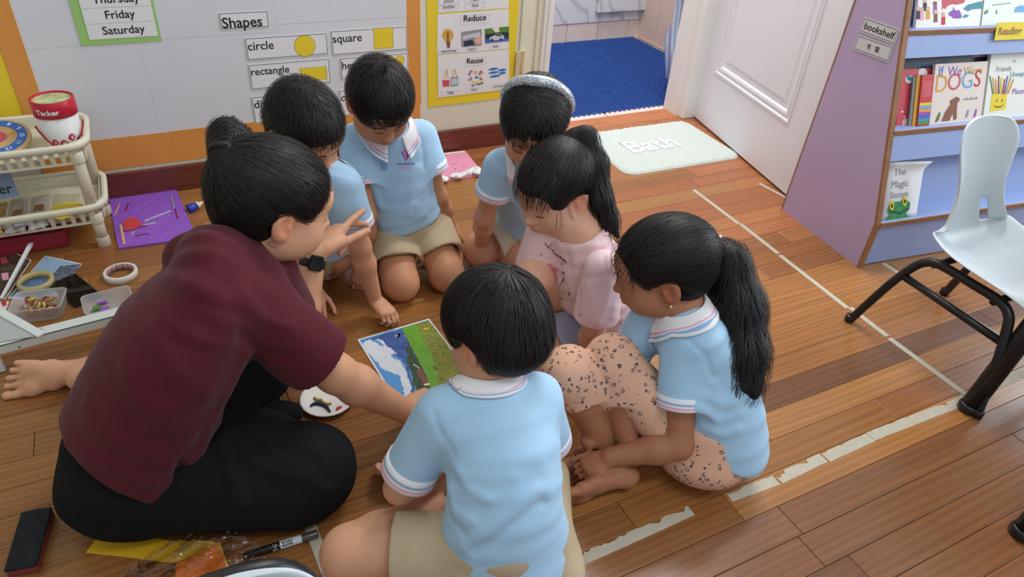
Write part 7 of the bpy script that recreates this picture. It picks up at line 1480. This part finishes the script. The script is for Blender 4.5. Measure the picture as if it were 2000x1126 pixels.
def girl_headband():
    """girl with a glittery headband behind the girl in pink"""
    M = frame((-0.52, -0.70, -0.46), (-.15, -.2, 1)); s = 1.02
    c = P(1045, 222, 0.595)-M@np.array([0, -0.014, 0.030])*s
    H, W, E, lips, ears = head_ops(c, M, s)
    nk = P(1035, 310, .455); shR = P(978, 325, .425); shL = P(1080, 330, .42); rt = nrm(shR-shL)
    elR = P(946, 425, .245); wrR = P(940, 480, .10); elL = P(1080, 420, .25); wrL = P(1010, 470, .10)
    secs = [(P(1045, 432, .13), .105, .085), (P(1035, 405, .21), .092, .074), (P(1025, 350, .34), .092, .072), (P(1028, 325, .425), .084, .05), (nk, .045, .043)]
    hipR = P(1035, 440, .12); knR = P(940, 487, .075); anR = P(960, 440, .04); hipL = P(1065, 450, .12); knL = P(1010, 500, .07); anL = P(1040, 440, .04)
    ops = H+[cone(W(0, -.022, -.045), nk, .039*s, .043, .03)]+torso(secs, rt, -.008)+arm_ops(shR, elR, wrR)+arm_ops(shL, elL, wrL)+leg_ops(hipR, knR, anR, 1.12)+leg_ops(hipL, knL, anL, 1.05)
    ops += hand_ops(wrR, P(925, 500, .05)-wrR, (-.4, -.5, .6), .112, -1, [(.4, .5, .4)]*4)+hand_ops(wrL, (-.6, -.2, -.5), (-.3, -.3, .8), .112, 1, [(.4, .5, .4)]*4)+foot_ops(anR, (.3, 1, -.2), (0, .2, -1), .16, 1)+foot_ops(anL, (.3, 1, -.2), (0, .2, -1), .16, -1)
    p = person(ops, (208, 154, 126), 'girl with a glittery grey headband, light blue polo and beige shorts', lips, ears, base=(*P(1045, 440, 0)[:2], 0))
    cuR = shR+(elR-shR)*.50; cuL = shL+(elL-shL)*.5
    slR = cone(shR, cuR, .045, .051, .035, cut=True, hole=.0075); slL = cone(shL, cuL, .045, .051, .035, cut=True, hole=.0075)
    sh = torso([(P(1042, 440, .14), .110, .090), (P(1035, 405, .21), .098, .082), (P(1026, 352, .335), .095, .077), (P(1029, 327, .42), .087, .054), (nk-A3((0, 0, .012)), .052, .048)], rt, .008)+[slR, slL, plane((0, 0, .135), (0, 0, -1)), ripple((.6, .5, .4), 32, .0018, warp=2)]
    sh += [fold([P(985, 330, .42), P(990, 360, .38), P(985, 385, .34)], -.004, .008), fold([P(1000, 380, .33), P(1010, 420, .26), P(1025, 440, .2)], .005, .012)]
    t = wear('polo_shirt', sh, M_polo, p, .004); cuff(t, [slR], shR, cuR, .74, 1.0, CUFF); cuff(t, [slL], shL, cuL, .74, 1.0, CUFF)
    collar(t, sh, nk+A3((0, 0, -.004)), frame((-.6, -.7, -.25), (-.1, -.2, 1)), .044, .026, .030, open_f=.5, tips=.010, drop=.030, flare=.45)
    so = [slab(P(1045, 448, .11), P(1045, 430, .17), .115, .095, .108, .09, rt, .03)]+group([cone(hipR, hipR+(knR-hipR)*.80, .082, .086, .03, cut=True, hole=.011)])+group([cone(hipL, hipL+(knL-hipL)*.7, .080, .084, .03, cut=True, hole=.011)])+[ripple((1, .2, .3), 60, .002), fold([P(990, 440, .19), P(985, 470, .17), P(980, 500, .12)], .004, .01)]; wear('shorts', so, mat('sand_cotton', (200, 192, 170), .88, spec=.15, var=.03, vscale=12, bump=.08, bscale=700), p, .004)
    hr = hair_cap(W, E, s, 1.0, -.085, 1.15, True, .024, .004, .008); hr.append(E(0, -.075, -.01, (.06, .045, .07), .03)); hb = wear('hair', hr, M_hair, p, .0035)
    rs = np.random.RandomState(11); sd = on_surface(hr, W(0, -.015, .03), 4600, rs, M, cond=lambda q: q[:, 2] > -.06); cr = W(0, .005, .11).astype(np.float32); bk = (M@np.array([0, -.5, -.5])).astype(np.float32)
    strands(hb, hr, sd, lambda Q: (Q-cr)/(np.linalg.norm(Q-cr, axis=1, keepdims=True)+1e-6), .07, 7, M_hairstrand, lift=.003, width=.0011, jit=.13, tiplift=.002, seed=11)
    fg = on_surface(hr, W(0, -.015, .03), 1500, rs, M, cond=lambda q: (q[:, 1] > .045) & (q[:, 2] > .01) & (q[:, 2] < .07)); fx = (M@np.array([0, .6, -1])).astype(np.float32); c32 = c.astype(np.float32)
    strands(hb, hr+H, fg[:300], lambda Q: fx[None]+(Q-c32)*2.5, .060, 7, M_hairstrand, lift=.004, width=.0011, jit=.3, tiplift=.004, seed=12)
    # padded glitter headband over the crown
    arc = np.array([W(.1*math.sin(a), -.040-.012*abs(math.sin(a)), .034+.1*math.cos(a)) for a in np.linspace(-1.75, 1.75, 40)]); arc = settle(hr, arc, .004, 6).astype(float)
    mb = MB(); mb.tube(list(arc), [.009+.0065*math.cos(a*.85) for a in np.linspace(-1.75, 1.75, 40)], 14)
    m = bpy.data.materials.new('silver_glitter'); m.use_nodes = True; nt = m.node_tree; b = nt.nodes['Principled BSDF']; v = nt.nodes.new('ShaderNodeTexVoronoi'); v.inputs['Scale'].default_value = 420; tc = nt.nodes.new('ShaderNodeTexCoord'); nt.links.new(tc.outputs['Object'], v.inputs['Vector'])
    rp = nt.nodes.new('ShaderNodeValToRGB'); rp.color_ramp.elements[0].color = (*lin((96, 108, 122)), 1); rp.color_ramp.elements[1].color = (*lin((236, 242, 250)), 1); sp = nt.nodes.new('ShaderNodeSeparateColor'); nt.links.new(v.outputs['Color'], sp.inputs[0]); nt.links.new(sp.outputs[0], rp.inputs[0]); nt.links.new(rp.outputs[0], b.inputs['Base Color']); b.inputs['Roughness'].default_value = .35; b.inputs['Metallic'].default_value = .35
    mb.build('headband', m, p, True); brows_lashes(p, H, W, M, s); return p

def teacher():
    M = frame((0.93, 0.10, -0.36), (0.05, 0.02, 1)); s = 1.17
    c = P(532, 362, 0.605)-M@np.array([0, -0.014, 0.030])*s
    H, W, E, lips, ears = head_ops(c, M, s)
    nk = P(445, 488, .495); shR = P(490, 600, .425); shL = P(525, 525, .425); rt = nrm(shR-shL)
    elR = P(655, 728, .235); wrR = P(790, 803, .065); elL = P(578, 655, .17); wrL = P(614, 498, .335)
    R_, F_ = rt, None
    secs = [(P(275, 880, .13), .14, .11), (P(295, 785, .25), .135, .10), (P(350, 660, .38), .15, .10), (P(415, 560, .46), .14, .07), (nk, .058, .055)]
    hipR = P(285, 925, .105); knR = P(605, 915, .085); anR = P(500, 850, .05); hipL = P(290, 850, .12); knL = P(500, 720, .09); anL = P(160, 735, .06)
    ops = H+[cone(W(0, -.02, -.045), nk, .043*s, .055, .04), cone(W(0, -.03, -.07), nk-A3((.02, 0, .03)), .045, .07, .05)]+torso(secs, rt, -.008)
    ops += group([cone(shR, elR, .05, .040, .02), cone(elR, elR+(wrR-elR)*.3, .040, .042, .02), cone(elR+(wrR-elR)*.3, wrR, .042, .027, .02)], .015)+group([cone(shL, elL, .048, .040, .02), cone(elL, elL+(wrL-elL)*.3, .040, .041, .02), cone(elL+(wrL-elL)*.3, wrL, .041, .026, .02)], .015)
    ops += group([cone(hipR, knR, .085, .06, .02), cone(knR, anR, .055, .04, .02)])+group([cone(hipL, knL, .085, .06, .02), cone(knL, anL, .055, .035, .02)])
    hl = P(192, 722, .060); ops += foot_ops(hl, P(34, 742, .045)-hl, (.05, .85, -.5), .222, 1, .3)
    ops += foot_ops(anR+A3((.02, .03, -.03)), (-.75, .55, 0), (0, 0, 1), .21, 1)
    ops += hand_ops(wrL, P(722, 372, .395)-wrL, (-.45, .25, .85), .180, 1, [(.02, .12, .06), (.38, .30, .15), (1.25, 1.2, .7), (1.35, 1.2, .7)], .05, (.42, .14, .05), tp=.32)
    ops += hand_ops(wrR, P(835, 785, .05)-wrR, (-.25, -.35, .85), .172, 1, [(.15, .3, .2), (.2, .3, .2), (.25, .3, .2), (.3, .3, .2)], .05, (.6, .35, .25))
    p = person(ops, (214, 162, 130), 'woman teacher in maroon top and black trousers, hair in a bun, seated at left', lips, ears, base=(*P(255, 930, 0)[:2], 0))
    M_mar = mat('maroon_jersey', (86, 29, 40), .85, spec=.2, var=.04, vscale=20, bump=.08, bscale=500, sheen=.1)
    cuR = shR+(elR-shR)*.76; cuL = shL+(elL-shL)*.62
    slR = cone(shR, cuR, .070, .077, .05, cut=True, hole=.010); slL = cone(shL, cuL, .055, .066, .05, cut=True, hole=.010)
    ssec = [(P(258, 905, .085), .165, .135), (P(268, 855, .16), .163, .133), (P(300, 770, .26), .160, .125), (P(358, 655, .38), .158, .112), (P(410, 578, .455), .128, .082), (P(435, 520, .485), .100, .070), (nk-A3((.010, .005, .016)), .074, .060)]
    sh = torso(ssec, rt, .006, n=3)+[slR, slL]; 
    h0, h1, h2 = spath(sh, [(165, 918), (315, 988), (440, 836)], .12); hn = nrm(np.cross(h1-h0, h2-h0)); sh.append(plane(h1, hn*(-1 if hn[2] > 0 else 1)))
    for pts, z, amp, w in (([(480, 690), (450, 750), (410, 830), (385, 895)], .3, .008, .018), ([(500, 700), (475, 765), (430, 850)], .3, -.007, .013), ([(300, 640), (340, 720), (410, 770)], .38, .005, .018), ([(250, 720), (300, 800), (370, 850)], .34, .006, .02), ([(170, 790), (240, 860), (330, 905)], .27, .005, .018), ([(470, 570), (510, 620), (570, 640)], .44, .005, .014), ([(465, 650), (510, 690), (560, 700)], .4, -.007, .011), ([(370, 560), (420, 600), (455, 650)], .46, .004, .02), ([(130, 860), (200, 905), (300, 940)], .2, .004, .012)): sfold(sh, pts, z, amp, w)
    v0, v1 = spath(sh, [(352, 893), (356, 930)], .15); sh.append(cone(v0, v1+(v1-v0)*1.5, .003, .042, .004, 's'))
    sh.append(ripple((.7, -.5, .4), 24, .0025, warp=2)); t = wear('top', sh, M_mar, p, .004)
    # black trousers
    M_bk = mat('black_trouser_knit', (26, 27, 30), .9, spec=.15, var=.1, vscale=20, bump=.06, bscale=400)
    tr = [slab(P(262, 912, .080), P(272, 870, .14), .165, .135, .16, .13, rt, .05)]+group([cone(hipR, knR, .104, .088, .04), ell(knR, .086, None, .03), cone(knR, anR+(anR-knR)*.1, .080, .064, .03, cut=True, hole=.01), cone(P(320, 955, .07), P(560, 965, .065), .070, .064, .06)], .03)+group([cone(hipL, knL, .11, .085, .03), cone(knL, P(300, 735, .08), .075, .06, .03)], .02)
    tr.append(ell(P(545, 812, .030), (.055, .04, .030), None, .02))
    for q in ([(440, 850, .22), (500, 900, .2), (560, 930, .18)], [(440, 840, .22), (540, 850, .2), (620, 880, .17)], [(430, 860, .2), (450, 930, .19), (480, 990, .14)], [(520, 870, .2), (580, 920, .18), (640, 960, .14)]): sfold(tr, [(a_, b_) for a_, b_, _ in q], q[0][2], .008, .012)
    tr.append(ripple((.4, 1, .3), 34, .0025, warp=1.5)); wear('trousers', tr, M_bk, p, .005)
    # wrist watch on the raised arm
    ax = nrm(wrL-elL); wc = wrL-ax*.018; mb = MB(); mb.lathe(wc-ax*.011, ax, [(.0275, 0), (.0305, .002), (.0305, .020), (.0275, .022)], 28, closed=True); wt = mb.build('watch_strap', mat('black_rubber', (24, 24, 28), .5), p, True)
    nn = nrm(CPOS-wc); nn = nrm(nn-ax*np.dot(nn, ax)+A3((.25, 0, 0))); uu = np.cross(ax, nn); mb = MB(); mb.box(wc+nn*.0325, (.0155, .018, .0055), uu, ax, nn, bev=.003); mb.build('watch_case', mat('black_glass_watch', (18, 18, 22), .15), wt)
    # hair swept back into a knot
    hr = hair_cap(W, E, s, .8, -.072, 1.22, True, .030, .004); tie = W(-.004, -.098, .066); ax2 = nrm(P(452, 262, .70)-tie)
    bun = [ell(P(458, 285, .665), (.036, .040, .040), None, .02), ell(P(446, 268, .68), (.030, .034, .036), None, .02), cone(tie, P(462, 285, .66), .024, .032, .02), cone(P(440, 262, .685), P(428, 330, .63), .026, .010, .02)]
    hb = wear('hair', hr+bun, M_hair, p, .0038)
    rs = np.random.RandomState(12); sd = on_surface(hr, W(0, -.015, .03), 6000, rs, M, rad=.19, cond=lambda q: q[:, 2] > -.07); t32 = tie.astype(np.float32)
    strands(hb, hr, sd, lambda Q: (t32-Q)/(np.linalg.norm(t32-Q, axis=1, keepdims=True)+1e-6), .085, 7, M_hairstrand, lift=.003, width=.0011, jit=.11, tiplift=.001, seed=13)
    sd = on_tube([tie, P(458, 280, .67), P(446, 262, .685), P(436, 300, .655)], [.03, .05, .045, .03], 700, rs); strands(hb, bun, sd, lambda Q: np.tile(np.array([[-.3, .1, -.6]], np.float32), (len(Q), 1)), .06, 6, M_hairstrand, lift=.003, width=.0016, jit=.2, tiplift=.002, seed=14)
    sdl = np.array([W(.05+.02*rs.randn(), -.08+.02*rs.randn(), -.06) for _ in range(12)]); strands(hb, H+sh, sdl, lambda Q: np.tile(np.array([[-.25, -.1, -1]], np.float32), (len(Q), 1)), .09, 7, M_hairstrand, off=.003, lift=.008, width=.0008, jit=.3, tiplift=.004, seed=15)
    mb = MB(); mb.lathe(tie-ax2*.004, ax2, [(.024, 0), (.029, .004), (.029, .012), (.024, .016)], 22, closed=True); hbnd = mb.build('hair_band', mat('black_elastic', (26, 24, 28), .7), p, True)
    for i in range(5):
        a = -1.2+i*.55; u = nrm(np.cross(ax2, (0, 0, 1))); w = np.cross(ax2, u); q = tie+ax2*.004+(u*math.cos(a)+w*math.sin(a))*.030; mb = MB(); mb.lathe(q, (0, 0, 1), [(0, -.004), (.004, -.001), (.004, .001), (0, .004)], 8); mb.build('bead', mat('dark_bead', (60, 58, 66), .15, metal=.4), hbnd, True)
    brows_lashes(p, H, W, M, s, brow=False); return p
boy_center(); boy_left(); girl_headband(); teacher()
